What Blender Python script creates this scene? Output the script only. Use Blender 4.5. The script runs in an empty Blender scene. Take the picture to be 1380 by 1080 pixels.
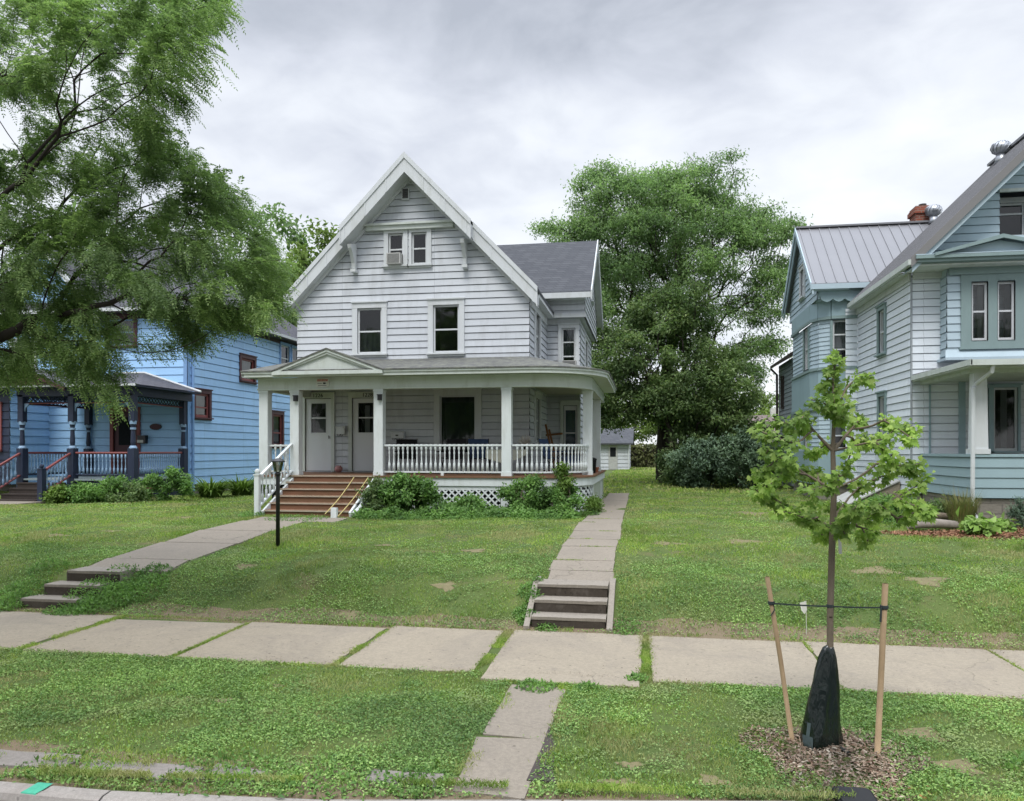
import bpy, math, random
import numpy as np
from mathutils import Vector, Matrix
R = math.radians
random.seed(7); rng = np.random.default_rng(7)
S = bpy.context.scene
COL = S.collection

# ---------------------------------------------------------------- camera
YAW = 9.73; FPX = 1050.0; HC = 2.5
cam = bpy.data.cameras.new('camera'); co = bpy.data.objects.new('camera', cam); COL.objects.link(co)
co.location = (0, 0, HC); co.rotation_euler = (R(90), 0, R(YAW))
cam.sensor_width = 36; cam.lens = FPX / 1380 * 36; cam.shift_y = 68 / 1380
cam.clip_start = .05; cam.clip_end = 2000
S.camera = co
# ---------------------------------------------------------------- sky and sun
SUN_EL, SUN_AZ = 56, 184           # azimuth the light comes from, clockwise from +Y: behind the camera
w = bpy.data.worlds.new("World"); S.world = w; w.use_nodes = True
nt = w.node_tree; N = nt.nodes; L = nt.links; N.clear()
out = N.new('ShaderNodeOutputWorld'); bg = N.new('ShaderNodeBackground'); bg.inputs[1].default_value = .1
L.new(bg.outputs[0], out.inputs[0])
sky = N.new('ShaderNodeTexSky'); sky.sky_type = 'NISHITA'; sky.sun_disc = False
sky.sun_elevation = R(SUN_EL); sky.sun_rotation = R(SUN_AZ)
tc = N.new('ShaderNodeTexCoord'); sep = N.new('ShaderNodeSeparateXYZ'); L.new(tc.outputs['Generated'], sep.inputs[0])
def wm(op, a, b=None, clamp=False):
    n = N.new('ShaderNodeMath'); n.operation = op; n.use_clamp = clamp
    for i, v in enumerate((a, b)):
        if v is None: continue
        if isinstance(v, (int, float)): n.inputs[i].default_value = v
        else: L.new(v, n.inputs[i])
    return n.outputs[0]
zc = wm('MAXIMUM', sep.outputs[2], 0.0)
den = wm('ADD', zc, .34)
cx = wm('DIVIDE', sep.outputs[0], den); cy = wm('DIVIDE', sep.outputs[1], den)
cmb = N.new('ShaderNodeCombineXYZ'); L.new(cx, cmb.inputs[0]); L.new(cy, cmb.inputs[1])
def wnoise(scale, det, dist, off):
    mp = N.new('ShaderNodeMapping'); mp.inputs['Location'].default_value = off; mp.inputs['Scale'].default_value = (1, 1.15, 1)
    L.new(cmb.outputs[0], mp.inputs[0])
    n = N.new('ShaderNodeTexNoise'); n.inputs['Scale'].default_value = scale; n.inputs['Detail'].default_value = det
    n.inputs['Roughness'].default_value = .52; n.inputs['Distortion'].default_value = dist
    L.new(mp.outputs[0], n.inputs[0]); return n.outputs[0]
n1 = wnoise(1.6, 6, .3, (3.1, 1.7, 0)); n2 = wnoise(5.5, 8, .35, (8.3, 4.2, 0))
mixn = wm('ADD', wm('MULTIPLY', n1, .62), wm('MULTIPLY', n2, .38))
low = N.new('ShaderNodeMapRange'); low.inputs[1].default_value = .02; low.inputs[2].default_value = .30
low.inputs[3].default_value = .10; low.inputs[4].default_value = .02; L.new(zc, low.inputs[0])
band = N.new('ShaderNodeMapRange'); band.inputs[1].default_value = .40; band.inputs[2].default_value = .50
band.inputs[3].default_value = .0; band.inputs[4].default_value = -.16; L.new(zc, band.inputs[0])
mixn = wm('ADD', wm('ADD', mixn, low.outputs[0]), band.outputs[0])
cr = N.new('ShaderNodeValToRGB'); L.new(mixn, cr.inputs[0])
e = cr.color_ramp.elements
e[0].position = .30; e[0].color = (2.75, 2.95, 3.35, 1)
e[1].position = .66; e[1].color = (5.55, 5.7, 5.9, 1)
m_ = e.new(.44); m_.color = (4.0, 4.2, 4.65, 1)
m_ = e.new(.54); m_.color = (4.85, 5.05, 5.4, 1)
# the overcast is brighter overhead and behind the camera than ahead
up = N.new('ShaderNodeMapRange'); up.inputs[1].default_value = .55; up.inputs[2].default_value = 1.0
up.inputs[3].default_value = 1.0; up.inputs[4].default_value = 5.8; L.new(zc, up.inputs[0])
mul = N.new('ShaderNodeVectorMath'); mul.operation = 'SCALE'; L.new(cr.outputs[0], mul.inputs[0]); L.new(up.outputs[0], mul.inputs['Scale'])
mx = N.new('ShaderNodeMix'); mx.data_type = 'RGBA'; mx.inputs[0].default_value = .93
L.new(sky.outputs[0], mx.inputs[6]); L.new(mul.outputs[0], mx.inputs[7]); L.new(mx.outputs[2], bg.inputs[0])
sl = bpy.data.lights.new('sun', 'SUN'); sl.energy = 1.1; sl.angle = R(22); sl.color = (1, .965, .91)
so = bpy.data.objects.new('sun', sl); COL.objects.link(so)
d = Vector((math.sin(R(SUN_AZ)) * math.cos(R(SUN_EL)), math.cos(R(SUN_AZ)) * math.cos(R(SUN_EL)), math.sin(R(SUN_EL))))
so.rotation_euler = d.to_track_quat('Z', 'Y').to_euler(); so.location = (0, -20, 40)
S.view_settings.view_transform = 'Standard'; S.view_settings.look = 'None'; S.view_settings.gamma = 1
S.view_settings.exposure = 0.93
S.render.engine = 'CYCLES'
try:
    S.cycles.max_bounces = 6; S.cycles.transparent_max_bounces = 8; S.cycles.diffuse_bounces = 4
    S.cycles.glossy_bounces = 2; S.cycles.caustics_reflective = False; S.cycles.caustics_refractive = False
except Exception: pass

# pixel of the photograph -> point of the place (for reading positions off the photo)
_a = R(YAW)
def _ray(px, py):
    u = (px - 690) / FPX; v = (608 - py) / FPX
    return (-math.sin(_a) + u * math.cos(_a), math.cos(_a) + u * math.sin(_a), v)
def atY(px, py, y):
    r = _ray(px, py); t = y / r[1]; return Vector((t * r[0], y, HC + t * r[2]))
def atZ(px, py, z):
    r = _ray(px, py); t = (z - HC) / r[2]; return Vector((t * r[0], t * r[1], z))

# ---------------------------------------------------------------- materials
class NT:
    def __init__(s, name):
        s.m = bpy.data.materials.new(name); s.m.use_nodes = True
        s.t = s.m.node_tree; s.n = s.t.nodes; s.l = s.t.links
        s.b = s.n['Principled BSDF']; s.out = s.n['Material Output']
    def new(s, k, **kw):
        n = s.n.new(k)
        for a, v in kw.items(): setattr(n, a, v)
        return n
    def link(s, a, b): s.l.new(a, b)
    def coord(s, scale=(1, 1, 1)):
        g = s.new('ShaderNodeNewGeometry'); mp = s.new('ShaderNodeMapping'); mp.inputs['Scale'].default_value = scale
        s.link(g.outputs['Position'], mp.inputs[0]); return mp.outputs[0]
    def noise(s, scale, det=4, rough=.55, vec=None, dist=0):
        n = s.new('ShaderNodeTexNoise'); n.inputs['Scale'].default_value = scale; n.inputs['Detail'].default_value = det
        n.inputs['Roughness'].default_value = rough; n.inputs['Distortion'].default_value = dist
        s.link(vec if vec is not None else s.coord(), n.inputs['Vector']); return n.outputs[0]
    def ramp(s, fac, stops):
        r = s.new('ShaderNodeValToRGB'); s.link(fac, r.inputs[0]); e = r.color_ramp.elements
        while len(e) < len(stops): e.new(.5)
        for i, (p, c) in enumerate(stops):
            e[i].position = p; e[i].color = (c[0], c[1], c[2], 1) if not isinstance(c, (int, float)) else (c, c, c, 1)
        return r.outputs[0]
    def mix(s, fac, a, b, mode='MIX'):
        n = s.new('ShaderNodeMix', data_type='RGBA', blend_type=mode)
        for i, v in ((0, fac), (6, a), (7, b)):
            if isinstance(v, (int, float)): n.inputs[i].default_value = v
            elif isinstance(v, tuple): n.inputs[i].default_value = (v[0], v[1], v[2], 1)
            else: s.link(v, n.inputs[i])
        return n.outputs[2]
    def bump(s, h, strength=.3, dist=.01):
        b = s.new('ShaderNodeBump'); b.inputs['Strength'].default_value = strength; b.inputs['Distance'].default_value = dist
        s.link(h, b.inputs['Height']); s.link(b.outputs[0], s.b.inputs['Normal'])
    def col(s, c):
        if isinstance(c, tuple): s.b.inputs['Base Color'].default_value = (*c, 1)
        else: s.link(c, s.b.inputs['Base Color'])
    def set(s, rough=.6, spec=.3, metal=0):
        s.b.inputs['Roughness'].default_value = rough; s.b.inputs['Specular IOR Level'].default_value = spec
        s.b.inputs['Metallic'].default_value = metal; return s.m

def paint(name, c, dirt=(.25, .24, .2), amt=.35, scale=1.3, rough=.55, spec=.3, streak=True, bump=.15, boards=None):
    m = NT(name)
    v = m.coord((1, 1, .25 if streak else 1))
    n = m.noise(scale * 2.2, 7, .65, v)
    f = m.ramp(n, [(.48, 0.0), (.78, 1.0)])
    n2 = m.noise(scale * .35, 3, .5)
    c2 = tuple(x * .9 for x in c)
    base = m.mix(n2, tuple(min(1, x * 1.04) for x in c), c2)
    k = m.new('ShaderNodeMath', operation='MULTIPLY'); m.link(f, k.inputs[0]); k.inputs[1].default_value = amt
    cc = m.mix(k.outputs[0], base, dirt)
    if boards:
        g = m.new('ShaderNodeNewGeometry'); sp = m.new('ShaderNodeSeparateXYZ'); m.link(g.outputs['Position'], sp.inputs[0])
        a = m.new('ShaderNodeMath', operation='ADD'); m.link(sp.outputs[0], a.inputs[0]); m.link(sp.outputs[1], a.inputs[1])
        z = m.new('ShaderNodeMath', operation='SUBTRACT'); m.link(sp.outputs[2], z.inputs[0]); z.inputs[1].default_value = boards[1]
        c_ = m.new('ShaderNodeCombineXYZ'); m.link(a.outputs[0], c_.inputs[0]); m.link(z.outputs[0], c_.inputs[1])
        b = m.new('ShaderNodeTexBrick'); m.link(c_.outputs[0], b.inputs['Vector']); b.inputs['Scale'].default_value = 1; b.offset = .37; b.offset_frequency = 1
        b.inputs['Brick Width'].default_value = 2.7; b.inputs['Row Height'].default_value = boards[0]; b.inputs['Mortar Size'].default_value = .0035
        b.inputs['Color1'].default_value = (1.05, 1.05, 1.05, 1); b.inputs['Color2'].default_value = (.90, .905, .91, 1); b.inputs['Mortar'].default_value = (.5, .5, .5, 1)
        cc = m.mix(1.0, cc, b.outputs[0], 'MULTIPLY')
    m.col(cc)
    m.bump(m.noise(60, 3), bump, .003)
    return m.set(rough, spec)

def plain(name, c, rough=.6, spec=.3, metal=0, var=.25, scale=8):
    m = NT(name)
    n = m.noise(scale, 5, .6)
    m.col(m.mix(n, tuple(x * (1 + var) for x in c), tuple(x * (1 - var) for x in c)))
    m.bump(m.noise(scale * 8, 3), .15, .002)
    return m.set(rough, spec, metal)

M = {}
M['white_siding'] = paint('white_siding', (.565, .59, .62), (.24, .245, .23), .4, 1.2, boards=(.19, 1.0))
M['white_trim'] = paint('white_trim', (.60, .625, .635), (.33, .33, .27), .42, 1.8)
M['porch_trim'] = paint('porch_trim', (.56, .60, .565), (.30, .32, .24), .5, 2.0)
M['white_rail'] = paint('white_rail', (.64, .68, .68), (.30, .30, .24), .4, 3.0)
M['blue_siding'] = paint('blue_siding', (.37, .61, .90), (.25, .38, .5), .3, 1.0, boards=(.265, 1.35))
M['blue_trim'] = paint('blue_trim', (.22, .38, .64), (.15, .2, .3), .25, 1.0)
M['navy'] = paint('navy_paint', (.022, .030, .058), (.08, .09, .10), .25, 2.0, .45)
M['red_trim'] = paint('red_trim', (.24, .075, .07), (.10, .03, .03), .35, 2.0, .5)
M['maroon'] = paint('maroon_trim', (.075, .028, .035), (.04, .03, .03), .3, 2.0, .5)
M['pale_blue'] = paint('pale_blue_baluster', (.25, .37, .52), (.15, .2, .26), .3, 3.0)
M['mint_siding'] = paint('mint_siding', (.44, .545, .60), (.26, .33, .36), .3, 1.0)
M['mint_deep'] = paint('mint_trim', (.235, .315, .31), (.13, .18, .17), .35, 1.5)
M['mint_panel'] = paint('mint_panel', (.30, .41, .44), (.2, .27, .28), .3, 1.0)
M['lilac_siding'] = paint('lilac_siding', (.74, .79, .83), (.40, .43, .46), .25, 1.0, boards=(.182, 1.5))
M['shaded_siding'] = paint('shaded_siding', (.235, .275, .29), (.14, .16, .16), .4, 1.0)  # shade on the rear wall put into the colour as a darker grey
M['tan_paint'] = paint('tan_paint', (.42, .43, .36), (.25, .25, .2), .3, 1.0)
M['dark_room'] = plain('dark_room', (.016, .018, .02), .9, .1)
M['dark_metal'] = plain('black_metal', (.012, .012, .014), .4, .5)
M['galv'] = plain('galvanised_metal', (.42, .44, .47), .35, .5, .7, .15)
M['brick'] = None
M['ac'] = plain('ac_plastic', (.42, .42, .40), .5, .3)
M['ac_dark'] = plain('ac_grille', (.10, .10, .10), .6, .3)
M['brown_dark'] = plain('dark_brown_trim', (.045, .035, .03), .6, .3)
M['rope'] = plain('yellow_rope', (.50, .42, .18), .8, .2)
M['curtain'] = plain('curtain_cloth', (.34, .34, .33), .9, .1, 0, .3, 5)
M['curtain_dim'] = plain('dim_curtain_cloth', (.12, .13, .135), .9, .1, 0, .4, 5)
M['curtain_blue'] = plain('blue_shade_cloth', (.14, .21, .28), .9, .1, 0, .2, 5)
M['green_film'] = plain('dark_green_screen', (.012, .028, .02), .5, .3, 0, .4, 3)
M['door_white'] = paint('door_white', (.66, .68, .70), (.4, .4, .36), .2, 1.5, .4)
M['black'] = plain('black_fabric', (.012, .012, .014), .7, .2)
M['blue_cloth'] = plain('blue_cloth', (.05, .08, .16), .8, .2)
M['pink'] = plain('pink_ceramic', (.42, .20, .19), .4, .4)
M['red_ink'] = plain('red_ink', (.42, .06, .05), .6, .2)
M['sign_white'] = plain('sign_white', (.55, .55, .50), .5, .3)
M['number_black'] = plain('number_black', (.02, .02, .02), .5, .3)
M['stake_wood'] = plain('stake_wood', (.33, .235, .14), .75, .2, 0, .25, 14)
M['old_board'] = plain('old_board', (.24, .12, .055), .8, .2, 0, .35, 9)
M['log'] = plain('weathered_log', (.26, .23, .20), .9, .1, 0, .45, 12)
M['green_paint'] = plain('green_paint_mark', (.07, .33, .22), .8, .1, 0, .3, 30)

def glass(name, tint, refl=.10):
    m = NT(name); m.n.remove(m.b)
    t = m.new('ShaderNodeBsdfTransparent'); t.inputs[0].default_value = (*tint, 1)
    g = m.new('ShaderNodeBsdfGlossy'); g.inputs[0].default_value = (1, 1, 1, 1); g.inputs[1].default_value = .04
    f = m.new('ShaderNodeFresnel'); f.inputs[0].default_value = 1.5
    k = m.new('ShaderNodeMath', operation='MULTIPLY_ADD'); m.link(f.outputs[0], k.inputs[0]); k.inputs[1].default_value = 1.0; k.inputs[2].default_value = refl - .04
    bm = m.new('ShaderNodeBump'); bm.inputs['Strength'].default_value = .12; bm.inputs['Distance'].default_value = .02
    m.link(m.noise(1.7, 2), bm.inputs['Height']); m.link(bm.outputs[0], g.inputs['Normal'])
    x = m.new('ShaderNodeMixShader'); m.link(k.outputs[0], x.inputs[0]); m.link(t.outputs[0], x.inputs[1]); m.link(g.outputs[0], x.inputs[2])
    m.link(x.outputs[0], m.out.inputs[0]); return m.m
M['glass'] = glass('window_glass', (.75, .8, .8), .05)
M['lamp_glass'] = glass('lamp_glass', (.8, .85, .78), .12)

def shingles(name, c1, c2, moss=None, sc=(1, 1, 1.5), rowh=.14):
    m = NT(name)
    g = m.new('ShaderNodeNewGeometry'); sp = m.new('ShaderNodeSeparateXYZ'); m.link(g.outputs['Position'], sp.inputs[0])
    a = m.new('ShaderNodeMath', operation='ADD'); m.link(sp.outputs[0], a.inputs[0]); m.link(sp.outputs[1], a.inputs[1])
    z = m.new('ShaderNodeMath', operation='MULTIPLY'); m.link(sp.outputs[2], z.inputs[0]); z.inputs[1].default_value = sc[2]
    c = m.new('ShaderNodeCombineXYZ'); m.link(a.outputs[0], c.inputs[0]); m.link(z.outputs[0], c.inputs[1])
    b = m.new('ShaderNodeTexBrick'); m.link(c.outputs[0], b.inputs['Vector']); b.inputs['Scale'].default_value = 1
    b.inputs['Brick Width'].default_value = .32; b.inputs['Row Height'].default_value = rowh; b.inputs['Mortar Size'].default_value = .012
    b.inputs['Color1'].default_value = (*c1, 1); b.inputs['Color2'].default_value = (*c2, 1)
    b.inputs['Mortar'].default_value = (*tuple(x * .45 for x in c1), 1); b.inputs['Bias'].default_value = 0
    n = m.noise(35, 4, .7); base = m.mix(.35, b.outputs[0], m.ramp(n, [(.3, tuple(x * .6 for x in c1)), (.7, tuple(x * 1.35 for x in c2))]))
    base = m.mix(m.ramp(m.noise(.9, 5, .6), [(.35, 0.), (.75, .5)]), base, tuple(x * .72 for x in c1))
    if moss:
        base = m.mix(m.ramp(m.noise(5.5, 9, .78), [(.44, 0.), (.62, .8)]), base, moss)
    m.col(base); m.bump(b.outputs[1], .5, .012); return m.set(.92, .15)
M['shingle_main'] = shingles('grey_shingles', (.11, .115, .125), (.068, .072, .082))
M['shingle_porch'] = shingles('mossy_shingles', (.15, .15, .15), (.075, .077, .075), (.22, .225, .18), (1, 1, 4.5))
M['shingle_blue'] = shingles('slate_grey_shingles', (.12, .12, .135), (.08, .08, .092))
M['shingle_brown'] = shingles('brown_shingles', (.13, .095, .08), (.09, .068, .058))

def brickmat():
    m = NT('red_brick')
    g = m.new('ShaderNodeNewGeometry'); sp = m.new('ShaderNodeSeparateXYZ'); m.link(g.outputs['Position'], sp.inputs[0])
    a = m.new('ShaderNodeMath', operation='ADD'); m.link(sp.outputs[0], a.inputs[0]); m.link(sp.outputs[1], a.inputs[1])
    c = m.new('ShaderNodeCombineXYZ'); m.link(a.outputs[0], c.inputs[0]); m.link(sp.outputs[2], c.inputs[1])
    b = m.new('ShaderNodeTexBrick'); m.link(c.outputs[0], b.inputs['Vector']); b.inputs['Scale'].default_value = 1
    b.inputs['Brick Width'].default_value = .21; b.inputs['Row Height'].default_value = .075; b.inputs['Mortar Size'].default_value = .008
    b.inputs['Color1'].default_value = (.30, .095, .06, 1); b.inputs['Color2'].default_value = (.21, .07, .05, 1); b.inputs['Mortar'].default_value = (.28, .24, .2, 1)
    m.col(b.outputs[0]); m.bump(b.outputs[1], .4, .01); return m.set(.9, .1)
M['brick'] = brickmat()
def stonemat():
    m = NT('foundation_stone')
    g = m.new('ShaderNodeNewGeometry'); sp = m.new('ShaderNodeSeparateXYZ'); m.link(g.outputs['Position'], sp.inputs[0])
    a = m.new('ShaderNodeMath', operation='ADD'); m.link(sp.outputs[0], a.inputs[0]); m.link(sp.outputs[1], a.inputs[1])
    c = m.new('ShaderNodeCombineXYZ'); m.link(a.outputs[0], c.inputs[0]); m.link(sp.outputs[2], c.inputs[1])
    b = m.new('ShaderNodeTexBrick'); m.link(c.outputs[0], b.inputs['Vector']); b.inputs['Scale'].default_value = 1
    b.inputs['Brick Width'].default_value = .42; b.inputs['Row Height'].default_value = .21; b.inputs['Mortar Size'].default_value = .014
    b.inputs['Color1'].default_value = (.33, .31, .27, 1); b.inputs['Color2'].default_value = (.24, .22, .19, 1); b.inputs['Mortar'].default_value = (.14, .13, .12, 1)
    n = m.noise(9, 6, .7); m.col(m.mix(n, b.outputs[0], (.22, .20, .165)))
    bb = m.new('ShaderNodeMath', operation='ADD'); m.link(b.outputs[1], bb.inputs[0]); m.link(n, bb.inputs[1]); m.bump(bb.outputs[0], .7, .03); return m.set(.95, .1)
M['stone'] = stonemat()

def concrete(name, c, warm=1.0, dark=(.17, .15, .13)):
    m = NT(name)
    n = m.noise(1.1, 6, .6); s = m.noise(90, 3, .8); st = m.noise(4.5, 8, .7)
    base = m.mix(n, tuple(x * 1.08 for x in c), tuple(x * .78 for x in c))
    base = m.mix(m.ramp(m.noise(28, 4, .75), [(.38, .65), (.6, 0.)]), base, tuple(x * .62 for x in c))
    base = m.mix(m.ramp(s, [(.35, .5), (.68, 0.)]), base, tuple(x * .62 for x in c))
    base = m.mix(m.ramp(m.noise(140, 2, .9, dist=.3), [(.58, 0.), (.72, .6)]), base, tuple(min(1, x * 1.35) for x in c))
    base = m.mix(m.ramp(st, [(.55, 0.), (.75, .55)]), base, dark)
    base = m.mix(m.ramp(m.noise(.45, 7, .72, dist=1.2), [(.50, 0.), (.62, .30), (.66, .05)]), base, dark)
    base = m.mix(m.ramp(m.noise(13, 2, .5), [(.70, 0.), (.73, .8)]), base, tuple(x * .4 for x in c))
    vo = m.new('ShaderNodeTexVoronoi', feature='DISTANCE_TO_EDGE'); vo.inputs['Scale'].default_value = .55; vv = m.new('ShaderNodeVectorMath', operation='ADD')
    wn = m.new('ShaderNodeTexNoise'); wn.inputs['Scale'].default_value = 5; wn.inputs['Detail'].default_value = 6; m.link(m.coord(), wn.inputs['Vector'])
    sc_ = m.new('ShaderNodeVectorMath', operation='SCALE'); m.link(wn.outputs['Color'], sc_.inputs[0]); sc_.inputs['Scale'].default_value = .22
    m.link(m.coord(), vv.inputs[0]); m.link(sc_.outputs[0], vv.inputs[1]); m.link(vv.outputs[0], vo.inputs['Vector'])
    ck = m.mix(1.0, m.ramp(vo.outputs['Distance'], [(.0, .6), (.005, 0.)]), m.ramp(m.noise(.6, 2), [(.52, 0.), (.58, 1.)]), 'MULTIPLY'); base = m.mix(ck, base, tuple(x * .35 for x in c))
    m.col(base); m.bump(s, .35, .004); return m.set(.93, .15)
M['concrete'] = concrete('sidewalk_concrete', (.36, .312, .24))
M['concrete_old'] = concrete('old_walk_concrete', (.30, .262, .212))
M['concrete_step'] = concrete('step_concrete', (.32, .285, .24))
M['step_riser'] = concrete('dark_step_riser', (.075, .062, .05))  # riser faces, much darker than the treads
M['kerb'] = concrete('kerb_concrete', (.36, .33, .30))
M['asphalt'] = plain('asphalt', (.055, .055, .058), .9, .2, 0, .3, 40)

def redwood():
    m = NT('red_brown_deck_wood')
    n = m.noise(3, 6, .6, m.coord((.6, 3, 3))); 
    base = m.mix(n, (.235, .12, .07), (.145, .078, .05))
    base = m.mix(m.ramp(m.noise(2.3, 8, .7, m.coord((.6, 1, 2))), [(.45, 0.), (.68, .7)]), base, (.11, .085, .045))
    m.col(base); m.bump(m.noise(25, 4, .6, m.coord((.1, 1, 1))), .3, .004); return m.set(.8, .2)
M['deck'] = redwood()
M['tread_edge'] = plain('worn_tread_edge', (.36, .31, .24), .85, .2, 0, .35, 6)

def metalroof():
    m = NT('grey_metal_roof'); n = m.noise(.8, 4)
    m.col(m.mix(n, (.225, .225, .235), (.185, .188, .20))); return m.set(.45, .4, .25)
M['metal_roof'] = metalroof()
M['metal_edge'] = plain('metal_roof_edge', (.20, .195, .19), .5, .4, .2, .1, 2)

def soil():
    m = NT('lawn_soil')
    n = m.noise(1.3, 6, .65); f = m.noise(22, 5, .75); g = m.noise(.35, 4, .6)
    gr = m.mix(f, (.10, .145, .045), (.05, .075, .025))
    tan = m.mix(f, (.20, .155, .095), (.12, .09, .055))
    base = m.mix(m.ramp(n, [(.56, 0.), (.70, .8)]), gr, tan)
    base = m.mix(m.ramp(g, [(.3, 0.), (.7, .35)]), base, (.15, .18, .05))
    ge = m.new('ShaderNodeNewGeometry'); sp = m.new('ShaderNodeSeparateXYZ'); m.link(ge.outputs['Position'], sp.inputs[0])
    for c0, wd in ((9.97, .08), (5.2, .12)):          # worn earth along the paving
        a_ = m.new('ShaderNodeMath', operation='SUBTRACT'); m.link(sp.outputs[1], a_.inputs[0]); a_.inputs[1].default_value = c0
        b_ = m.new('ShaderNodeMath', operation='ABSOLUTE'); m.link(a_.outputs[0], b_.inputs[0])
        c_ = m.new('ShaderNodeMath', operation='MULTIPLY_ADD'); m.link(n, c_.inputs[0]); c_.inputs[1].default_value = -.5; m.link(b_.outputs[0], c_.inputs[2])
        base = m.mix(m.ramp(c_.outputs[0], [(max(0, wd - .22), .9), (wd - .08, 0.)]), base, (.19, .145, .10))
    m.col(base); m.bump(f, .6, .03); return m.set(.95, .1)
M['soil'] = soil()

def leafmat(name, cols, trans=.35, patch=.5, dry=None, rough=.55, spec=.25, pdet=3, hue=None):
    """random per leaf, plus patches of position noise; some light passes through"""
    m = NT(name)
    g = m.new('ShaderNodeNewGeometry')
    r = m.ramp(g.outputs['Random Per Island'], [(i / (len(cols) - 1), c) for i, c in enumerate(cols)])
    n = m.noise(patch, pdet, .6)
    lo = m.mix(1.0, r, (.62, .66, .62), 'MULTIPLY'); hi = m.mix(1.0, r, (1.22, 1.2, 1.05), 'MULTIPLY')
    c = m.mix(m.ramp(n, [(.36, 0.), (.64, 1.)]), lo, hi)
    if dry: c = m.mix(m.ramp(m.noise(dry[1], 5, .65), [(dry[2], 0.), (dry[2] + .16, dry[3])]), c, dry[0])
    m.col(c); m.set(rough, spec)
    t = m.new('ShaderNodeBsdfTranslucent'); m.link(m.mix(1.0, c, (1.1, 1.22, .8), 'MULTIPLY'), t.inputs[0])
    x = m.new('ShaderNodeMixShader'); x.inputs[0].default_value = trans
    m.link(m.b.outputs[0], x.inputs[1]); m.link(t.outputs[0], x.inputs[2]); m.link(x.outputs[0], m.out.inputs[0]); return m.m
M['blade'] = leafmat('grass_blades', [(.175, .285, .062), (.29, .43, .10), (.23, .36, .08), (.44, .475, .18), (.37, .51, .125)], .42, .9, ((.47, .42, .24), 1.0, .47, .75), .6, .2)
M['weed'] = leafmat('lawn_weed_leaves', [(.085, .165, .05), (.155, .285, .08), (.23, .37, .115), (.34, .49, .17), (.13, .24, .07)], .3, .7, ((.42, .40, .20), .8, .53, .6), .5, .3)
M['locust_near'] = leafmat('near_locust_leaves', [(.15, .235, .10), (.21, .31, .125), (.28, .39, .165), (.17, .26, .115), (.36, .46, .21)], .5, .55)
M['locust_far'] = leafmat('tall_locust_leaves', [(.17, .27, .135), (.22, .33, .16), (.29, .405, .20), (.19, .285, .15)], .5, .4)
M['dense_dark'] = leafmat('dark_tree_leaves', [(.10, .165, .072), (.145, .22, .09), (.185, .26, .105), (.12, .185, .085), (.22, .28, .12)], .42, .7)
M['lilac'] = leafmat('lilac_leaves', [(.09, .145, .095), (.12, .185, .12), (.155, .225, .145)], .2, .8)
M['maple'] = leafmat('young_maple_leaves', [(.18, .29, .065), (.26, .40, .095), (.37, .50, .14), (.14, .24, .055), (.46, .57, .20)], .52, 1.5)
M['bush'] = leafmat('shrub_leaves', [(.10, .20, .055), (.15, .28, .08), (.21, .36, .10), (.11, .22, .075)], .38, 1.6)
M['yellow_tree'] = leafmat('yellow_green_leaves', [(.13, .20, .055), (.18, .26, .07), (.22, .30, .09)], .35, .4)
M['fern'] = leafmat('fern_leaves', [(.10, .17, .035), (.15, .24, .05), (.12, .2, .04)], .3, 1.6)
M['hosta'] = leafmat('hosta_leaves', [(.15, .27, .05), (.23, .36, .09), (.30, .42, .16)], .25, 2)
M['reed'] = leafmat('ornamental_grass_blades', [(.17, .20, .07), (.26, .24, .10), (.14, .2, .06), (.3, .22, .12)], .3, 2)
M['sage'] = leafmat('sage_leaves', [(.10, .16, .12), (.15, .22, .17), (.08, .13, .09)], .2, 2)
M['hedge'] = leafmat('hedge_leaves', [(.10, .12, .05), (.14, .16, .07), (.19, .19, .10)], .25, .6)
def bark(name, a, b):
    m = NT(name); n = m.noise(9, 7, .7, m.coord((1, 1, .3)))
    m.col(m.mix(n, a, b)); m.bump(n, .8, .03); return m.set(.92, .1)
M['bark'] = bark('dark_bark', (.030, .025, .021), (.075, .064, .055))
M['bark_young'] = bark('young_bark', (.11, .085, .06), (.24, .20, .15))
M['mulch'] = leafmat('mulch_chips', [(.10, .065, .05), (.21, .15, .12), (.34, .27, .23), (.15, .085, .065), (.44, .38, .34)], .02, 3, None, .9, .1)
M['mulch_red'] = leafmat('red_mulch_chips', [(.24, .12, .08), (.34, .19, .13), (.18, .09, .06)], .02, 3, None, .9, .1)
M['litter'] = leafmat('dry_leaf_litter', [(.40, .22, .10), (.30, .15, .07), (.46, .33, .16)], .2, 3, None, .8, .1)
def bagmat():
    m = NT('dark_green_plastic'); n = m.noise(6, 5, .6)
    m.col(m.mix(n, (.003, .006, .0055), (.005, .012, .010))); m.bump(m.noise(7, 3, .5, m.coord((1.8, 1.8, .5)), 1.0), .55, .04)
    return m.set(.22, .6)
M['bag'] = bagmat()
M['asphalt_strip'] = plain('dark_patch', (.07, .06, .055), .95, .1, 0, .3, 25)
M['bag_pale'] = plain('pale_plastic_panel', (.06, .085, .09), .4, .5, 0, .3, 10)

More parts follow.
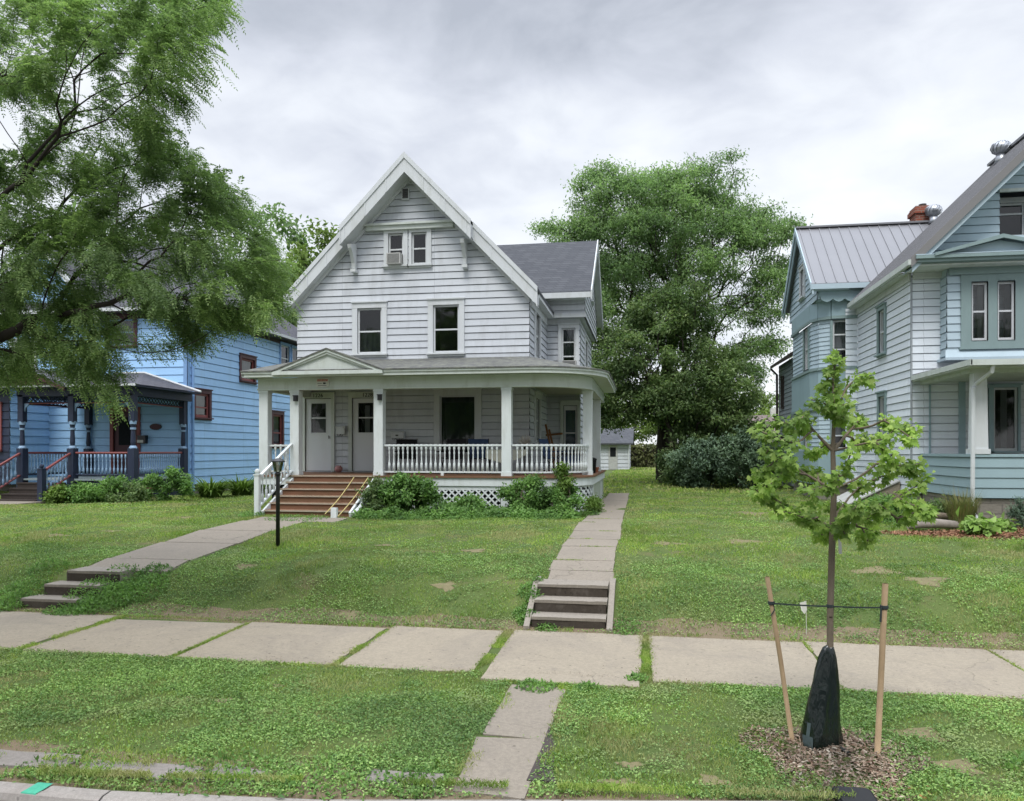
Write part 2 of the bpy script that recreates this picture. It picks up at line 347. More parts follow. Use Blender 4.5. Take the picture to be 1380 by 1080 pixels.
# ---------------------------------------------------------------- object helpers
BASE = {}
def thing(name, label, cat, loc=(0, 0, 0), rotz=0, group=None):
    o = bpy.data.objects.new(name, None); COL.objects.link(o); o.empty_display_size = .2
    o.location = loc; o.rotation_euler = (0, 0, rotz); o['label'] = label; o['category'] = cat
    if group: o['group'] = group
    BASE[o] = Vector(loc); return o
def tag(o, label, cat, group=None, kind=None):
    o['label'] = label
    if cat: o['category'] = cat
    if group: o['group'] = group
    if kind: o['kind'] = kind
    return o
def base_of(p):
    while p is not None:
        if p in BASE: return BASE[p]
        p = p.parent
    return Vector((0, 0, 0))
class MB:
    def __init__(s): s.v = []; s.f = []; s.mi = []; s.cur = 0
    def add(s, vs, fs):
        o = len(s.v); s.v += [tuple(v) for v in vs]
        for f in fs: s.f.append([o + i for i in f]); s.mi.append(s.cur)
    def quad(s, *p): s.add(p, [list(range(len(p)))])
    def box(s, x0, x1, y0, y1, z0, z1, mat=None):
        if x0 > x1: x0, x1 = x1, x0
        if y0 > y1: y0, y1 = y1, y0
        v = [Vector((x, y, z)) for x in (x0, x1) for y in (y0, y1) for z in (z0, z1)]
        if mat: v = [mat @ p for p in v]
        s.add(v, [(0, 1, 3, 2), (4, 6, 7, 5), (0, 4, 5, 1), (2, 3, 7, 6), (0, 2, 6, 4), (1, 5, 7, 3)])
    def prism(s, pts, vec):       # closed polygon (3-D points) extruded along vec
        n = len(pts); p = [Vector(q) for q in pts]; v = Vector(vec)
        s.add(p + [q + v for q in p], [list(range(n))[::-1], list(range(n, 2 * n))] + [(i, (i + 1) % n, n + (i + 1) % n, n + i) for i in range(n)])
    def tube(s, path, rad, n=8, cap=True):
        P = [Vector(p) for p in path]
        if isinstance(rad, (int, float)): rad = [rad] * len(P)
        rings = []; up = Vector((0, 0, 1))
        for i, p in enumerate(P):
            d = (P[min(i + 1, len(P) - 1)] - P[max(i - 1, 0)]).normalized()
            a = d.cross(up)
            if a.length < .1: a = d.cross(Vector((1, 0, 0)))
            a.normalize(); b = d.cross(a)
            rings.append([p + (a * math.cos(2 * math.pi * k / n) + b * math.sin(2 * math.pi * k / n)) * rad[i] for k in range(n)])
        vs = [q for r in rings for q in r]; fs = []
        for i in range(len(P) - 1):
            for k in range(n): fs.append((i * n + k, i * n + (k + 1) % n, (i + 1) * n + (k + 1) % n, (i + 1) * n + k))
        if cap: fs += [list(range(n)), list(range((len(P) - 1) * n, len(P) * n))[::-1]]
        s.add(vs, fs)
    def lathe(s, prof, c=(0, 0, 0), n=12):
        vs = [(c[0] + r * math.cos(2 * math.pi * k / n), c[1] + r * math.sin(2 * math.pi * k / n), c[2] + z) for r, z in prof for k in range(n)]
        fs = [(i * n + k, i * n + (k + 1) % n, (i + 1) * n + (k + 1) % n, (i + 1) * n + k) for i in range(len(prof) - 1) for k in range(n)]
        s.add(vs, fs + [list(range(n))[::-1], list(range((len(prof) - 1) * n, len(prof) * n))])
    def build(s, name, mat, parent=None, smooth=False, local=False):
        me = bpy.data.meshes.new(name)
        b = Vector((0, 0, 0)) if local else base_of(parent)
        me.from_pydata([tuple(Vector(v) - b) for v in s.v], [], s.f)
        for m in (mat if isinstance(mat, (list, tuple)) else [mat]): me.materials.append(m)
        me.polygons.foreach_set('material_index', s.mi)
        if smooth: me.polygons.foreach_set('use_smooth', [True] * len(s.f))
        me.update()
        o = bpy.data.objects.new(name, me); COL.objects.link(o); o.parent = parent; return o
def npmesh(name, V, mat, parent=None, off=None, smooth=False):
    """V: (N,k,3) separate polygons"""
    V = np.asarray(V, dtype=np.float64); n, k, _ = V.shape
    b = base_of(parent); V = V - np.array(b)
    me = bpy.data.meshes.new(name)
    me.vertices.add(n * k); me.vertices.foreach_set('co', V.reshape(-1).astype(np.float32))
    me.loops.add(n * k); me.loops.foreach_set('vertex_index', np.arange(n * k, dtype=np.int32))
    me.polygons.add(n); me.polygons.foreach_set('loop_start', np.arange(0, n * k, k, dtype=np.int32))
    me.polygons.foreach_set('loop_total', np.full(n, k, dtype=np.int32))
    me.materials.append(mat); me.update(calc_edges=True); me.validate()
    o = bpy.data.objects.new(name, me); COL.objects.link(o); o.parent = parent; return o
def npwelded(name, verts, faces, mat, parent=None, smooth=True):
    verts = np.asarray(verts) - np.array(base_of(parent)); faces = np.asarray(faces, dtype=np.int32); n, k = faces.shape
    me = bpy.data.meshes.new(name)
    me.vertices.add(len(verts)); me.vertices.foreach_set('co', verts.reshape(-1).astype(np.float32))
    me.loops.add(n * k); me.loops.foreach_set('vertex_index', faces.reshape(-1))
    me.polygons.add(n); me.polygons.foreach_set('loop_start', np.arange(0, n * k, k, dtype=np.int32))
    me.polygons.foreach_set('loop_total', np.full(n, k, dtype=np.int32))
    me.materials.append(mat); me.update(calc_edges=True)
    if smooth: me.polygons.foreach_set('use_smooth', [True] * n)
    o = bpy.data.objects.new(name, me); COL.objects.link(o); o.parent = parent; return o
def struct(o): o['kind'] = 'structure'; return o

class Fr:                                     # a wall plane: u runs along it, d out of it
    def __init__(s, o, u, n): s.o = Vector((o[0], o[1], 0)); s.u = Vector((u[0], u[1], 0)).normalized(); s.n = Vector((n[0], n[1], 0)).normalized()
    def p(s, u, z, d=0): return s.o + s.u * u + s.n * d + Vector((0, 0, z))
    def box(s, mb, u0, u1, z0, z1, d0, d1):
        v = [s.p(u, z, d) for u in (u0, u1) for d in (d0, d1) for z in (z0, z1)]
        mb.add(v, [(0, 1, 3, 2), (4, 6, 7, 5), (0, 4, 5, 1), (2, 3, 7, 6), (0, 2, 6, 4), (1, 5, 7, 3)])
    def prism(s, mb, pts, d0, d1):
        mb.prism([s.p(u, z, d0) for u, z in pts], s.n * (d1 - d0))

def siding(mb, F, poly, holes=(), course=.19, g=.016, lap=.02, gd=.03, zstart=None, room=True):
    """lapped boards over a convex polygon (u,z), each course a tilted face with a groove under it; holes get dark rooms"""
    zs_ = [p[1] for p in poly]; z0, z1 = min(zs_), max(zs_)
    def span(z):
        xs = []
        for i in range(len(poly)):
            (ua, za), (ub, zb) = poly[i], poly[(i + 1) % len(poly)]
            if abs(za - zb) < 1e-9:
                if abs(z - za) < 1e-6: xs += [ua, ub]
                continue
            t = (z - za) / (zb - za)
            if -1e-6 <= t <= 1 + 1e-6: xs.append(ua + t * (ub - ua))
        return (min(xs), max(xs)) if xs else None
    s0 = z0 if zstart is None else zstart
    k = 0
    while s0 + k * course < z1 - 1e-6:
        a = s0 + k * course; b = a + course; k += 1
        wob = random.uniform(-.002, .002)
        brk = {max(a, z0), min(b, z1)}
        for z in [a + g] + zs_ + [h[2] for h in holes] + [h[3] for h in holes]:
            if a < z < b and z0 < z < z1: brk.add(z)
        brk = sorted(brk)
        for za, zb in zip(brk, brk[1:]):
            if zb - za < 1e-5: continue
            e = 1e-6
            sa, sb = span(za + e), span(zb - e)
            if not sa or not sb: continue
            ing = zb <= a + g + 1e-6
            da = -gd if ing else lap * (1 - (za - a) / course) + wob; db = -gd if ing else lap * (1 - (zb - a) / course) + wob
            segs = []; la, lb = sa[0], sb[0]
            for h in sorted(holes):
                if h[2] <= za + 1e-6 and zb <= h[3] + 1e-6: segs.append((la, h[0], lb, h[0])); la = lb = h[1]
            segs.append((la, sa[1], lb, sb[1]))
            for (a0, a1, b0, b1) in segs:
                if a1 - a0 < 1e-4 and b1 - b0 < 1e-4: continue
                mb.quad(F.p(a0, za, da), F.p(a1, za, da), F.p(b1, zb, db), F.p(b0, zb, db))
                if ing:
                    mb.quad(F.p(a0, za, -gd), F.p(a1, za, -gd), F.p(a1, za, .0), F.p(a0, za, .0))
                    mb.quad(F.p(b0, zb, -gd), F.p(b1, zb, -gd), F.p(b1, zb, lap), F.p(b0, zb, lap))
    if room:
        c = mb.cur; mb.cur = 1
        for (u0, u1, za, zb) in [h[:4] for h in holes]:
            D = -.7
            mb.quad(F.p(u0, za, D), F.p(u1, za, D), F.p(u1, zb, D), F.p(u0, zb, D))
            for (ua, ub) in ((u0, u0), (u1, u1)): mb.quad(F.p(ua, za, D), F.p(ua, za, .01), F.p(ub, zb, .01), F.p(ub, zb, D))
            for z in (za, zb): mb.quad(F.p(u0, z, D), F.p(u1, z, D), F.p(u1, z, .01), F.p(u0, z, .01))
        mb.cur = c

def window(F, parent, u0, u1, z0, z1, casing=.11, mt=None, ms=None, curtain=None, rails=(.5,), name='window', sill=True, cas=(1, 1, 1, 1), ct=(0, 1, 0, 1), sash_w=.05, head=.0):
    """opening u0..u1, z0..z1; casing round it > sash, pane, sill, curtain"""
    mt = mt or M['white_trim']; ms = ms or M['white_trim']
    mb = MB(); c = casing; p = .055
    F.box(mb, u0 - c * cas[0], u0, z0, z1, .0, p); F.box(mb, u1, u1 + c * cas[1], z0, z1, .0, p)
    F.box(mb, u0 - c * cas[0], u1 + c * cas[1], z1, z1 + c * cas[2] + head, .0, p + .004)
    if head or cas[2]: F.box(mb, u0 - c * cas[0] - .02, u1 + c * cas[1] + .02, z1 + c * cas[2] + head, z1 + c * cas[2] + head + .035, .0, p + .04)
    F.box(mb, u0 - c * cas[0], u1 + c * cas[1], z0 - c * .7 * cas[3], z0, .0, p + .002)
    w = mb.build(name, mt, parent)
    sb = MB(); s = sash_w
    F.box(sb, u0, u0 + s, z0, z1, -.06, -.01); F.box(sb, u1 - s, u1, z0, z1, -.06, -.01)
    F.box(sb, u0 + s, u1 - s, z0, z0 + s * 1.2, -.06, -.012); F.box(sb, u0 + s, u1 - s, z1 - s, z1, -.06, -.012)
    for r in rails:
        zr = z0 + (z1 - z0) * r; F.box(sb, u0 + s, u1 - s, zr - .02, zr + .022, -.06, -.008)
    sb.build('sash', ms, w)
    gb = MB(); gb.quad(F.p(u0 + .01, z0 + .01, -.04), F.p(u1 - .01, z0 + .01, -.04), F.p(u1 - .01, z1 - .01, -.04), F.p(u0 + .01, z1 - .01, -.04))
    gb.build('pane', M['glass'], w)
    if sill:
        lb = MB(); F.box(lb, u0 - c * cas[0] - .03, u1 + c * cas[1] + .03, z0 - .045, z0 - .004, .03, .12); lb.build('sill', mt, w)
    if curtain:
        cb = MB(); n = 14; ua = u0 + (u1 - u0) * ct[0]; ub = u0 + (u1 - u0) * ct[1]; za = z0 + (z1 - z0) * ct[2]; zb = z0 + (z1 - z0) * ct[3]
        for i in range(n):
            t0, t1 = i / n, (i + 1) / n; d0 = -.14 + .02 * math.sin(i * 2.1); d1 = -.14 + .02 * math.sin((i + 1) * 2.1)
            cb.quad(F.p(ua + (ub - ua) * t0, za, d0), F.p(ua + (ub - ua) * t1, za, d1), F.p(ua + (ub - ua) * t1, zb, d1), F.p(ua + (ub - ua) * t0, zb, d0))
        cb.build('curtain', curtain, w)
    return w

def slab(mb, pts, th):                       # a roof sheet: top polygon, thickness straight down
    mb.prism(pts, (0, 0, -th))

def text_mesh(name, body, size, loc, rot, mat, parent, extr=.004):
    cu = bpy.data.curves.new(name, 'FONT'); cu.body = body; cu.size = size; cu.extrude = extr; cu.align_x = 'CENTER'; cu.align_y = 'CENTER'; cu.resolution_u = 3
    t = bpy.data.objects.new('tmp', cu); COL.objects.link(t)
    me = bpy.data.meshes.new_from_object(t.evaluated_get(bpy.context.evaluated_depsgraph_get()))
    bpy.data.objects.remove(t); me.materials.clear(); me.materials.append(mat)
    o = bpy.data.objects.new(name, me); COL.objects.link(o); o.parent = parent
    o.location = Vector(loc) - base_of(parent); o.rotation_euler = rot; return o

def baluster_mesh(h, r, mat, name='baluster', square=.5):
    mb = MB(); s = r * 1.0
    mb.lathe([(s, 0), (s, h * .30), (s * .55, h * .33), (s * .8, h * .36), (s * .5, h * .40), (s * .5, h * .62), (s * .75, h * .68), (s * .5, h * .72), (s * .6, h * .78), (s, h * .82), (s, h)], n=8)
    me = bpy.data.meshes.new(name); me.from_pydata(mb.v, [], mb.f); me.materials.append(mat)
    me.polygons.foreach_set('use_smooth', [True] * len(mb.f)); return me
def put(me, name, parent, loc, rot=(0, 0, 0)):
    o = bpy.data.objects.new(name, me); COL.objects.link(o); o.parent = parent
    o.location = Vector(loc) - base_of(parent); o.rotation_euler = rot; return o
# ================================================================ GROUND
def kerb_y(x): return np.interp(np.asarray(x, dtype=float), [-30, -10, -4.56, -3.29, -2.59, -1.6, -.58, .15, 1.08, 4, 30], [4.5, 4.72, 4.88, 4.86, 4.92, 5.04, 5.24, 5.38, 5.50, 5.8, 6.6])
_gy = [9.86, 10.15, 10.9, 11.5, 13, 16, 30, 60, 200, 1200]; _gv = [.19, .26, .60, .72, .86, 1.0, 1.08, 1.2, 1.5, 1.5]
def gz(x, y):
    x = np.asarray(x, dtype=float); y = np.asarray(y, dtype=float)
    base = np.interp(y, _gy, _gv)
    ky = kerb_y(x)
    park = .145 + .045 * np.clip((y - ky) / 2.5, 0, 1)
    z = np.where(y > 9.86, base, park)
    z = z + np.where(y > 10, .02, .008) * (np.sin(x * 1.3 + y * .7) + np.sin(x * .53 - y * 1.9 + 1.3)) * np.clip((60 - y) / 30, 0, 1)
    z = np.where((y > 7.88) & (y < 9.86), .187, z)
    z = np.where((x > 5.0) & (y > 10), z - 0.0, z)
    return np.where(y < ky - .02, -.06, z)
def gz1(x, y): return float(gz(x, y))

def build_ground():
    xs = np.concatenate([[-900, -400, -200, -100, -60, -40, -30], np.arange(-26, 14, .2), [14, 16, 20, 25, 35, 50, 80, 150, 400, 900]])
    ys = np.concatenate([[-60, -20, -5, 0, 3, 4], np.arange(4.4, 12, .1), np.arange(12, 30, .4), np.arange(30, 64, 2), [70, 90, 130, 200, 400, 1200]])
    X, Y = np.meshgrid(xs, ys); Z = gz(X, Y)
    V = np.stack([X, Y, Z], -1).reshape(-1, 3); nx = len(xs); ny = len(ys)
    i, j = np.meshgrid(np.arange(nx - 1), np.arange(ny - 1)); a = (j * nx + i).reshape(-1)
    F = np.stack([a, a + 1, a + nx + 1, a + nx], -1)
    struct(npwelded('ground', V, F, M['soil']))
    mb = MB(); mb.quad((-900, -60, 0), (900, -60, 0), (900, 4.35, 0), (-900, 4.35, 0))
    xs = np.arange(-30, 30.1, 1.0)
    for a, b in zip(xs, xs[1:]):
        mb.quad((a, 4.35, 0), (b, 4.35, 0), (b, float(kerb_y(b)) - .14, 0), (a, float(kerb_y(a)) - .14, 0))
    struct(mb.build('road', M['asphalt']))
    mb = MB()
    prof = [(-.16, -.05), (-.155, .09), (-.135, .132), (-.10, .148), (-.02, .152), (0, .145), (.0, -.05)]
    joints = np.arange(-30, 30.1, 1.55)
    for a, b in zip(joints, joints[1:]):
        a2, b2 = a + .008, b - .008
        v = [(x, float(kerb_y(x)) + p[0], p[1] + dz) for x, dz in ((a2, random.uniform(-.004, .004)), (b2, random.uniform(-.004, .004))) for p in prof]
        n = len(prof); mb.add(v, [(i, i + 1, n + i + 1, n + i) for i in range(n - 1)] + [tuple(range(n)), tuple(range(n, 2 * n))])
    struct(mb.build('kerb', M['kerb']))
    # painted mark on the kerb
    mb = MB(); x0, x1 = -4.26, -4.14
    pr = [(-.157, .0), (-.158, .09), (-.137, .136), (-.10, .153), (-.02, .157), (0, .150)]
    v = [(x + (.03 if i > 2 else 0), float(kerb_y(x)) + p[0], p[1] + .003) for x in (x0, x1) for i, p in enumerate(pr)]
    n = len(pr); mb.add(v, [(i, i + 1, n + i + 1, n + i) for i in range(n - 1)])
    struct(mb.build('kerb_paint', M['green_paint']))
build_ground()

SLABS = []          # footprints kept clear of grass: (x0,x1,y0,y1)
def slab_box(mb, x0, x1, y0, y1, zf, th=.1, tilt=.006, jag=.015, top=0.0):
    c = []
    for (x, y) in ((x0, y0), (x1, y0), (x1, y1), (x0, y1)):
        c.append(Vector((x + random.uniform(-jag, jag), y + random.uniform(-jag, jag), zf(x, y) + top + random.uniform(-tilt, tilt))))
    # slightly broken outline, several points per side
    pts = []
    for i in range(4):
        a, b = c[i], c[(i + 1) % 4]; n = max(2, int((b - a).length / .25))
        for k in range(n):
            q = a.lerp(b, k / n)
            if k: q += Vector((random.uniform(-.5, .5) * jag, random.uniform(-.5, .5) * jag, 0))
            pts.append(q)
    mb.prism([p for p in pts][::-1], (0, 0, -th)); SLABS.append((x0, x1, y0, y1))
mb = MB()
J = [-24.9, -23, -21.1, -19.2, -17.3, -15.4, -13.4, -11.4, -9.35, -7.18, -5.22, -3.30, -1.72, -.0, 1.88, 3.9, 5.9, 7.9, 9.9, 11.9, 13.9]
gap = {-9.35: .06, -7.18: .10, -5.22: .055, -3.30: .08, -1.72: .11, -.0: .10, 1.88: .02, 3.9: .015}
for a, b in zip(J, J[1:]):
    ga = gap.get(a, .05) / 2; gb = gap.get(b, .05) / 2
    dy = {-9.35: -.05, -7.18: -.25, -5.22: -.15, -3.30: -.02}.get(a, 0)
    wide = .0 if a != -1.72 else -.22
    y1 = 9.86 + dy + (-.06 if a < -9.4 else 0)
    slab_box(mb, a + ga, b - gb, 7.92 + wide, y1, lambda x, y: .2, .08, .006, .02)
# far stretches run on as one strip each
slab_box(mb, -200, -24.95, 7.92, 9.86, lambda x, y: .2, .08, .001, .0); slab_box(mb, 13.95, 200, 7.92, 9.86, lambda x, y: .2, .08, .001, .0)
struct(mb.build('sidewalk', M['concrete']))
# path over the parkway strip
mb = MB()
slab_box(mb, -1.30, -.78, 6.21, 7.60, lambda x, y: gz1(x, y) + .012, .06, .004, .028)
slab_box(mb, -1.33, -.80, 5.2, 6.20, lambda x, y: gz1(x, y) + .012, .06, .004, .028)
struct(mb.build('parkway_path', M['concrete_old']))
mb = MB(); mb.prism([(-.80, 6.5, .19), (-.70, 6.1, .185), (-.66, 5.6, .18), (-.62, 5.45, .175), (-.83, 5.45, .175), (-.80, 6.0, .185)][::-1], (0, 0, -.05)); struct(mb.build('path_patch', M['asphalt_strip']))
# row of old edging stones behind the kerb
mb = MB()
for (a, b) in [(-6.9, -6.1), (-6.05, -5.1), (-5.02, -4.2), (-4.12, -3.2), (-3.15, -2.72), (-1.95, -1.42), (-8, -7), (-9, -8.05)]:
    ky = float(kerb_y((a + b) / 2)); slab_box(mb, a, b, ky + .20, ky + .42, lambda x, y: gz1(x, y) + .018, .06, .008, .03)
struct(mb.build('edging_stones', concrete('edging_stone', (.27, .245, .22))))
# right-hand walk beside the porch
mb = MB(); y = 10.95; ends = [10.95, 11.5, 12.05, 12.95, 13.95, 15.0, 16.1, 17.4, 18.9, 20.6, 22.4, 24.4, 26.6]
for k, (a, b) in enumerate(zip(ends, ends[1:])):
    x0 = -1.40 + .012 * (a - 11) + random.uniform(-.02, .02); x1 = -.45 - .006 * (a - 11) + random.uniform(-.02, .02)
    slab_box(mb, x0, x1, a + .006, b - .006, lambda x, y: gz1(-.9, y) + .022, .08, .004, .012)
struct(mb.build('side_path', M['concrete_old']))
mb = MB(); ends = [10.9, 11.5, 12.9, 14.1, 15.6]
for k, (a, b) in enumerate(zip(ends, ends[1:])):
    slab_box(mb, -8.72 + .045 * k, -7.25 + .038 * k, a + .01, b - .01, lambda x, y: gz1(-8, y) + .03, .08, .003, .012)
slab_box(mb, -8.5, -6.5, 15.62, 16.35, lambda x, y: gz1(-8, y) + .012, .08, .004, .03)
slab_box(mb, -21, -17.0, 18.6, 19.9, lambda x, y: gz1(-19, y) + .02, .08, .004, .03)
struct(mb.build('front_path', M['concrete_old']))
SLABS.append((-60, -17.2, 18.6, 20.0))

def lawn_steps(name, label, x0, x1, y0, wall, skew=0.0):
    T = thing(name, label, 'steps', ((x0 + x1) / 2, y0, .2), 0, 'concrete steps up the lawn bank')
    for k in range(3):
        mb = MB(); z1 = .2 + .16 * (k + 1); ya = y0 + .30 * k; yb = ya + (.32 if k < 2 else .42); s = skew * k
        e = [random.uniform(-.01, .01) for _ in range(4)]
        z0 = z1 - .30
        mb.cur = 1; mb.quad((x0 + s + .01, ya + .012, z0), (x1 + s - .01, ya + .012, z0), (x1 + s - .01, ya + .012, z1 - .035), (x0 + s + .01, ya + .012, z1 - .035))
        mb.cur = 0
        n = 9; fr = [Vector((x0 + s + (x1 - x0) * i / n, ya + random.uniform(-.008, .008), z1 + random.uniform(-.004, .003))) for i in range(n + 1)]
        for p, q in zip(fr, fr[1:]):
            mb.quad(p, q, (q.x, yb, z1), (p.x, yb, z1)); mb.quad(p, q, (q.x, q.y + .004, z1 - .04), (p.x, p.y + .004, z1 - .04))
            mb.quad((p.x, p.y + .004, z1 - .04), (q.x, q.y + .004, z1 - .04), (q.x, ya + .014, z1 - .04), (p.x, ya + .014, z1 - .04))
        for xx in (x0 + s, x1 + s): mb.quad((xx, ya, z0), (xx, yb, z0), (xx, yb, z1), (xx, ya, z1))
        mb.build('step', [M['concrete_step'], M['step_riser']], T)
    SLABS.append((x0 + .02, x1 + skew * 2, y0 - .05, y0 + 1.0))
    for side in wall:
        mb = MB(); xx = x1 + .012 if side > 0 else x0 - .09
        pts = [(xx, y0 - .08, .12), (xx, y0 - .08, .25), (xx, y0 + .85, .685), (xx, y0 + 1.12, .70), (xx, y0 + 1.12, .3)]
        mb.prism(pts, (.075, 0, 0)); mb.build('side_kerb', M['concrete_step'], T)
        SLABS.append((xx, xx + .11, y0 - .1, y0 + 1.12))
    return T
lawn_steps('lawn_steps', 'clean concrete steps with low side kerbs leading up to the walk beside the porch', -1.46, -.50, 9.98, (1, -1))
lawn_steps('lawn_steps', 'weedy concrete steps in the lawn bank at the left, below the lamp post walk', -8.95, -8.05, 9.95, (), .13)

# ================================================================ WHITE HOUSE
HX0, HX1, HY, HB = -9.85, -3.12, 21.0, 31.0
CXm = -6.485; RZ = 10.62; SLP = 1.03
def roofz(x): return RZ - SLP * abs(x - CXm)
W = thing('white_house', 'white two storey clapboard house with steep front gable and wraparound porch', 'house', (CXm, HY, 1.0))
fF = Fr((0, HY), (1, 0), (0, -1))                 # front wall: u = x
fR = Fr((HX1, 0), (0, 1), (1, 0))                 # right side wall: u = y
fL = Fr((HX0, 0), (0, 1), (-1, 0))
WY = 24.8
fW = Fr((0, WY), (1, 0), (0, -1))                 # wing, front face
winF = [(-8.03, -7.31, 5.24, 6.53), (-5.82, -5.08, 5.22, 6.55)]
attic = [(-7.12, -6.68, 7.70, 8.60), (-6.44, -6.00, 7.70, 8.60)]
doors = [(-9.60, -8.81, 1.92, 4.00), (-8.19, -7.40, 1.92, 4.00)]
bigw = [(-5.63, -4.62, 2.42, 4.03)]
mb = MB()
T = .12
poly = [(HX0, 1.0), (HX1, 1.0), (HX1, roofz(HX1) - T), (CXm, RZ - T), (HX0, roofz(HX0) - T)]
siding(mb, fF, poly, [h for h in winF + attic + doors + bigw], .19, .016, .022, .035)
side_h = [(22.0, 22.9, 5.15, 6.55), (22.0, 22.9, 2.75, 4.02)]
siding(mb, fR, [(HY, 1.0), (WY, 1.0), (WY, 6.95), (HY, 6.95)], side_h, .19, .016, .022, .035)
siding(mb, fL, [(HY, 1.0), (HB, 1.0), (HB, 6.95), (HY, 6.95)], [], .19, .016, .022, .035)
mb.quad((HX0, HB, 1), (HX1, HB, 1), (HX1, HB, 7.0), (HX0, HB, 7.0))
mb.quad((HX0, HB, 7.0), (HX1, HB, 7.0), (CXm, HB, 10.5))
mb.build('wall', [M['white_siding'], M['dark_room']], W)
# wing walls
mb = MB(); WX = -2.06; GX = -1.88; GY = 24.45
fWS = Fr((WX, 0), (0, 1), (1, 0)); fGS = Fr((GX, 0), (0, 1), (1, 0)); fGF = Fr((0, GY), (1, 0), (0, -1))
wdoor = (-2.58, -2.14, 1.92, 3.95); wwin = (-2.64, -2.20, 5.05, 6.42)
siding(mb, fW, [(HX1, 1.0), (WX, 1.0), (WX, 6.72), (HX1, 6.72)], [wdoor, wwin], .19, .016, .022, .035)
siding(mb, fWS, [(WY, 1.0), (30.0, 1.0), (30.0, 6.72), (WY, 6.72)], [(26.6, 27.6, 5.0, 6.3)], .19, .016, .022, .035)
siding(mb, fGF, [(-3.3, 6.72), (GX, 6.72), (GX, 7.42), (-3.3, 7.42)], [], .19, .016, .022, .035)
wr = lambda y: 9.80 - .735 * abs(y - 27.3)
siding(mb, fGS, [(GY, 6.72), (30.15, 6.72), (30.15, wr(30.15) - .1), (27.3, wr(27.3) - .1), (GY, wr(GY) - .1)], [(27.0, 27.6, 7.7, 8.6)], .19, .016, .022, .035)
mb.quad((-3.3, GY, 6.72), (GX, GY, 6.72), (GX, 30.15, 6.72), (-3.3, 30.15, 6.72))
mb.quad((WX, 30, 1), (HX1, 30, 1), (HX1, 30, 7), (WX, 30, 7))
mb.build('wing_wall', [M['white_siding'], M['dark_room']], W)
# roofs
EX = 3.64; HDX = 1.86
mb = MB(); th = .10
for s in (-1, 1):
    xe = CXm + s * EX; xh = CXm + s * HDX
    # hood part reaches further forward than the lower slope
    for (xa, xb, ya) in ((CXm, xh, 20.42), (xh, xe, 20.68)):
        slab(mb, [(xa, ya, roofz(xa)), (xb, ya, roofz(xb)), (xb, HB + .3, roofz(xb)), (xa, HB + .3, roofz(xa))], th)
mb.build('roof', M['shingle_main'], W)
mb = MB()
slab(mb, [(-6.0, 27.3, 9.84), (-1.66, 27.3, 9.84), (-1.66, 24.02, wr(24.02) + .04), (-6.0, 24.02, wr(24.02) + .04)], .09)
slab(mb, [(-6.0, 27.3, 9.84), (-1.66, 27.3, 9.84), (-1.66, 30.55, wr(30.55) + .04), (-6.0, 30.55, wr(30.55) + .04)], .09)
mb.build('wing_roof', M['shingle_main'], W)
# rake boards, soffits, frieze of the front gable
mb = MB()
def rake(mb, x0, x1, y, top, h, th=.05):
    z = roofz
    mb.prism([(x0, y, z(x0) - top), (x1, y, z(x1) - top), (x1, y, z(x1) - top - h), (x0, y, z(x0) - top - h)], (0, th, 0))
for s in (-1, 1):
    xh = CXm + s * HDX; xe = CXm + s * (EX - .01); x0 = CXm
    rake(mb, x0, xh, 20.40, -.03, .16, .03); rake(mb, x0, xh, 20.43, .13, .38, .04)     # hood fascia, two layers
    rake(mb, xh, xe, 20.66, -.03, .15, .03); rake(mb, xh, xe, 20.69, .12, .36, .04)
    for (xa, xb, ya) in ((x0, xh, 20.47), (xh, xe, 20.73)):                               # boxed soffit
        za, zb = roofz(xa) - .48, roofz(xb) - .48
        mb.prism([(xa, ya, za), (xb, ya, zb), (xb, 20.975, zb), (xa, 20.975, za)], (0, 0, .03))
        n = 3 if xa == x0 else 3
        for i in range(1, n + 1):                                                           # battens across the soffit
            t = (i - .15) / (n + .1); xx = xa + (xb - xa) * t; zz = za + (zb - za) * t - .012
            dx = .035 * s
            mb.prism([(xx, ya, zz), (xx + dx, ya, zz - .035 * SLP), (xx + dx, 20.97, zz - .035 * SLP), (xx, 20.97, zz)], (0, 0, .02))
            rake(mb, xx, xx + dx, 20.955 if False else ya - .052, .13, .37, .02)
    # frieze board on the wall under the soffit
    rake(mb, x0, xe - s * .25, 20.93, .47, .12, .05)
    # closed ends
    for (xa, ya, yb) in ((xh, 20.41, 20.72), (xe, 20.67, 20.97)):
        z = roofz(xa); mb.prism([(xa, ya, z - .02), (xa, yb, z - .02), (xa, yb, z - .50), (xa, ya, z - .50)], (-s * .03, 0, 0))
    # side eave: fascia, soffit
    z = roofz(xe)
    y1 = 24.4 if s > 0 else HB
    mb.box(xe - .02 * (s > 0), xe + .02 * (s < 0), 20.74, y1, z - .17, z - .03) if s < 0 else mb.box(xe - .03, xe + .0, 20.74, y1, z - .17, z - .02)
    xa, xb = sorted((xe, CXm + s * 3.40)); mb.box(xa + .005, xb, 20.98, y1, z - .20, z - .172)
    mb.box(*sorted((CXm + s * 3.385, CXm + s * 3.43)), 20.98, y1, z - .42, z - .205)
mb.build('rake_trim', M['white_trim'], W)
mb = MB()
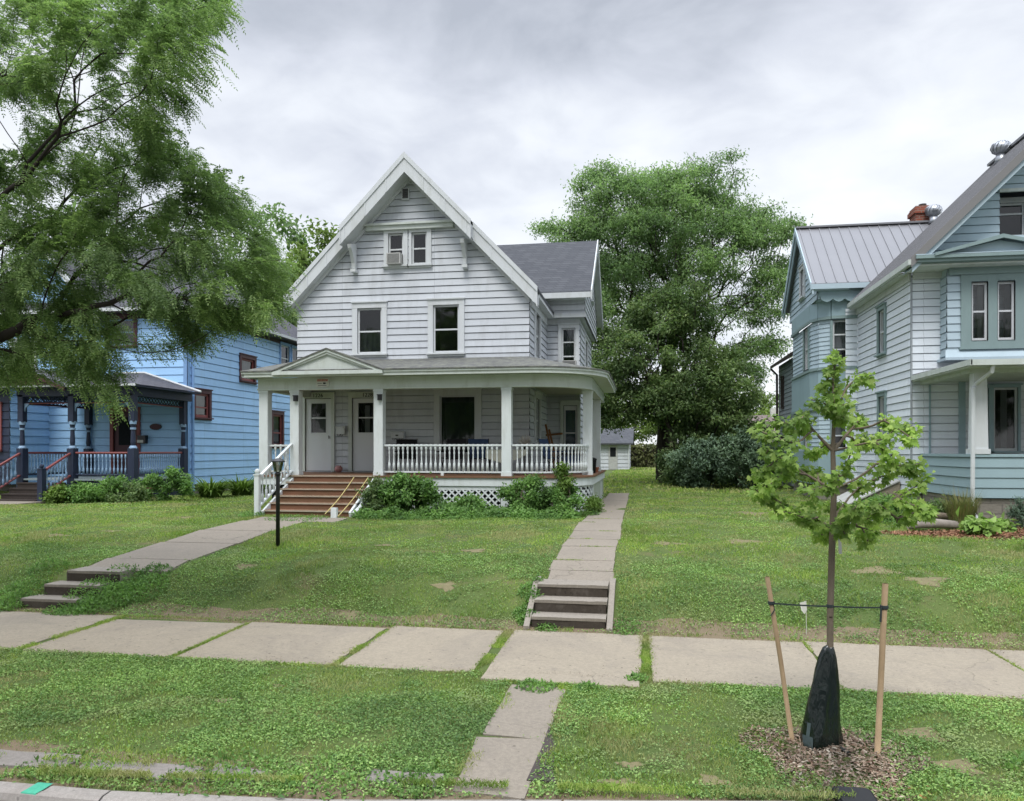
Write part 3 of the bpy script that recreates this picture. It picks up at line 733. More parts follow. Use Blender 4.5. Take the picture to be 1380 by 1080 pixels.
# belt moulding under the little upper gable, gable vent
zb = 8.80; xl = CXm - (RZ - .5 - zb) / SLP; xr = CXm + (RZ - .5 - zb) / SLP
mb.box(xl, xr, 20.80, 20.975, zb, zb + .06); mb.box(xl + .03, xr - .03, 20.86, 20.975, zb - .12, zb)
mb.build('belt_moulding', M['porch_trim'], W)
mb = MB(); mb.box(-6.72, -6.50, 20.93, 20.975, 9.52, 9.84); mb.build('gable_vent', M['white_trim'], W)
v = MB()
for i in range(5): v.box(-6.69, -6.53, 20.90, 20.928, 9.56 + i * .052, 9.578 + i * .052)
v.box(-6.69, -6.53, 20.926, 20.929, 9.55, 9.82)
v.build('vent_louvre', M['ac_dark'], W)
for s in (-1, 1):                       # curved brackets under the hood ends
    mb = MB(); xb = CXm + s * 1.60; zt = roofz(CXm + s * 1.86) - .48
    prof = [(20.46, zt), (20.93, zt + .12), (20.93, zt - .62), (20.86, zt - .64), (20.80, zt - .60), (20.78, zt - .46), (20.70, zt - .32), (20.62, zt - .2), (20.5, zt - .1)]
    mb.prism([(xb - .05, y, z) for y, z in prof], (.10, 0, 0)); mb.box(xb - .075, xb + .075, 20.76, 20.98, zt - .70, zt - .62)
    mb.build('bracket', M['white_trim'], W)
# wing rakes and trim
mb = MB(); xr_ = -1.66
for ya, yb in ((27.3, 24.02), (27.3, 30.55)):
    za, zb_ = wr(ya) + .05, wr(yb) + .05
    mb.prism([(xr_, ya, za + .02), (xr_, yb, zb_ + .02), (xr_, yb, zb_ - .26), (xr_, ya, za - .26)], (.035, 0, 0))
    mb.prism([(xr_, ya, za - .12), (xr_, yb, zb_ - .12), (xr_, yb, zb_ - .15), (xr_, ya, za - .15)], (-.2, 0, 0))
z = wr(24.02) + .04
mb.box(-3.75, xr_ - .002, 24.0, 24.03, z - .2, z - .03); mb.box(-3.75, xr_ - .2, 24.035, 24.44, z - .20, z - .175)
mb.box(-3.3, GX + .03, GY - .035, GY - .024, 6.70, 6.84); mb.box(-3.12, WX + .005, WY - .05, WY - .024, 6.55, 6.715)
mb.build('wing_trim', M['white_trim'], W)

for h, cur in zip(winF, ((M['curtain_dim'], (0, 1, 0, .48)), (None, None))):
    window(fF, W, *h, casing=.15, curtain=cur[0], ct=cur[1] or (0, 1, 0, 1), head=.0, rails=(.49,))
for i, h in enumerate(attic):
    window(fF, W, *h, casing=.13, cas=(1, 1, .9, 1) if i == 0 else (.6, 1, .9, 1), rails=(.5,), curtain=None)
window(fF, W, *bigw[0], casing=.17, rails=(), curtain=M['green_film'], ct=(0, 1, 0, 1), name='front_window', sash_w=.035)
for h in side_h: window(fR, W, *h, casing=.15, name='side_window')
window(fW, W, *wwin, casing=.11, rails=(.34, .67), curtain=M['curtain_dim'], ct=(0, 1, .3, 1), name='side_window')
window(fGS, W, 27.0, 27.6, 7.7, 8.6, casing=.09, name='gable_window')
window(fWS, W, 26.6, 27.6, 5.0, 6.3, casing=.11, name='side_window')

def storm_door(F, parent, u0, u1, z0, z1, glassz, casing=.10, name='door', stile=.17):
    mb = MB(); c = casing
    F.box(mb, u0 - c, u0, z0, z1, .0, .06); F.box(mb, u1, u1 + c, z0, z1, .0, .06); F.box(mb, u0 - c, u1 + c, z1, z1 + .13, .0, .064)
    F.box(mb, u0 - c - .02, u1 + c + .02, z1 + .13, z1 + .165, .0, .10)
    dr = mb.build(name, M['porch_trim'], parent)
    mb = MB(); g0, g1 = glassz; s = stile
    for (a, b, zz0, zz1) in ((u0 + .012, u0 + s, z0 + .015, z1 - .012), (u1 - s, u1 - .012, z0 + .015, z1 - .012), (u0 + s, u1 - s, z0 + .015, g0), (u0 + s, u1 - s, g1, z1 - .012)):
        F.box(mb, a, b, zz0, zz1, -.05, -.005)
    F.box(mb, u0 + s, u1 - s, (g0 + g1) / 2 - .018, (g0 + g1) / 2 + .018, -.045, .0)
    F.box(mb, u0 + s - .02, u0 + s + .002, g0 - .02, g1 + .02, -.005, .006); F.box(mb, u1 - s - .002, u1 - s + .02, g0 - .02, g1 + .02, -.005, .006)
    F.box(mb, u0 + s, u1 - s, g0 - .02, g0 + .002, -.005, .006); F.box(mb, u0 + s, u1 - s, g1 - .002, g1 + .02, -.005, .006)
    mb.build('door_leaf', M['door_white'], dr)
    gb = MB(); gb.quad(F.p(u0 + s, g0, -.03), F.p(u1 - s, g0, -.03), F.p(u1 - s, g1, -.03), F.p(u0 + s, g1, -.03)); gb.build('pane', M['glass'], dr)
    hb = MB(); c0 = F.p(u1 - .07, z0 + 1.0, .0)
    hb.tube([F.p(u1 - .07, z0 + .93, .03), F.p(u1 - .07, z0 + 1.02, .045)], .013, 6); hb.tube([F.p(u1 - .07, z0 + .98, -.005), F.p(u1 - .07, z0 + .98, .04)], .012, 6)
    hb.build('handle', M['dark_metal'], dr)
    return dr
d1 = storm_door(fF, W, *doors[0], (3.02, 3.86)); d2 = storm_door(fF, W, *doors[1], (3.02, 3.86))
cb = MB(); fF.box(cb, -9.4, -9.0, 3.05, 3.5, -.3, -.28); cb.build('curtain', M['curtain_dim'], d1)
cb = MB(); fF.box(cb, -7.92, -7.78, 3.0, 3.8, -.3, -.28); cb.build('curtain', M['curtain'], d2)
rot_f = (R(90), 0, 0)
text_mesh('house_number', '1226', .16, fF.p(-9.2, 4.075, .072), rot_f, M['number_black'], W)
text_mesh('house_number', '1228', .16, fF.p(-7.72, 4.075, .072), rot_f, M['number_black'], W)
dr = storm_door(fW, W, *wdoor, (2.35, 3.8), .1, 'door', .06)
cb = MB(); fW.box(cb, wdoor[0] + .05, wdoor[1] - .05, 2.2, 3.9, -.2, -.19); cb.build('curtain', M['curtain_blue'], dr)

# ------------------------------------------------ porch
PF = 18.25; AC = (-2.75, 19.70); AR = 1.45; PX0 = -9.62; PR = AC[0] + AR; FLZ = 1.90
def ppath(off, y_end=WY, n=10, x0=None, y_side=None):
    """plan path of the porch edge, pushed out by off"""
    pts = [(PX0 - off if x0 is None else x0, PF - off)]
    pts.append((AC[0], PF - off))
    for k in range(1, n + 1):
        t = -math.pi / 2 + math.pi / 2 * k / n; pts.append((AC[0] + (AR + off) * math.cos(t), AC[1] + (AR + off) * math.sin(t)))
    pts.append((PR + off, y_end)); return pts
def strip(mb, A, B, z0, z1):
    """vertical-sided band between plan paths A (outer) and B (inner)"""
    for (a0, a1, b0, b1) in zip(A, A[1:], B, B[1:]):
        v = [(*a0, z0), (*a1, z0), (*b1, z0), (*b0, z0), (*a0, z1), (*a1, z1), (*b1, z1), (*b0, z1)]
        mb.add(v, [(0, 1, 5, 4), (2, 3, 7, 6), (4, 5, 6, 7), (3, 2, 1, 0), (0, 4, 7, 3), (1, 2, 6, 5)])
# deck boards
mb = MB(); A = ppath(.06); inner = [(PX0 - .06, HY - .0)] + [(x, HY) for x in np.linspace(HX1, HX1, 1)]
pl = A + [(WX, WY), (HX1, WY), (HX1, HY), (PX0 - .06, HY)]
mb.prism([(x, y, FLZ) for x, y in pl][::-1], (0, 0, -.045)); mb.build('porch_floor', M['deck'], W)
mb = MB(); strip(mb, ppath(.02), ppath(-.02), 1.66, 1.85); mb.build('porch_skirt_board', M['white_rail'], W)
# beam and ceiling
mb = MB(); strip(mb, ppath(.0), ppath(-.2), 4.02, 4.33); mb.box(PX0, PX0 + .2, PF + .2, HY, 4.02, 4.33)
strip(mb, ppath(.015), ppath(.002), 4.02, 4.06)
mb.build('porch_beam', M['porch_trim'], W)
mb = MB(); pl = ppath(-.1) + [(WX, WY), (HX1, WY), (HX1, HY), (PX0 + .1, HY)]
mb.prism([(x, y, 4.32) for x, y in pl], (0, 0, -.02)); mb.build('porch_ceiling', M['tan_paint'], W)
# eave: soffit + fascia/gutter board
EO = .36
mb = MB(); strip(mb, ppath(EO - .03, x0=PX0 - .2), ppath(.003, x0=PX0 - .2), 4.335, 4.355)
strip(mb, ppath(EO, x0=PX0 - .22), ppath(EO - .03, x0=PX0 - .22), 4.32, 4.44); strip(mb, ppath(EO + .03, x0=PX0 - .24), ppath(EO, x0=PX0 - .24), 4.40, 4.465)
mb.box(PX0 - .24, PX0 - .19, PF - EO, HY, 4.33, 4.45)
mb.build('porch_eave', M['porch_trim'], W)
mb = MB(); O = ppath(EO + .05, x0=PX0 - .26); z_o = 4.475; zi = 5.08
I = [(HX0, HY), (HX1, HY)] + [(HX1, HY + (1.2) * k / 10) for k in range(1, 11)] + [(HX1, WY)]
# outer path: 2 + 10 + 1 points; inner the same count
I = [(PX0 - .26, HY), (HX1, HY)] + [(HX1 , HY + .0 + .02 * k) for k in range(1, 11)] + [(HX1, WY)]
for o0, o1, i0, i1 in zip(O, O[1:], I, I[1:]):
    mb.quad((*o0, z_o), (*o1, z_o), (*i1, zi), (*i0, zi)); mb.quad((*o0, z_o - .03), (*o1, z_o - .03), (*o1, z_o), (*o0, z_o))
    mb.quad((*o0, z_o - .03), (*o1, z_o - .03), (*i1, zi - .03), (*i0, zi - .03))
mb.quad((*O[-1], z_o), (WX, WY, zi - .1), (HX1, WY, zi))
mb.build('porch_roof', M['shingle_porch'], W)
# little pediment over the steps
px0, px1 = -8.98, -6.25; pxm = (px0 + px1) / 2; pz0 = 4.46; pz1 = 4.97; yf = PF - EO - .05
mb = MB()
ysl = (HY - (PF - EO)) / (zi - z_o)
yb = yf + (pz1 - z_o) * ysl + .2
for xe_ in (px0 - .06, px1 + .06):
    mb.prism([(pxm, yf - .04, pz1 + .03), (xe_, yf - .04, pz0 + .01), (xe_, yf + .25, pz0 + .01), (pxm, yb, pz1 + .03)], (0, 0, -.035))
mb.build('pediment_roof', M['shingle_porch'], W)
mb = MB(); mb.prism([(px0 + .05, yf + .06, pz0), (px1 - .05, yf + .06, pz0), (pxm, yf + .06, pz1 - .05)], (0, .04, 0))
for xe_ in (px0, px1):
    mb.prism([(pxm, yf - .02, pz1), (xe_, yf - .02, pz0 - .01), (xe_, yf - .02, pz0 - .07), (pxm, yf - .02, pz1 - .06)], (0, .08, 0))
    mb.prism([(pxm, yf + .01, pz1 - .06), (xe_ * .9 + pxm * .1, yf + .01, pz0 - .01), (xe_ * .9 + pxm * .1, yf + .01, pz0 - .05), (pxm, yf + .01, pz1 - .12)], (0, .06, 0))
mb.box(px0 - .05, px1 + .05, yf - .03, yf + .06, pz0 - .10, pz0 - .012)
mb.build('pediment', M['porch_trim'], W)
# posts
PW = .115
posts = [(-9.48, PF + .13), (-8.65, PF + .13), (-6.46, PF + .13), (-3.27, PF + .13), (PR - .14, 19.72), (PR - .14, 23.3)]
for (x, y) in posts:
    mb = MB(); mb.box(x - PW, x + PW, y - PW, y + PW, FLZ, 4.02); mb.box(x - PW - .015, x + PW + .015, y - PW - .015, y + PW + .015, 3.96, 4.015)
    mb.box(x - PW - .012, x + PW + .012, y - PW - .012, y + PW + .012, FLZ, FLZ + .10); mb.build('porch_post', M['white_rail'], W)
for (x, y) in posts[1:3]:
    mb = MB(); mb.box(x + .01, x + .10, y - PW - .09, y - PW - .002, 3.74, 3.87); mb.box(x - .0, x + .11, y - PW - .10, y - PW - .002, 3.86, 3.885); mb.build('porch_light', M['dark_metal'], W)
# balustrade
bme = baluster_mesh(.66, .031, M['white_rail'])
def rail_run(parent, pts, z0=FLZ + .07, gap=.13, rail_top=FLZ + .76, nfeet=True):
    mb = MB(); P = [Vector((*p, 0)) for p in pts]
    dist = [0]
    for a, b in zip(P, P[1:]): dist.append(dist[-1] + (b - a).length)
    def at(s):
        for i in range(len(P) - 1):
            if s <= dist[i + 1] + 1e-9:
                t = (s - dist[i]) / max(1e-9, dist[i + 1] - dist[i]); return P[i].lerp(P[i + 1], t)
        return P[-1]
    for a, b in zip(P, P[1:]):
        d = (b - a).normalized(); nrm = Vector((d.y, -d.x, 0))
        for (hw, za, zb2) in ((.04, rail_top - .045, rail_top), (.028, z0, z0 + .04)):
            v = [q + nrm * s_ + Vector((0, 0, z)) for q in (a, b) for s_ in (-hw, hw) for z in (za, zb2)]
            mb.add(v, [(0, 1, 3, 2), (4, 6, 7, 5), (0, 4, 5, 1), (2, 3, 7, 6), (0, 2, 6, 4), (1, 5, 7, 3)])
    if nfeet:
        m = at(dist[-1] * .5); mb.box(m.x - .035, m.x + .035, m.y - .035, m.y + .035, FLZ + .001, z0)
    r = mb.build('railing', M['white_rail'], parent)
    n = max(2, round(dist[-1] / gap))
    for k in range(1, n):
        q = at(dist[-1] * k / n); o = put(bme, 'baluster', r, (q.x, q.y, z0 + .035), (0, 0, random.uniform(0, 6)))
    return r
rail_run(W, [(-9.35, PF + .13), (-8.78, PF + .13)]); rail_run(W, [(-6.33, PF + .13), (-3.4, PF + .13)], gap=.118)
arc = [(AC[0] + (AR - .14) * math.cos(t), AC[1] + (AR - .14) * math.sin(t)) for t in np.linspace(-math.pi / 2, -.08, 9)]
rail_run(W, [(-3.14, PF + .13)] + arc, gap=.118)
# stairs
ST = 6; rise = (FLZ - 1.0) / ST; run = .30; sx0, sx1 = -8.68, -6.52
s_ = MB()
for k in range(ST):
    zt = FLZ - rise * k; y0_ = PF - .06 - run * k
    s_.cur = 0
    if k: s_.box(sx0, sx1, y0_ - .02, y0_ + run, zt - .04, zt - .001); 
    s_.cur = 1
    s_.box(sx0 - .005, sx1 + .005, y0_ - .032, y0_ - .018, zt - .034, zt - .002)
    s_.cur = 0
    s_.box(sx0 + .01, sx1 - .01, y0_ + .0, y0_ + .03, zt - rise, zt - .045)
stairs = s_.build('stairs', [M['deck'], M['tread_edge']], W)
for xx in (sx0, sx1 - .05):
    mb = MB(); mb.prism([(xx, PF - .05, FLZ - .06), (xx, PF - .05, 1.0), (xx, PF - run * ST + .2, .98), (xx, PF - run * ST + .16, 1.12)], (.05, 0, 0)); mb.build('stringer', M['white_rail'], W)
# stair handrail, left side
def stair_rail(parent, top, bot, mat, bmesh, n=8, h=.8, newel=.055, ball=True, rmat=None):
    mb = MB(); a = Vector(top); b = Vector(bot); up_ = Vector((0, 0, h))
    d = (b - a)
    side = Vector((.035, 0, 0))
    for (off, t) in ((h, .05), (.08, .04)):
        p, q = a + Vector((0, 0, off)), b + Vector((0, 0, off))
        mb.add([p - side, p + side, p + side + Vector((0, 0, t)), p - side + Vector((0, 0, t)), q - side, q + side, q + side + Vector((0, 0, t)), q - side + Vector((0, 0, t))],
               [(0, 1, 2, 3), (4, 7, 6, 5), (0, 4, 5, 1), (1, 5, 6, 2), (2, 6, 7, 3), (3, 7, 4, 0)])
    r = mb.build('stair_railing', rmat or mat, parent)
    nb = MB(); nb.box(b.x - newel, b.x + newel, b.y - newel - .05, b.y + newel - .05, b.z - .35, b.z + h + .10)
    nb.box(b.x - newel - .015, b.x + newel + .015, b.y - newel - .065, b.y + newel - .035, b.z + h + .08, b.z + h + .11)
    if ball: nb.lathe([(.02, .10), (.05, .13), (.062, .17), (.05, .215), (.005, .235)], (b.x, b.y - .05, b.z + h), 12)
    nb.build('newel_post', mat, r)
    for k in range(1, n): put(bmesh, 'baluster', r, a.lerp(b, k / n) + Vector((0, 0, .10)))
    return r
stair_rail(W, (-8.72, PF - .0, FLZ), (-8.76, PF - run * ST + .2, 1.12), M['white_rail'], bme, 9, .74)
# low broken rail and curved base on the right of the stairs
mb = MB()
mb.tube([(-6.47, 18.1, 1.62), (-6.42, 17.7, 1.50), (-6.45, 17.3, 1.38), (-6.42, 16.9, 1.20), (-6.46, 16.6, 1.08)], [.035, .04, .035, .045, .05], 7)
mb.build('stair_edge_board', M['white_rail'], W)
# skirt: lattice with slats, right side solid
def lattice(parent, pth, z0, z1, mat, step=.115, w_=.019):
    mb = MB(); P = [Vector((*p, 0)) for p in pth]
    for a, b in zip(P, P[1:]):
        Ln = (b - a).length; d = (b - a) / Ln; nr = Vector((d.y, -d.x, 0)); H = z1 - z0
        for sg, off in ((1, 0.0), (-1, .012)):
            k = -H
            while k < Ln:
                s0 = max(k, 0); s1 = min(k + H, Ln)
                if s1 - s0 > .02:
                    za = z0 + (s0 - k) if sg > 0 else z1 - (s0 - k); zb_ = z0 + (s1 - k) if sg > 0 else z1 - (s1 - k)
                    p = a + d * s0 + Vector((0, 0, za)); q = a + d * s1 + Vector((0, 0, zb_))
                    dd = (q - p).normalized(); pw = dd.cross(nr) * w_
                    mb.prism([p - pw + nr * off, p + pw + nr * off, q + pw + nr * off, q - pw + nr * off], nr * .007)
                k += step * 1.414
    return mb.build('lattice', mat, parent)
sk = ppath(-.03)
lattice(W, [(-6.4, PF + .03), (-3.42, PF + .03)], 1.02, 1.655, M['white_rail'])
lattice(W, [(-3.15, PF + .03)] + sk[1:-1], 1.02, 1.655, M['white_rail'])
mb = MB(); strip(mb, [(-6.4, PF + .015), (-3.4, PF + .015)], [(-6.4, PF + .03), (-3.4, PF + .03)], 1.56, 1.655); mb.box(-3.40, -3.16, PF - .01, PF + .10, 1.0, 1.655)
for (x, y) in ((PR - .02, 19.75), (PR - .02, 23.3)): mb.box(x - .1, x + .02, y - .06, y + .06, 1.0, 1.655)
mb.build('skirt_post', M['white_rail'], W)
mb = MB(); fS = Fr((PR - .035, 0), (0, 1), (1, 0))
for k in range(20):
    u0 = 19.83 + k * .245
    if u0 > WY - .25: break
    fS.box(mb, u0, u0 + .235, 1.0, 1.655, 0, .02)
mb.build('skirt_panel', paint('weathered_panel', (.40, .44, .38), (.14, .2, .1), .7, 3), W)
mb = MB(); pp = ppath(-.25); strip(mb, pp, ppath(-.27), .95, 1.66); mb.build('crawl_space_shade', M['dark_room'], W)  # near-black sheet standing in for the shade under the deck
# side screen wall at the back end of the porch
# warning notice on the beam
T_ = thing('notice', 'small faded red and white notice fixed to the beam over the porch steps', 'sign', (-7.9, PF - .02, 4.2))
mb = MB(); mb.box(-8.05, -7.72, PF - .03, PF - .018, 4.08, 4.31); mb.build('board', M['sign_white'], T_)
mb = MB(); mb.box(-8.02, -7.75, PF - .034, PF - .031, 4.225, 4.275); mb.build('red_band', M['red_ink'], T_)
text_mesh('lettering', 'WARNING', .052, (-7.885, PF - .037, 4.25), rot_f, M['sign_white'], T_, .001)
mb = MB(); mb.box(-8.02, -7.90, PF - .034, PF - .031, 4.17, 4.18); mb.box(-7.87, -7.80, PF - .034, PF - .031, 4.155, 4.195); mb.box(-8.0, -7.78, PF - .034, PF - .031, 4.115, 4.125); mb.build('marks', M['number_black'], T_)

# ------------------------------------------------ things on and round the white house
def mailbox(x, y, z, w_, h_, label, lid=True):
    t = thing('mailbox', label, 'mailbox', (x, y, z), 0)
    mb = MB(); mb.box(x, x + w_, y - .12, y, z, z + h_ * .75); mb.build('box', M['white_trim'], t)
    mb = MB(); mb.prism([(x - .012, y - .14, z + h_ * .74), (x - .012, y - .14, z + h_ * .82), (x - .012, y - .10, z + h_ * .95), (x - .012, y, z + h_), (x - .012, y, z + h_ * .755)], (w_ + .024, 0, 0)); mb.build('lid', M['white_trim'], t)
    mb = MB(); mb.tube([(x + .04, y - .1, z), (x + .05, y - .13, z - .05), (x + .1, y - .13, z - .06), (x + .13, y - .1, z)], .006, 5)
    mb.tube([(x + w_ - .04, y - .1, z), (x + w_ - .05, y - .13, z - .05), (x + w_ - .1, y - .13, z - .06), (x + w_ - .13, y - .1, z)], .006, 5); mb.build('paper_hook', M['dark_metal'], t)
    if w_ > .35:
        mb = MB(); mb.box(x + w_ * .4, x + w_ * .6, y - .155, y - .143, z + h_ * .3, z + h_ * .45); mb.build('emblem', M['number_black'], t)
    return t
mailbox(-8.62, HY - .03, 2.98, .25, .24, 'small white mailbox on the wall between the two porch doors')
mailbox(-7.0, HY - .03, 2.86, .36, .20, 'wide white mailbox under the porch, left of the dark front window')
def ac_unit(F, u0, u1, z0, z1, label, out_=.26):
    t = thing('air_conditioner', label, 'air conditioner', F.p((u0 + u1) / 2, z0, 0))
    mb = MB(); F.box(mb, u0, u1, z0, z1, -.03, out_ - .012)
    for k in range(9): F.box(mb, u0 + .03, u1 - .03, z0 + .03 + (z1 - z0 - .06) * k / 9, z0 + .03 + (z1 - z0 - .06) * k / 9 + .010, out_ - .012, out_)
    F.box(mb, u0, u0 + .03, z0, z1, out_ - .012, out_ + .003); F.box(mb, u1 - .03, u1, z0, z1, out_ - .012, out_ + .003); F.box(mb, u0 + .03, u1 - .03, z1 - .03, z1, out_ - .012, out_ + .003)
    mb.build('housing', M['ac'], t)
    mb = MB(); F.box(mb, u0 + .03, u1 - .03, z0 + .03, z1 - .03, out_ - .03, out_ - .010); mb.build('coil', M['ac_dark'], t); return t
ac_unit(fF, -7.10, -6.70, 7.70, 8.0, 'boxy air conditioner in the left attic window of the white house')
ac_unit(fW, -2.60, -2.16, 5.02, 5.36, 'weathered air conditioner in the upper side window above the porch roof')

# chairs on the porch: two folding camp chairs, a plastic one
def camp_chair(x, y, rz, label, mat):
    t = thing('camp_chair', label, 'chair', (x, y, FLZ), rz)
    mb = MB(); mb.prism([(-.25, -.22, .42), (.25, -.22, .42), (.25, .22, .38), (-.25, .22, .38)], (0, 0, .015)); mb.build('seat', mat, t, local=True)
    mb = MB(); mb.prism([(-.26, .20, .40), (.26, .20, .40), (.27, .36, .92), (-.27, .36, .92)], (0, .015, 0)); mb.build('backrest', mat, t, local=True)
    for s in (-1, 1):
        for (a, b) in (((s * .27, -.26, 0), (s * .25, .24, .5)), ((s * .27, .26, 0), (s * .25, -.24, .5))):
            mb = MB(); mb.tube([a, b], .011, 6); mb.build('leg', M['dark_metal'], t, local=True)
        mb = MB(); mb.box(s * .27 - .03, s * .27 + .03, -.25, .26, .57, .60); mb.build('armrest', mat, t, local=True)
        mb = MB(); mb.tube([(s * .27, .2, .4), (s * .28, .36, .93)], .011, 6); mb.build('back_pole', M['dark_metal'], t, local=True)
    return t
camp_chair(-6.35, 20.2, R(15), 'black folding chair behind the railing beside the post, under the wide mailbox', M['black'])
camp_chair(-4.95, 19.6, R(-10), 'black folding chair in front of the dark green window', M['black'])
camp_chair(-4.3, 20.1, R(20), 'dark blue folding chair behind the railing, right of the black one', M['blue_cloth'])
camp_chair(-2.35, 20.4, R(70), 'dark folding chair at the curved end of the porch', M['blue_cloth'])
t = thing('folding_table', 'white folding table with a draped cloth behind the porch post', 'table', (-3.45, 19.5, FLZ))
mb = MB(); mb.box(-3.95, -2.95, 19.25, 19.8, FLZ + .60, FLZ + .63); mb.build('tabletop', M['tan_paint'], t)
mb = MB(); mb.prism([(-3.97, 19.24, FLZ + .635), (-2.94, 19.24, FLZ + .635), (-2.94, 19.24, FLZ + .50), (-3.2, 19.24, FLZ + .38), (-3.5, 19.24, FLZ + .28), (-3.97, 19.24, FLZ + .42)], (0, -.01, 0)); mb.build('cloth', M['tan_paint'], t)
for (x, y) in ((-3.9, 19.3), (-3.0, 19.3), (-3.9, 19.75), (-3.0, 19.75)):
    mb = MB(); mb.tube([(x, y, FLZ), (x, y, FLZ + .6)], .014, 6); mb.build('leg', M['dark_metal'], t)
t = thing('dried_plant', 'pale dried plant in a dark pot on the porch table', 'potted plant', (-3.0, 19.6, FLZ + .63))
mb = MB(); mb.lathe([(.05, 0), (.08, .12), (.07, .13)], (-3.0, 19.6, FLZ + .63), 10); mb.build('pot', M['black'], t)
V = []
for k in range(120):
    a = rng.uniform(0, 6.28); l = rng.uniform(.1, .26); e_ = rng.uniform(.3, 1.4); p = np.array([-3.0, 19.6, FLZ + .75]); q = p + l * np.array([math.cos(a) * math.cos(e_), math.sin(a) * math.cos(e_), math.sin(e_)])
    V.append([p, q, q + [.02, 0, .01]])
npmesh('stems', V, plain('dried_stems', (.45, .42, .38), .9, .1), t)
for (xa, xb, lab) in ((-2.95, -2.72, 'long brown board leaning against the porch side wall'),):
    t = thing('leaning_boards', lab, 'boards', (-2.9, 23.2, FLZ))
    for (a, b) in (((-2.62, 22.9, 1.92), (-2.98, 23.4, 3.3)), ((-2.55, 23.0, 1.92), (-2.88, 23.45, 3.15)), ((-2.98, 23.5, 2.98), (-2.45, 23.2, 3.02))):
        a, b = Vector(a), Vector(b); dd = (b - a).normalized(); sx = Vector((0, 1, 0)).cross(dd).normalized() * .03; sy = dd.cross(sx).normalized() * .015
        mb = MB(); mb.add([a - sx - sy, a + sx - sy, a + sx + sy, a - sx + sy, b - sx - sy, b + sx - sy, b + sx + sy, b - sx + sy], [(0, 1, 2, 3), (4, 7, 6, 5), (0, 4, 5, 1), (1, 5, 6, 2), (2, 6, 7, 3), (3, 7, 4, 0)])
        mb.build('board', M['old_board'], t)
t = thing('storage_bin', 'dark blue lidded bin behind the curved railing', 'bin', (-1.95, 21.2, FLZ))
mb = MB(); mb.prism([(-2.2, 20.95, FLZ), (-1.7, 20.95, FLZ), (-1.68, 20.93, FLZ + .5), (-2.22, 20.93, FLZ + .5)], (0, .4, 0)); mb.build('body', M['blue_cloth'], t)
mb = MB(); mb.box(-2.24, -1.66, 20.9, 21.38, FLZ + .5, FLZ + .55); mb.build('lid', M['black'], t)
t = thing('flower_pot', 'small terracotta flower pot at the right edge of the porch floor', 'flower pot', (-1.38, 22.2, FLZ))
mb = MB(); mb.lathe([(.05, 0), (.075, .11), (.085, .11), (.085, .14), (.07, .14)], (-1.38, 22.2, FLZ), 12); mb.build('pot', plain('terracotta', (.33, .12, .07)), t)
mb = MB(); mb.lathe([(.065, .12), (.06, .135)], (-1.38, 22.2, FLZ), 12); mb.build('soil', M['brown_dark'], t)
t = thing('trash_can', 'black lidded can standing near the back corner of the porch', 'bin', (-1.5, 21.3, FLZ))
mb = MB(); mb.lathe([(.12, 0), (.15, .34), (.155, .36)], (-1.46, 21.2, FLZ), 14); mb.build('body', M['black'], t, True)
mb = MB(); mb.lathe([(.16, .36), (.16, .38), (.10, .42), (.02, .43)], (-1.46, 21.2, FLZ), 14); mb.build('lid', M['black'], t, True)
t = thing('garden_ornament', 'small pink ceramic pot on the floor between the two doors', 'ornament', (-8.55, 20.85, FLZ))
mb = MB(); mb.lathe([(.06, 0), (.11, .06), (.11, .13), (.07, .17), (.08, .19)], (-8.52, 20.8, FLZ), 14); mb.build('pot', M['pink'], t, True)
# ropes and stub at the right of the stairs
t = thing('rope_barrier', 'yellow rope running down the brown stairs to a short white stub', 'rope', (-6.75, 16.4, 1.0))
mb = MB()
for (a, b, sg) in (((-6.98, 18.0, 1.86), (-7.02, 16.36, 1.10), .05), ((-6.62, 18.0, 1.86), (-6.72, 16.36, 1.05), .05)):
    P_ = [Vector(a).lerp(Vector(b), k / 10) + Vector((0, 0, -sg * math.sin(math.pi * k / 10))) for k in range(11)]
    mb.tube(P_, .011, 6)
mb.build('rope', M['rope'], t)
mb = MB(); mb.box(-6.87, -6.74, 16.32, 16.42, .95, 1.24); mb.build('stub_post', M['white_rail'], t)
# loose lattice strip lying in the plants
t = thing('loose_slat', 'loose white wooden slat leaning in the plants below the lattice', 'slat', (-4.6, 17.6, 1.0))
mb = MB()
a, b = Vector((-4.95, 17.75, 1.38)), Vector((-4.48, 17.5, 1.02)); sx = Vector((.03, 0, .03))
mb.prism([a - sx, a + sx, b + sx, b - sx], (0, .015, 0)); a2 = Vector((-4.98, 17.76, 1.37)); b2 = Vector((-4.75, 17.8, 1.39))
mb.prism([a2 - Vector((0, 0, .02)), a2 + Vector((0, 0, .02)), b2 + Vector((0, 0, .02)), b2 - Vector((0, 0, .02))], (0, .01, 0)); mb.build('strip', M['white_rail'], t)
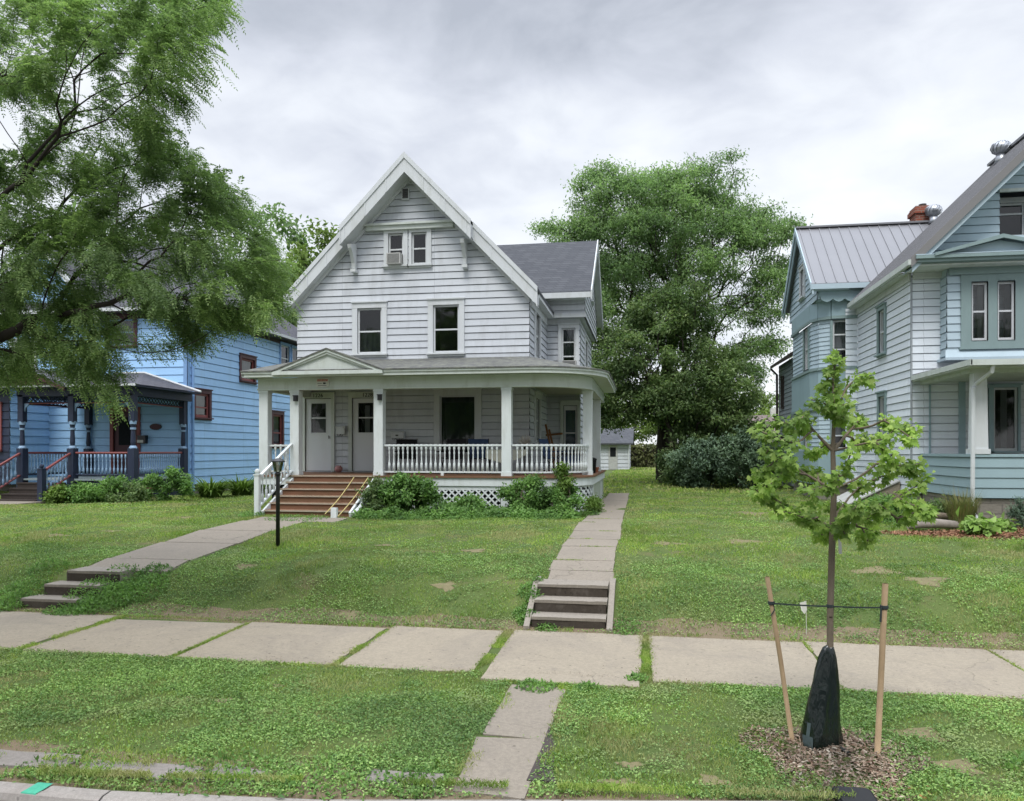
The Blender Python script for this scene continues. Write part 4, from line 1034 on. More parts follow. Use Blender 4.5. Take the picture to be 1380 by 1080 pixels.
# ================================================================ BLUE HOUSE
BX, BY = -15.2, 24.0; BL = -23.5
B = thing('blue_house', 'bright blue two storey clapboard house with navy porch and maroon window trim', 'house', (-19, BY, 1.0))
fB = Fr((0, BY), (1, 0), (0, -1)); fBS = Fr((BX, 0), (0, 1), (1, 0))
mb = MB()
bw_f = [(-18.12, -17.18, 6.10, 7.0), (-21.9, -21.0, 5.0, 6.3)]
bdoor = [(-17.95, -17.05, 1.70, 3.85)]
bw_s = [(24.42, 25.28, 3.66, 4.50), (27.5, 28.5, 5.2, 6.06), (30.05, 30.9, 2.7, 4.02)]
siding(mb, fB, [(BL, 1.35), (BX, 1.35), (BX, 7.22), (BL, 7.22)], bw_f + bdoor, .265, .016, .022, .035)
siding(mb, fBS, [(BY, 1.35), (34.5, 1.35), (34.5, 7.22), (BY, 7.22)], bw_s + [(30.75, 31.55, 6.0, 7.0), (31.8, 32.6, 6.0, 7.0)], .265, .016, .022, .035)
mb.quad((BL, BY, 1.3), (BL, 34.5, 1.3), (BL, 34.5, 7.2), (BL, BY, 7.2)); mb.quad((BL, 34.5, 1.3), (BX, 34.5, 1.3), (BX, 34.5, 7.2), (BL, 34.5, 7.2))
mb.build('wall', [M['blue_siding'], M['dark_room']], B)
mb = MB(); mb.box(BL + .05, BX - .05, BY + .05, 34.45, .9, 1.34); mb.build('foundation', M['stone'], B)
mb = MB(); mb.box(BX - .13, BX + .026, BY - .028, BY - .0, 1.35, 7.1); mb.box(BX + .0, BX + .03, BY - .028, BY + .10, 1.35, 7.1); mb.build('corner_board', M['blue_trim'], B)
mb = MB(); mb.tube([(BX + .09, BY + .22, 7.2), (BX + .07, BY + .22, 6.9), (BX + .075, BY + .22, 1.3), (BX + .15, BY + .15, 1.15)], .045, 8); mb.build('downspout', M['blue_trim'], B)
# hip roof
ez = 7.30; ov = .45; x0, x1, y0, y1 = BL - ov, BX + ov, BY - ov, 34.5 + ov
rd = 4.3; rz = ez + rd * .80
mb = MB(); ry0, ry1 = y0 + rd, y1 - rd; rxm0, rxm1 = x0 + rd, x1 - rd
for q in ([(x0, y0, ez), (x1, y0, ez), (rxm1, ry0, rz), (rxm0, ry0, rz)], [(x1, y0, ez), (x1, y1, ez), (rxm1, ry1, rz), (rxm1, ry0, rz)], [(x1, y1, ez), (x0, y1, ez), (rxm0, ry1, rz), (rxm1, ry1, rz)], [(x0, y1, ez), (x0, y0, ez), (rxm0, ry0, rz), (rxm0, ry1, rz)], [(rxm0, ry0, rz), (rxm1, ry0, rz), (rxm1, ry1, rz), (rxm0, ry1, rz)]):
    mb.quad(*q)
mb.build('roof', M['shingle_blue'], B)
mb = MB()
mb.box(x0, x1, y0 - .03, y0, ez - .10, ez + .01); mb.box(x1, x1 + .03, y0 - .03, y1, ez - .10, ez + .01)
mb.build('gutter', M['white_trim'], B)
mb = MB(); mb.box(x0 + .01, x1 - .01, y0 + .01, y1 - .01, ez - .14, ez - .06); mb.box(BL, BX + .03, BY - .04, BY - .028, 7.0, ez - .145); mb.box(BX + .03, BX + .045, BY, 34.4, 7.02, ez - .145); mb.build('soffit', M['brown_dark'], B)
# front cross gable above, mostly behind the leaves
mb = MB(); gxm = -20.6
mb.prism([(gxm - 1.9, BY - .0, 7.2), (gxm + 1.9, BY - .0, 7.2), (gxm, BY - .0, 9.6)], (0, 1.5, 0)); mb.build('gable_wall', M['blue_siding'], B)
mb = MB()
for s in (-1, 1):
    slab(mb, [(gxm, BY - .4, 9.85), (gxm + s * 2.4, BY - .4, 6.95), (gxm + s * 2.4, BY + 3.4, 6.95), (gxm, BY + 3.4, 9.85)], .1)
mb.build('gable_roof', M['shingle_blue'], B)
mb = MB()
for s in (-1, 1):
    mb.prism([(gxm, BY - .44, 9.88), (gxm + s * 2.4, BY - .44, 6.98), (gxm + s * 2.4, BY - .44, 6.72), (gxm, BY - .44, 9.62)], (0, .05, 0))
mb.build('rake_board', M['white_trim'], B)

window(fB, B, *bw_f[0], casing=.13, mt=M['maroon'], ms=M['pale_blue'], rails=(.5,), curtain=M['curtain_dim'])
window(fB, B, *bw_f[1], casing=.1, rails=(.5,), curtain=M['curtain_dim'])
for h in bw_s: window(fBS, B, *h, casing=.13, mt=M['maroon'], ms=M['red_trim'], rails=(.42,), curtain=M['curtain'], ct=(0, 1, .15, .95), name='side_window', sash_w=.08)
for h in [(30.75, 31.55, 6.0, 7.0), (31.8, 32.6, 6.0, 7.0)]: window(fBS, B, *h, casing=.07, mt=M['blue_trim'], rails=(.45,), curtain=M['curtain_dim'], name='side_window')
# projecting room at the left, navy corner, red window
mb = MB(); fP = Fr((0, 22.3), (1, 0), (0, -1)); pwn = (-21.75, -20.85, 2.55, 3.95)
siding(mb, fP, [(-24, 1.4), (-20.45, 1.4), (-20.45, 4.6), (-24, 4.6)], [pwn], .265, .016, .022, .035)
mb.build('front_room_wall', [M['navy'], M['dark_room']], B)
mb = MB(); siding(mb, Fr((-20.45, 0), (0, 1), (1, 0)), [(22.3, 1.4), (24, 1.4), (24, 4.6), (22.3, 4.6)], [], .265, .016, .022, .035, room=False); mb.build('front_room_side', M['blue_siding'], B)
window(fP, B, *pwn, casing=.12, mt=M['red_trim'], ms=M['red_trim'], rails=(.5,), curtain=M['curtain'], ct=(0, 1, .4, 1))
mb = MB(); slab(mb, [(-24.3, 21.9, 4.6), (-20.1, 21.9, 4.6), (-20.1, 24, 5.3), (-24.3, 24, 5.3)], .1); mb.build('front_room_roof', M['shingle_blue'], B)
# porch
PY = 21.0; FZ = 1.66; bx0, bx1 = -18.85, -15.12
mb = MB(); mb.box(bx0 - .1, bx1 + .08, PY - .08, BY - .03, FZ - .05, FZ); mb.build('porch_floor', plain('porch_floor_grey', (.24, .29, .30), .6), B)
mb = MB(); mb.box(bx0 + 1.75, bx1 + .03, PY - .03, PY + .0, 1.38, FZ - .055); mb.box(bx1 + .0, bx1 + .03, PY, BY - .03, 1.38, FZ - .055); mb.box(bx0 + 1.8, bx1, PY + .05, PY + .08, .95, 1.38); mb.box(bx1 - .05, bx1 - .02, PY + .05, BY, .95, 1.38); mb.build('porch_skirt', M['navy'], B)
mb = MB()
for (a, b) in ((-17.0, -15.35), (-15.0, -15.0)):
    if b > a:
        mb.box(a, b, PY - .045, PY - .032, 1.33, 1.37); mb.box(a, a + .035, PY - .045, PY - .032, 1.0, 1.33); mb.box(b - .035, b, PY - .045, PY - .032, 1.0, 1.33)
mb.box(bx1 + .032, bx1 + .045, PY + .3, BY - .3, 1.33, 1.37); mb.build('skirt_red_frame', M['red_trim'], B)
posts = [(-18.83, PY), (-17.1, PY), (-15.07, PY), (-15.28, BY - .12), (-18.83, BY - .12), (-18.0 + .0, BY - .5)]
for (x, y) in posts[:5]:
    mb = MB(); mb.box(x - .11, x + .11, y - .11, y + .11, FZ - (.6 if y == PY else 0), FZ + .92)
    mb.lathe([(.09, .92), (.06, 1.0), (.075, 1.1), (.055, 1.5), (.075, 1.62), (.09, 1.66)], (x, y, FZ), 12); mb.box(x - .09, x + .09, y - .09, y + .09, FZ + 1.72, FZ + 2.55)
    p_ = mb.build('porch_post', M['navy'], B)
    for pr_ in ([(.112, .90), (.116, .94), (.08, 1.0)], [(.098, 1.64), (.1, 1.74)], [(.082, 1.48), (.084, 1.54)]):
        mb = MB(); mb.lathe(pr_, (x, y, FZ), 12); mb.build('turned_band', M['pale_blue'], p_)
bz = FZ + 2.32
mb = MB(); mb.box(bx0 - .1, bx1 + .1, PY - .09, PY + .09, bz + .18, bz + .42); mb.box(bx1 - .1, bx1 + .1, PY + .09, BY, bz + .18, bz + .42); mb.box(bx0 - .1, bx0 + .1, PY + .09, BY, bz + .18, bz + .42)
mb.box(bx0 - .5, bx1 + .42, PY - .42, BY - .03, bz + .42, bz + .47); mb.build('porch_beam', M['navy'], B)
fz_ = MB(); red = MB()
def frieze(mb, a, b):
    a, b = Vector((*a, 0)), Vector((*b, 0)); d = (b - a); Ln = d.length; d.normalize(); n = int(Ln / .16)
    for k in range(n):
        p = a + d * (Ln * (k + .5) / n)
        for q in ((-.07, -.07, .07, .07), (-.07, .07, .07, -.07)):
            s_, e_ = p + d * q[0] + Vector((0, 0, bz + .09 + q[1])), p + d * q[2] + Vector((0, 0, bz + .09 + q[3])); mb.tube([s_, e_], .017, 4, False)
    for z in (bz + .175, bz - .0): mb.tube([a + Vector((0, 0, z)), b + Vector((0, 0, z))], .02, 4, False)
    red.tube([a + Vector((0, 0, bz - .03)), b + Vector((0, 0, bz - .03))], .016, 4, False)
frieze(fz_, (-17.0, PY), (-15.18, PY)); frieze(fz_, (-18.7, PY), (-17.2, PY)); frieze(fz_, (-15.08, PY + .1), (-15.25, BY - .2)); frieze(fz_, (-18.83, PY + .1), (-18.83, BY - .2))
fz_.build('frieze', M['navy'], B); red.build('frieze_red_line', M['red_trim'], B)
mb = MB()
for (x, s) in ((-17.1, 1), (-15.07, -1), (-17.1, -1), (-18.83, 1)):
    mb.prism([(x + s * .09, PY - .02, bz - .03), (x + s * .25, PY - .02, bz - .03), (x + s * .2, PY - .02, bz - .10), (x + s * .12, PY - .02, bz - .16), (x + s * .09, PY - .02, bz - .28)], (0, .04, 0))
mb.build('post_bracket', M['pale_blue'], B)
mb = MB(); e0, e1 = bx0 - .55, bx1 + .45; ey = PY - .45; ez2 = bz + .48; iz = 5.12; tx = -16.75
mb.quad((e0, ey, ez2), (e1, ey, ez2), (tx, BY - .03, iz), (e0, BY - .03, iz)); mb.quad((e1, ey, ez2), (e1, BY - .03, ez2), (tx, BY - .03, iz))
slab(mb, [(-18.3, ey - .12, 5.0), (-19.65, ey - .12, ez2 + .0), (-19.65, ey + .3, ez2), (-18.3, BY - .5, 5.0)], .06)
slab(mb, [(-18.3, ey - .12, 5.0), (-16.95, ey - .12, ez2 + .0), (-16.95, ey + .3, ez2), (-18.3, BY - .5, 5.0)], .06)
mb.build('porch_roof', M['shingle_blue'], B)
mb = MB(); mb.tube([(e1, BY - .05, ez2 + .02), (tx, BY - .06, iz + .03), (-17.9, BY - .06, iz + .03)], .045, 6); mb.build('porch_flashing', M['white_trim'], B)
mb = MB(); mb.box(e0, e1, ey - .02, ey, ez2 - .05, ez2 + .012); mb.build('porch_gutter', M['white_trim'], B)
mb = MB(); mb.prism([(-19.5, ey - .06, ez2 + .02), (-17.1, ey - .06, ez2 + .02), (-18.3, ey - .06, 4.90)], (0, .05, 0))
for s in (-1, 1): mb.prism([(-18.3, ey - .13, 4.95), (-18.3 + s * 1.36, ey - .13, ez2 - .06), (-18.3 + s * 1.36, ey - .13, ez2 - .17), (-18.3, ey - .13, 4.83)], (0, .06, 0))
mb.build('pediment', M['maroon'], B)
bm2 = baluster_mesh(.60, .028, M['pale_blue'])
def brail(a, b):
    a, b = Vector((*a, 0)), Vector((*b, 0)); mb = MB(); mb.tube([a + Vector((0, 0, FZ + .78)), b + Vector((0, 0, FZ + .78))], .038, 6)
    r = mb.build('railing', M['red_trim'], B); lb_ = MB(); lb_.tube([a + Vector((0, 0, FZ + .12)), b + Vector((0, 0, FZ + .12))], .032, 4); lb_.build('bottom_rail', M['navy'], r); n = round((b - a).length / .125)
    for k in range(1, n): q = a.lerp(b, k / n); put(bm2, 'baluster', r, (q.x, q.y, FZ + .14))
brail((-16.98, PY), (-15.19, PY)); brail((-15.08, PY + .12), (-15.26, BY - .25)); brail((-18.83, PY + .12), (-18.83, BY - .25))
mb = MB(); nst = 4; rs = (FZ - 1.05) / nst
for k in range(1, nst + 1):
    zt = FZ - rs * k + (rs if k == 0 else 0); mb.box(-18.7, -17.25, PY - .08 - .3 * k, PY - .08 - .3 * (k - 1), zt + .0, zt + .04); mb.box(-18.68, -17.27, PY - .06 - .3 * k, PY - .03 - .3 * k, zt - rs + .04, zt - .001)
mb.build('stairs', M['brown_dark'], B)
stair_rail(B, (-17.1, PY - .1, FZ), (-17.12, PY - 1.15, 1.15), M['navy'], bm2, 7, .74, .08, True, M['red_trim'])
stair_rail(B, (-18.83, PY - .1, FZ), (-18.86, PY - 1.15, 1.15), M['navy'], bm2, 7, .74, .08, True, M['red_trim'])
# door
dh = bdoor[0]; mb = MB()
for (a, b, c_, d_) in ((dh[0] - .12, dh[0], dh[2], dh[3]), (dh[1], dh[1] + .12, dh[2], dh[3]), (dh[0] - .12, dh[1] + .12, dh[3], dh[3] + .14)): fB.box(mb, a, b, c_, d_, 0, .06)
dB = mb.build('door', M['red_trim'], B)
mb = MB(); fB.box(mb, dh[0] + .01, dh[1] - .01, dh[2], dh[3], -.06, -.01); fB.box(mb, dh[0] + .2, dh[1] - .2, dh[2] + .2, dh[2] + .9, -.01, .0); mb.build('door_leaf', M['maroon'], dB)
mb = MB(); fB.box(mb, dh[0] + .18, dh[1] - .18, dh[2] + 1.0, dh[3] - .2, -.012, -.004); mb.build('pane', M['dark_room'], dB)
mb = MB(); mb.lathe([(.0, 0), (.03, .0), (.035, .03), (.01, .05)], (dh[1] - .1, BY - .05, dh[2] + 1.0), 8); mb.build('handle', M['galv'], dB)
t = thing('wall_plaque', 'dark oval plaque on the blue wall under the navy porch roof', 'plaque', (-16.35, BY - .04, 3.3))
mb = MB(); mb.prism([(-16.35 + .22 * math.cos(a), BY - .05, 3.32 + .11 * math.sin(a)) for a in np.linspace(0, 2 * math.pi, 18)[:-1]], (0, .025, 0)); mb.build('board', M['dark_metal'], t)
mb = MB(); mb.prism([(-16.35 + .19 * math.cos(a), BY - .058, 3.32 + .085 * math.sin(a)) for a in np.linspace(0, 2 * math.pi, 18)[:-1]], (0, .006, 0)); mb.build('face', M['maroon'], t)
t = thing('letter_box', 'black letter box with a white paper on the blue wall beside the red door', 'mailbox', (-16.8, BY - .04, 2.8))
mb = MB(); mb.box(-16.95, -16.65, BY - .17, BY - .03, 2.75, 3.0); mb.build('box', M['dark_metal'], t)
mb = MB(); mb.box(-16.96, -16.64, BY - .19, BY - .03, 3.001, 3.03); mb.build('lid', M['dark_metal'], t)
mb = MB(); mb.box(-16.95, -16.72, BY - .18, BY - .172, 2.78, 2.87); mb.build('paper', M['sign_white'], t)

# ================================================================ MINT HOUSE (right)
GXW, GYF = 6.16, 19.6; RXm = 9.72; eave_z = 6.83; rs_ = .99; RR = 13.4
G = thing('mint_house', 'pale mint and white two storey house with grey metal roof, at the right', 'house', (9.5, GYF, 1.0))
GROOF = 1
def grz(x): return eave_z + rs_ * (RXm - 5.88) - rs_ * abs(x - RXm)
fG = Fr((0, GYF), (1, 0), (0, -1)); fGL = Fr((GXW, 0), (0, 1), (-1, 0))
pw = [(7.56, 7.80, 2.50, 3.96), (7.90, 8.42, 2.50, 3.96)]
lw = [(21.62, 22.16, 5.06, 6.22), (21.6, 22.14, 2.7, 3.94)]
mb = MB()
siding(mb, fG, [(GXW, 1.5), (RR - .1, 1.5), (RR - .1, 6.75), (GXW, 6.75)], [(a, b, c_, d_) for a, b, c_, d_ in pw], .182, .014, .02, .03)
siding(mb, fGL, [(GYF, 1.5), (24.35, 1.5), (24.35, 6.7), (GYF, 6.7)], lw, .182, .014, .02, .03)
mb.build('wall', [M['lilac_siding'], M['dark_room']], G)
mb = MB(); siding(mb, Fr((0, 19.45), (1, 0), (0, -1)), [(6.3, 6.95), (13.1, 6.95), (RXm, grz(RXm) - .15)], [(7.98, 9.6, 7.42, 8.42)], .182, .014, .02, .03)
mb.build('gable_wall', [M['mint_siding'], M['dark_room']], G)
gw = Fr((0, 19.95), (1, 0), (0, -1))
window(gw, G, 8.14, 8.72, 7.5, 8.3, casing=.12, name='gable_window', rails=(.68,)); window(gw, G, 8.9, 9.5, 7.5, 8.3, casing=.1, name='gable_window', rails=(.68,))
mb = MB(); siding(mb, gw, [(7.98, 7.42), (9.6, 7.42), (9.6, 8.42), (7.98, 8.42)], [(8.14, 8.72, 7.5, 8.3), (8.9, 9.5, 7.5, 8.3)], .182, .014, .02, .03); mb.build('recess_back', [M['mint_panel'], M['dark_room']], G)
mb = MB(); mb.box(7.95, 9.63, 19.36, 19.43, 8.40, 8.47); mb.build('recess_head', M['porch_trim'], G)
# second storey bay over the porch
fBay = Fr((0, 19.2), (1, 0), (0, -1)); bayw = [(7.28, 7.62, 5.0, 6.32), (7.82, 8.18, 5.0, 6.32)]
mb = MB(); siding(mb, fBay, [(6.78, 4.66), (12.2, 4.66), (12.2, 6.66), (6.78, 6.66)], bayw, .182, .014, .02, .03)
siding(mb, Fr((6.78, 0), (0, 1), (-1, 0)), [(19.2, 4.66), (19.6, 4.66), (19.6, 6.66), (19.2, 6.66)], [], .182, .014, .02, .03, room=False)
mb.build('bay_wall', [M['mint_siding'], M['dark_room']], G)
mb = MB(); fBay.prism(mb, [(6.70, 4.56), (12.3, 4.56), (12.3, 4.62), (6.70, 4.62)], -.4, .14)
mb.prism([(6.70, 19.06, 4.62), (12.3, 19.06, 4.62), (12.3, 19.18, 4.80), (6.74, 19.18, 4.80)], (0, .01, 0)); mb.build('bay_skirt', M['mint_siding'], G)
mb = MB(); p = .045
for (a, b, c_, d_) in ((7.06, 7.28, 4.84, 6.34), (7.62, 7.82, 5.0, 6.34), (8.18, 8.40, 4.84, 6.34), (7.06, 8.40, 6.34, 6.50), (7.28, 8.18, 4.84, 5.0)): fBay.box(mb, a, b, c_, d_, .0, p)
fBay.box(mb, 7.02, 8.44, 4.80, 4.845, 0, .09); mb.build('window_surround', M['mint_deep'], G)
for h in bayw: window(fBay, G, *h, casing=.001, cas=(0, 0, 0, 0), sill=False, curtain=M['curtain'] if h[0] < 7.5 else M['curtain_dim'], ct=(.55, 1, 0, 1))
# cornice, pent roof, low pediment
mb = MB(); mb.box(5.95, RR, 18.70, 18.76, 6.72, 6.84); mb.box(5.95, RR, 18.76, 19.6, 6.70, 6.74); mb.box(5.95, RR, 18.64, 18.70, 6.79, 6.86)
mb.box(6.80, 12.2, 19.12, 19.17, 6.50, 6.69)
mb.build('cornice', M['mint_deep'], G)
mb = MB(); mb.box(6.0, RR, 18.80, 19.55, 6.66, 6.695); mb.box(GXW - .0, 6.9, 19.5, 19.57, 6.52, 6.655); mb.build('cornice_soffit', M['porch_trim'], G)
mb = MB(); slab(mb, [(5.95, 18.66, 6.89), (RR, 18.66, 6.89), (RR, 19.43, 7.02), (6.1, 19.43, 7.02)], .02)
mb.build('pent_roof', M['mint_siding'], G)
mb = MB(); pxm = 7.72; hw = 1.35; pz = 7.22
mb.prism([(pxm - hw + .1, 18.80, 6.90), (pxm + hw - .1, 18.80, 6.90), (pxm, 18.80, pz - .06)], (0, .04, 0)); mb.build('pediment', M['mint_siding'], G)
mb = MB()
for s in (-1, 1):
    slab(mb, [(pxm, 18.62, pz + .04), (pxm + s * (hw + .04), 18.62, 6.90), (pxm + s * (hw + .04), 18.9, 6.95), (pxm, 19.42, pz + .06)], .03)
    mb.prism([(pxm, 18.60, pz + .03), (pxm + s * (hw + .04), 18.60, 6.89), (pxm + s * (hw + .04), 18.60, 6.83), (pxm, 18.60, pz - .05)], (0, .04, 0))
mb.build('pediment_rake', M['mint_deep'], G)
# main roof with standing ribs
mb = MB(); yb0, yb1 = 18.72, 24.2
for s in (-1, 1):
    xe = RXm + s * (RXm - 5.86)
    slab(mb, [(RXm, yb0, grz(RXm)), (xe, yb0, grz(xe)), (xe, yb1, grz(xe)), (RXm, yb1, grz(RXm))], .05)
    y = yb0 + .1
    while y < yb1:
        mb.prism([(RXm, y, grz(RXm) + .03), (xe, y, grz(xe) + .03), (xe, y, grz(xe) + .001), (RXm, y, grz(RXm) + .001)], (0, .03, 0)); y += .3
mb.box(RXm - .12, RXm + .12, yb0 - .02, yb1, grz(RXm) - .02, grz(RXm) + .05)
mb.build('roof', M['metal_roof'], G)
mb = MB()
for s in (-1, 1):
    xe = RXm + s * (RXm - 5.86)
    mb.prism([(RXm, yb0 - .03, grz(RXm) + .03), (xe, yb0 - .03, grz(xe) + .03), (xe, yb0 - .03, grz(xe) - .20), (RXm, yb0 - .03, grz(RXm) - .20)], (0, .028, 0))
mb.build('roof_edge_trim', M['metal_edge'], G)
mb = MB()
for s in (-1, 1):
    xe = RXm + s * (RXm - 5.90)
    mb.prism([(RXm, yb0 + .03, grz(RXm) - .20), (xe, yb0 + .03, grz(xe) - .20), (xe, yb0 + .03, grz(xe) - .34), (RXm, yb0 + .03, grz(RXm) - .34)], (0, .04, 0))
    mb.prism([(RXm, yb0 + .08, grz(RXm) - .24), (xe, yb0 + .08, grz(xe) - .24), (xe, 19.42, grz(xe) - .24), (RXm, 19.42, grz(RXm) - .24)], (0, 0, -.02))
mb.build('rake_board', M['mint_siding'], G)
mb = MB(); mb.box(5.80, 5.90, yb0 - .02, 24.1, eave_z - .16, eave_z - .04); mb.build('gutter', M['porch_trim'], G)
mb = MB(); mb.box(5.91, 6.15, yb0 + .9, 24.3, eave_z - .17, eave_z - .145); mb.box(6.10, 6.135, GYF, 24.3, eave_z - .33, eave_z - .17); mb.build('side_soffit', M['porch_trim'], G)
mb = MB(); mb.box(GXW - .03, GXW - .0, GYF - .03, GYF + .03, 1.5, 6.5); mb.build('corner_strip', plain('corner_strip_grey', (.30, .33, .35), .6), G)
for h in lw: window(fGL, G, *h, casing=.10, mt=M['mint_deep'], rails=(.5,), name='side_window')
for i, h in enumerate(pw): window(fG, G, *h, casing=.05, rails=(), mt=M['mint_panel'], curtain=M['curtain'], ct=(.42, .68, .05, 1), name='front_window')
# turbine vents and chimney
for (X_, y, zb_) in ((9.45, 22.95, 10.28), (8.93, 26.4, 9.66)):
    mb = MB(); mb.lathe([(.16, 0), (.13, .10), (.12, .24)], (X_, y, zb_), 14); tv = mb.build('roof_vent', M['galv'], G, True)
    mb = MB(); mb.lathe([(.12, .24), (.20, .30), (.235, .40), (.20, .50), (.10, .56), (.01, .57)], (X_, y, zb_), 18)
    for k in range(14):
        a = 2 * math.pi * k / 14; pth = [(X_ + r * math.cos(a + i * .16), y + r * math.sin(a + i * .16), zb_ + z) for i, (r, z) in enumerate(((.13, .25), (.215, .31), (.25, .40), (.215, .5), (.11, .565)))]
        mb.tube(pth, .012, 4, False)
    mb.build('turbine', M['galv'], tv, True)
mb = MB(); cxh, cyh = 8.77, 26.9
mb.box(cxh - .30, cxh + .30, cyh - .3, cyh + .3, 9.0, 10.30); mb.box(cxh - .35, cxh + .35, cyh - .35, cyh + .35, 10.06, 10.20); mb.box(cxh - .32, cxh + .32, cyh - .32, cyh + .32, 10.20, 10.25)
ch = mb.build('chimney', M['brick'], G)
mb = MB(); mb.lathe([(.12, 0), (.12, .12), (.09, .12)], (cxh, cyh, 10.30), 10); mb.build('flue', M['brown_dark'], ch)
# cross wing with gable facing left
WRY = 26.5; wz = 9.72
def xr_z(y): return wz - .93 * abs(y - WRY)
mb = MB(); XE = 4.80
for ye in (24.02, 28.95):
    slab(mb, [(XE, WRY, wz), (14.6, WRY, wz), (14.6, ye, xr_z(ye)), (XE, ye, xr_z(ye))], .05)
    x = XE + .1
    while x < 14.5:
        mb.prism([(x, WRY, wz + .03), (x, ye, xr_z(ye) + .03), (x, ye, xr_z(ye) + .001), (x, WRY, wz + .001)], (.03, 0, 0)); x += .3
mb.box(XE, 14.6, WRY - .1, WRY + .1, wz - .01, wz + .045)
mb.build('wing_roof', M['metal_roof'], G)
mb = MB(); zt = 6.98
fWg = Fr((5.02, 0), (0, 1), (-1, 0)); 
siding(mb, fWg, [(24.3, zt), (28.75, zt), (28.75, xr_z(28.75) - .1), (WRY, wz - .12), (24.3, xr_z(24.3) - .1)], [(26.1, 26.7, 7.45, 8.35)], .182, .014, .02, .03)
siding(mb, Fr((0, 24.28), (1, 0), (0, -1)), [(5.02, zt), (6.9, zt), (6.9, 7.5), (5.02, 7.5)], [], .182, .014, .02, .03, room=False)
mb.quad((5.02, 24.3, zt), (6.9, 24.3, zt), (6.9, 28.7, zt), (5.02, 28.7, zt))
mb.build('wing_gable_wall', [M['mint_siding'], M['dark_room']], G)
window(fWg, G, 26.1, 26.7, 7.45, 8.35, casing=.11, name='gable_window', curtain=M['curtain'])
mb = MB()
for ye in (24.02, 28.95):
    mb.prism([(XE, WRY, wz + .03), (XE, ye, xr_z(ye) + .03), (XE, ye, xr_z(ye) - .17), (XE, WRY, wz - .17)], (-.03, 0, 0)); mb.prism([(XE + .02, WRY, wz - .16), (XE + .02, ye, xr_z(ye) - .16), (XE + .02, ye, xr_z(ye) - .30), (XE + .02, WRY, wz - .30)], (.04, 0, 0))
mb.box(XE, 6.9, 24.0, 24.04, xr_z(24.02) - .17, xr_z(24.02) - .02); mb.box(XE, 5.86, 24.05, 24.25, xr_z(24.02) - .19, xr_z(24.02) - .16)
mb.build('wing_rake', M['mint_siding'], G)
mb = MB(); mb.box(5.05, 6.7, 24.22, 24.26, 7.05, 7.35); 
sc_pts = [(5.1, 24.20, 7.1)] + [(5.1 + 1.0 * k / 12, 24.20, 6.98 - .09 * abs(math.sin(k * math.pi / 4))) for k in range(13)] + [(6.1, 24.20, 7.1)]
mb.prism(sc_pts, (0, .03, 0)); mb.build('scalloped_board', M['mint_panel'], G)
# rounded bay under the gable
bay = [(6.16, 24.42), (6.0, 24.42), (5.45, 24.46), (5.16, 24.74), (5.03, 25.2), (5.03, 26.6), (5.03, 28.2), (5.3, 28.6)]
def bayband(name, z0, z1, mat, off=0.0, a=0, b=None, th=.05):
    mb = MB(); C = Vector((5.9, 26.6, 0)); P = [Vector((*p, 0)) for p in bay]
    P = [p + (p - C).normalized() * off for p in P][a:b]
    for p, q in zip(P, P[1:]):
        n_ = (q - p).normalized(); nr = Vector((n_.y, -n_.x, 0)) * -th
        mb.prism([p + Vector((0, 0, z0)), q + Vector((0, 0, z0)), q + Vector((0, 0, z1)), p + Vector((0, 0, z1))], nr)
    return mb.build(name, mat, G)
bayband('bay_frieze', 6.50, 6.99, M['mint_panel']); bayband('bay_panel', 3.82, 4.95, M['mint_panel']); bayband('bay_base', 1.5, 2.5, M['mint_panel'])
for z in (6.42, 4.92, 3.74): bayband('bay_band', z, z + .09, M['mint_deep'], .05)
bw_mb = {5.0: MB(), 2.5: MB()}
for p, q in zip(bay, bay[1:]):
    pv, qv = Vector((*p, 0)), Vector((*q, 0)); Ln = (qv - pv).length; d_ = (qv - pv).normalized(); nn = Vector((-d_.y, d_.x, 0))
    if nn.dot(pv - Vector((5.9, 26.6, 0))) < 0: nn = -nn
    F_ = Fr(p, (d_.x, d_.y), (nn.x, nn.y)); 
    for (z0, z1) in ((5.0, 6.42), (2.5, 3.75)):
        hs = []
        if p in ((6.0, 24.42), (5.03, 25.2)):
            hs = [(.04 if p[0] > 5.5 else .3, .52 if p[0] > 5.5 else 1.0, z0 + .05, z1 - .04)]
            window(F_, G, *hs[0], casing=.07, cas=(1, 1, 0, 0), mt=M['mint_deep'], rails=(.35, .68) if p[0] > 5.5 else (.5,), sill=False, name='bay_window', curtain=M['curtain_dim'], ct=(0, 1, .35, 1))
        siding(bw_mb[z0], F_, [(0, z0), (Ln, z0), (Ln, z1), (0, z1)], hs, .13, .012, .016, .02)
for b_ in bw_mb.values(): b_.build('bay_wall', [M['mint_siding'], M['dark_room']], G)
# plain pilaster between bay and side wall, rear part
mb = MB(); siding(mb, Fr((0, 24.36), (1, 0), (0, -1)), [(5.82, 1.5), (6.16, 1.5), (6.16, 6.7), (5.82, 6.7)], [], .182, .014, .02, .03, room=False); mb.build('pilaster', M['lilac_siding'], G)
RW = Fr((5.35, 0), (0, 1), (-1, 0)); rwh = [(31.9, 32.3, 4.2, 5.35), (29.2, 29.7, 4.2, 5.4), (31.9, 32.3, 2.0, 3.0)]
mb = MB(); siding(mb, RW, [(28.6, 1.2), (33.1, 1.2), (33.1, 5.95), (28.6, 5.95)], rwh, .16, .012, .016, .02); mb.quad((5.35, 33.1, 1.2), (12, 33.1, 1.2), (12, 33.1, 5.95), (5.35, 33.1, 5.95)); mb.quad((RR, 19.6, 1.2), (RR, 33.1, 1.2), (RR, 33.1, 6.8), (RR, 19.6, 6.8)); mb.build('rear_wall', [M['shaded_siding'], M['dark_room']], G)
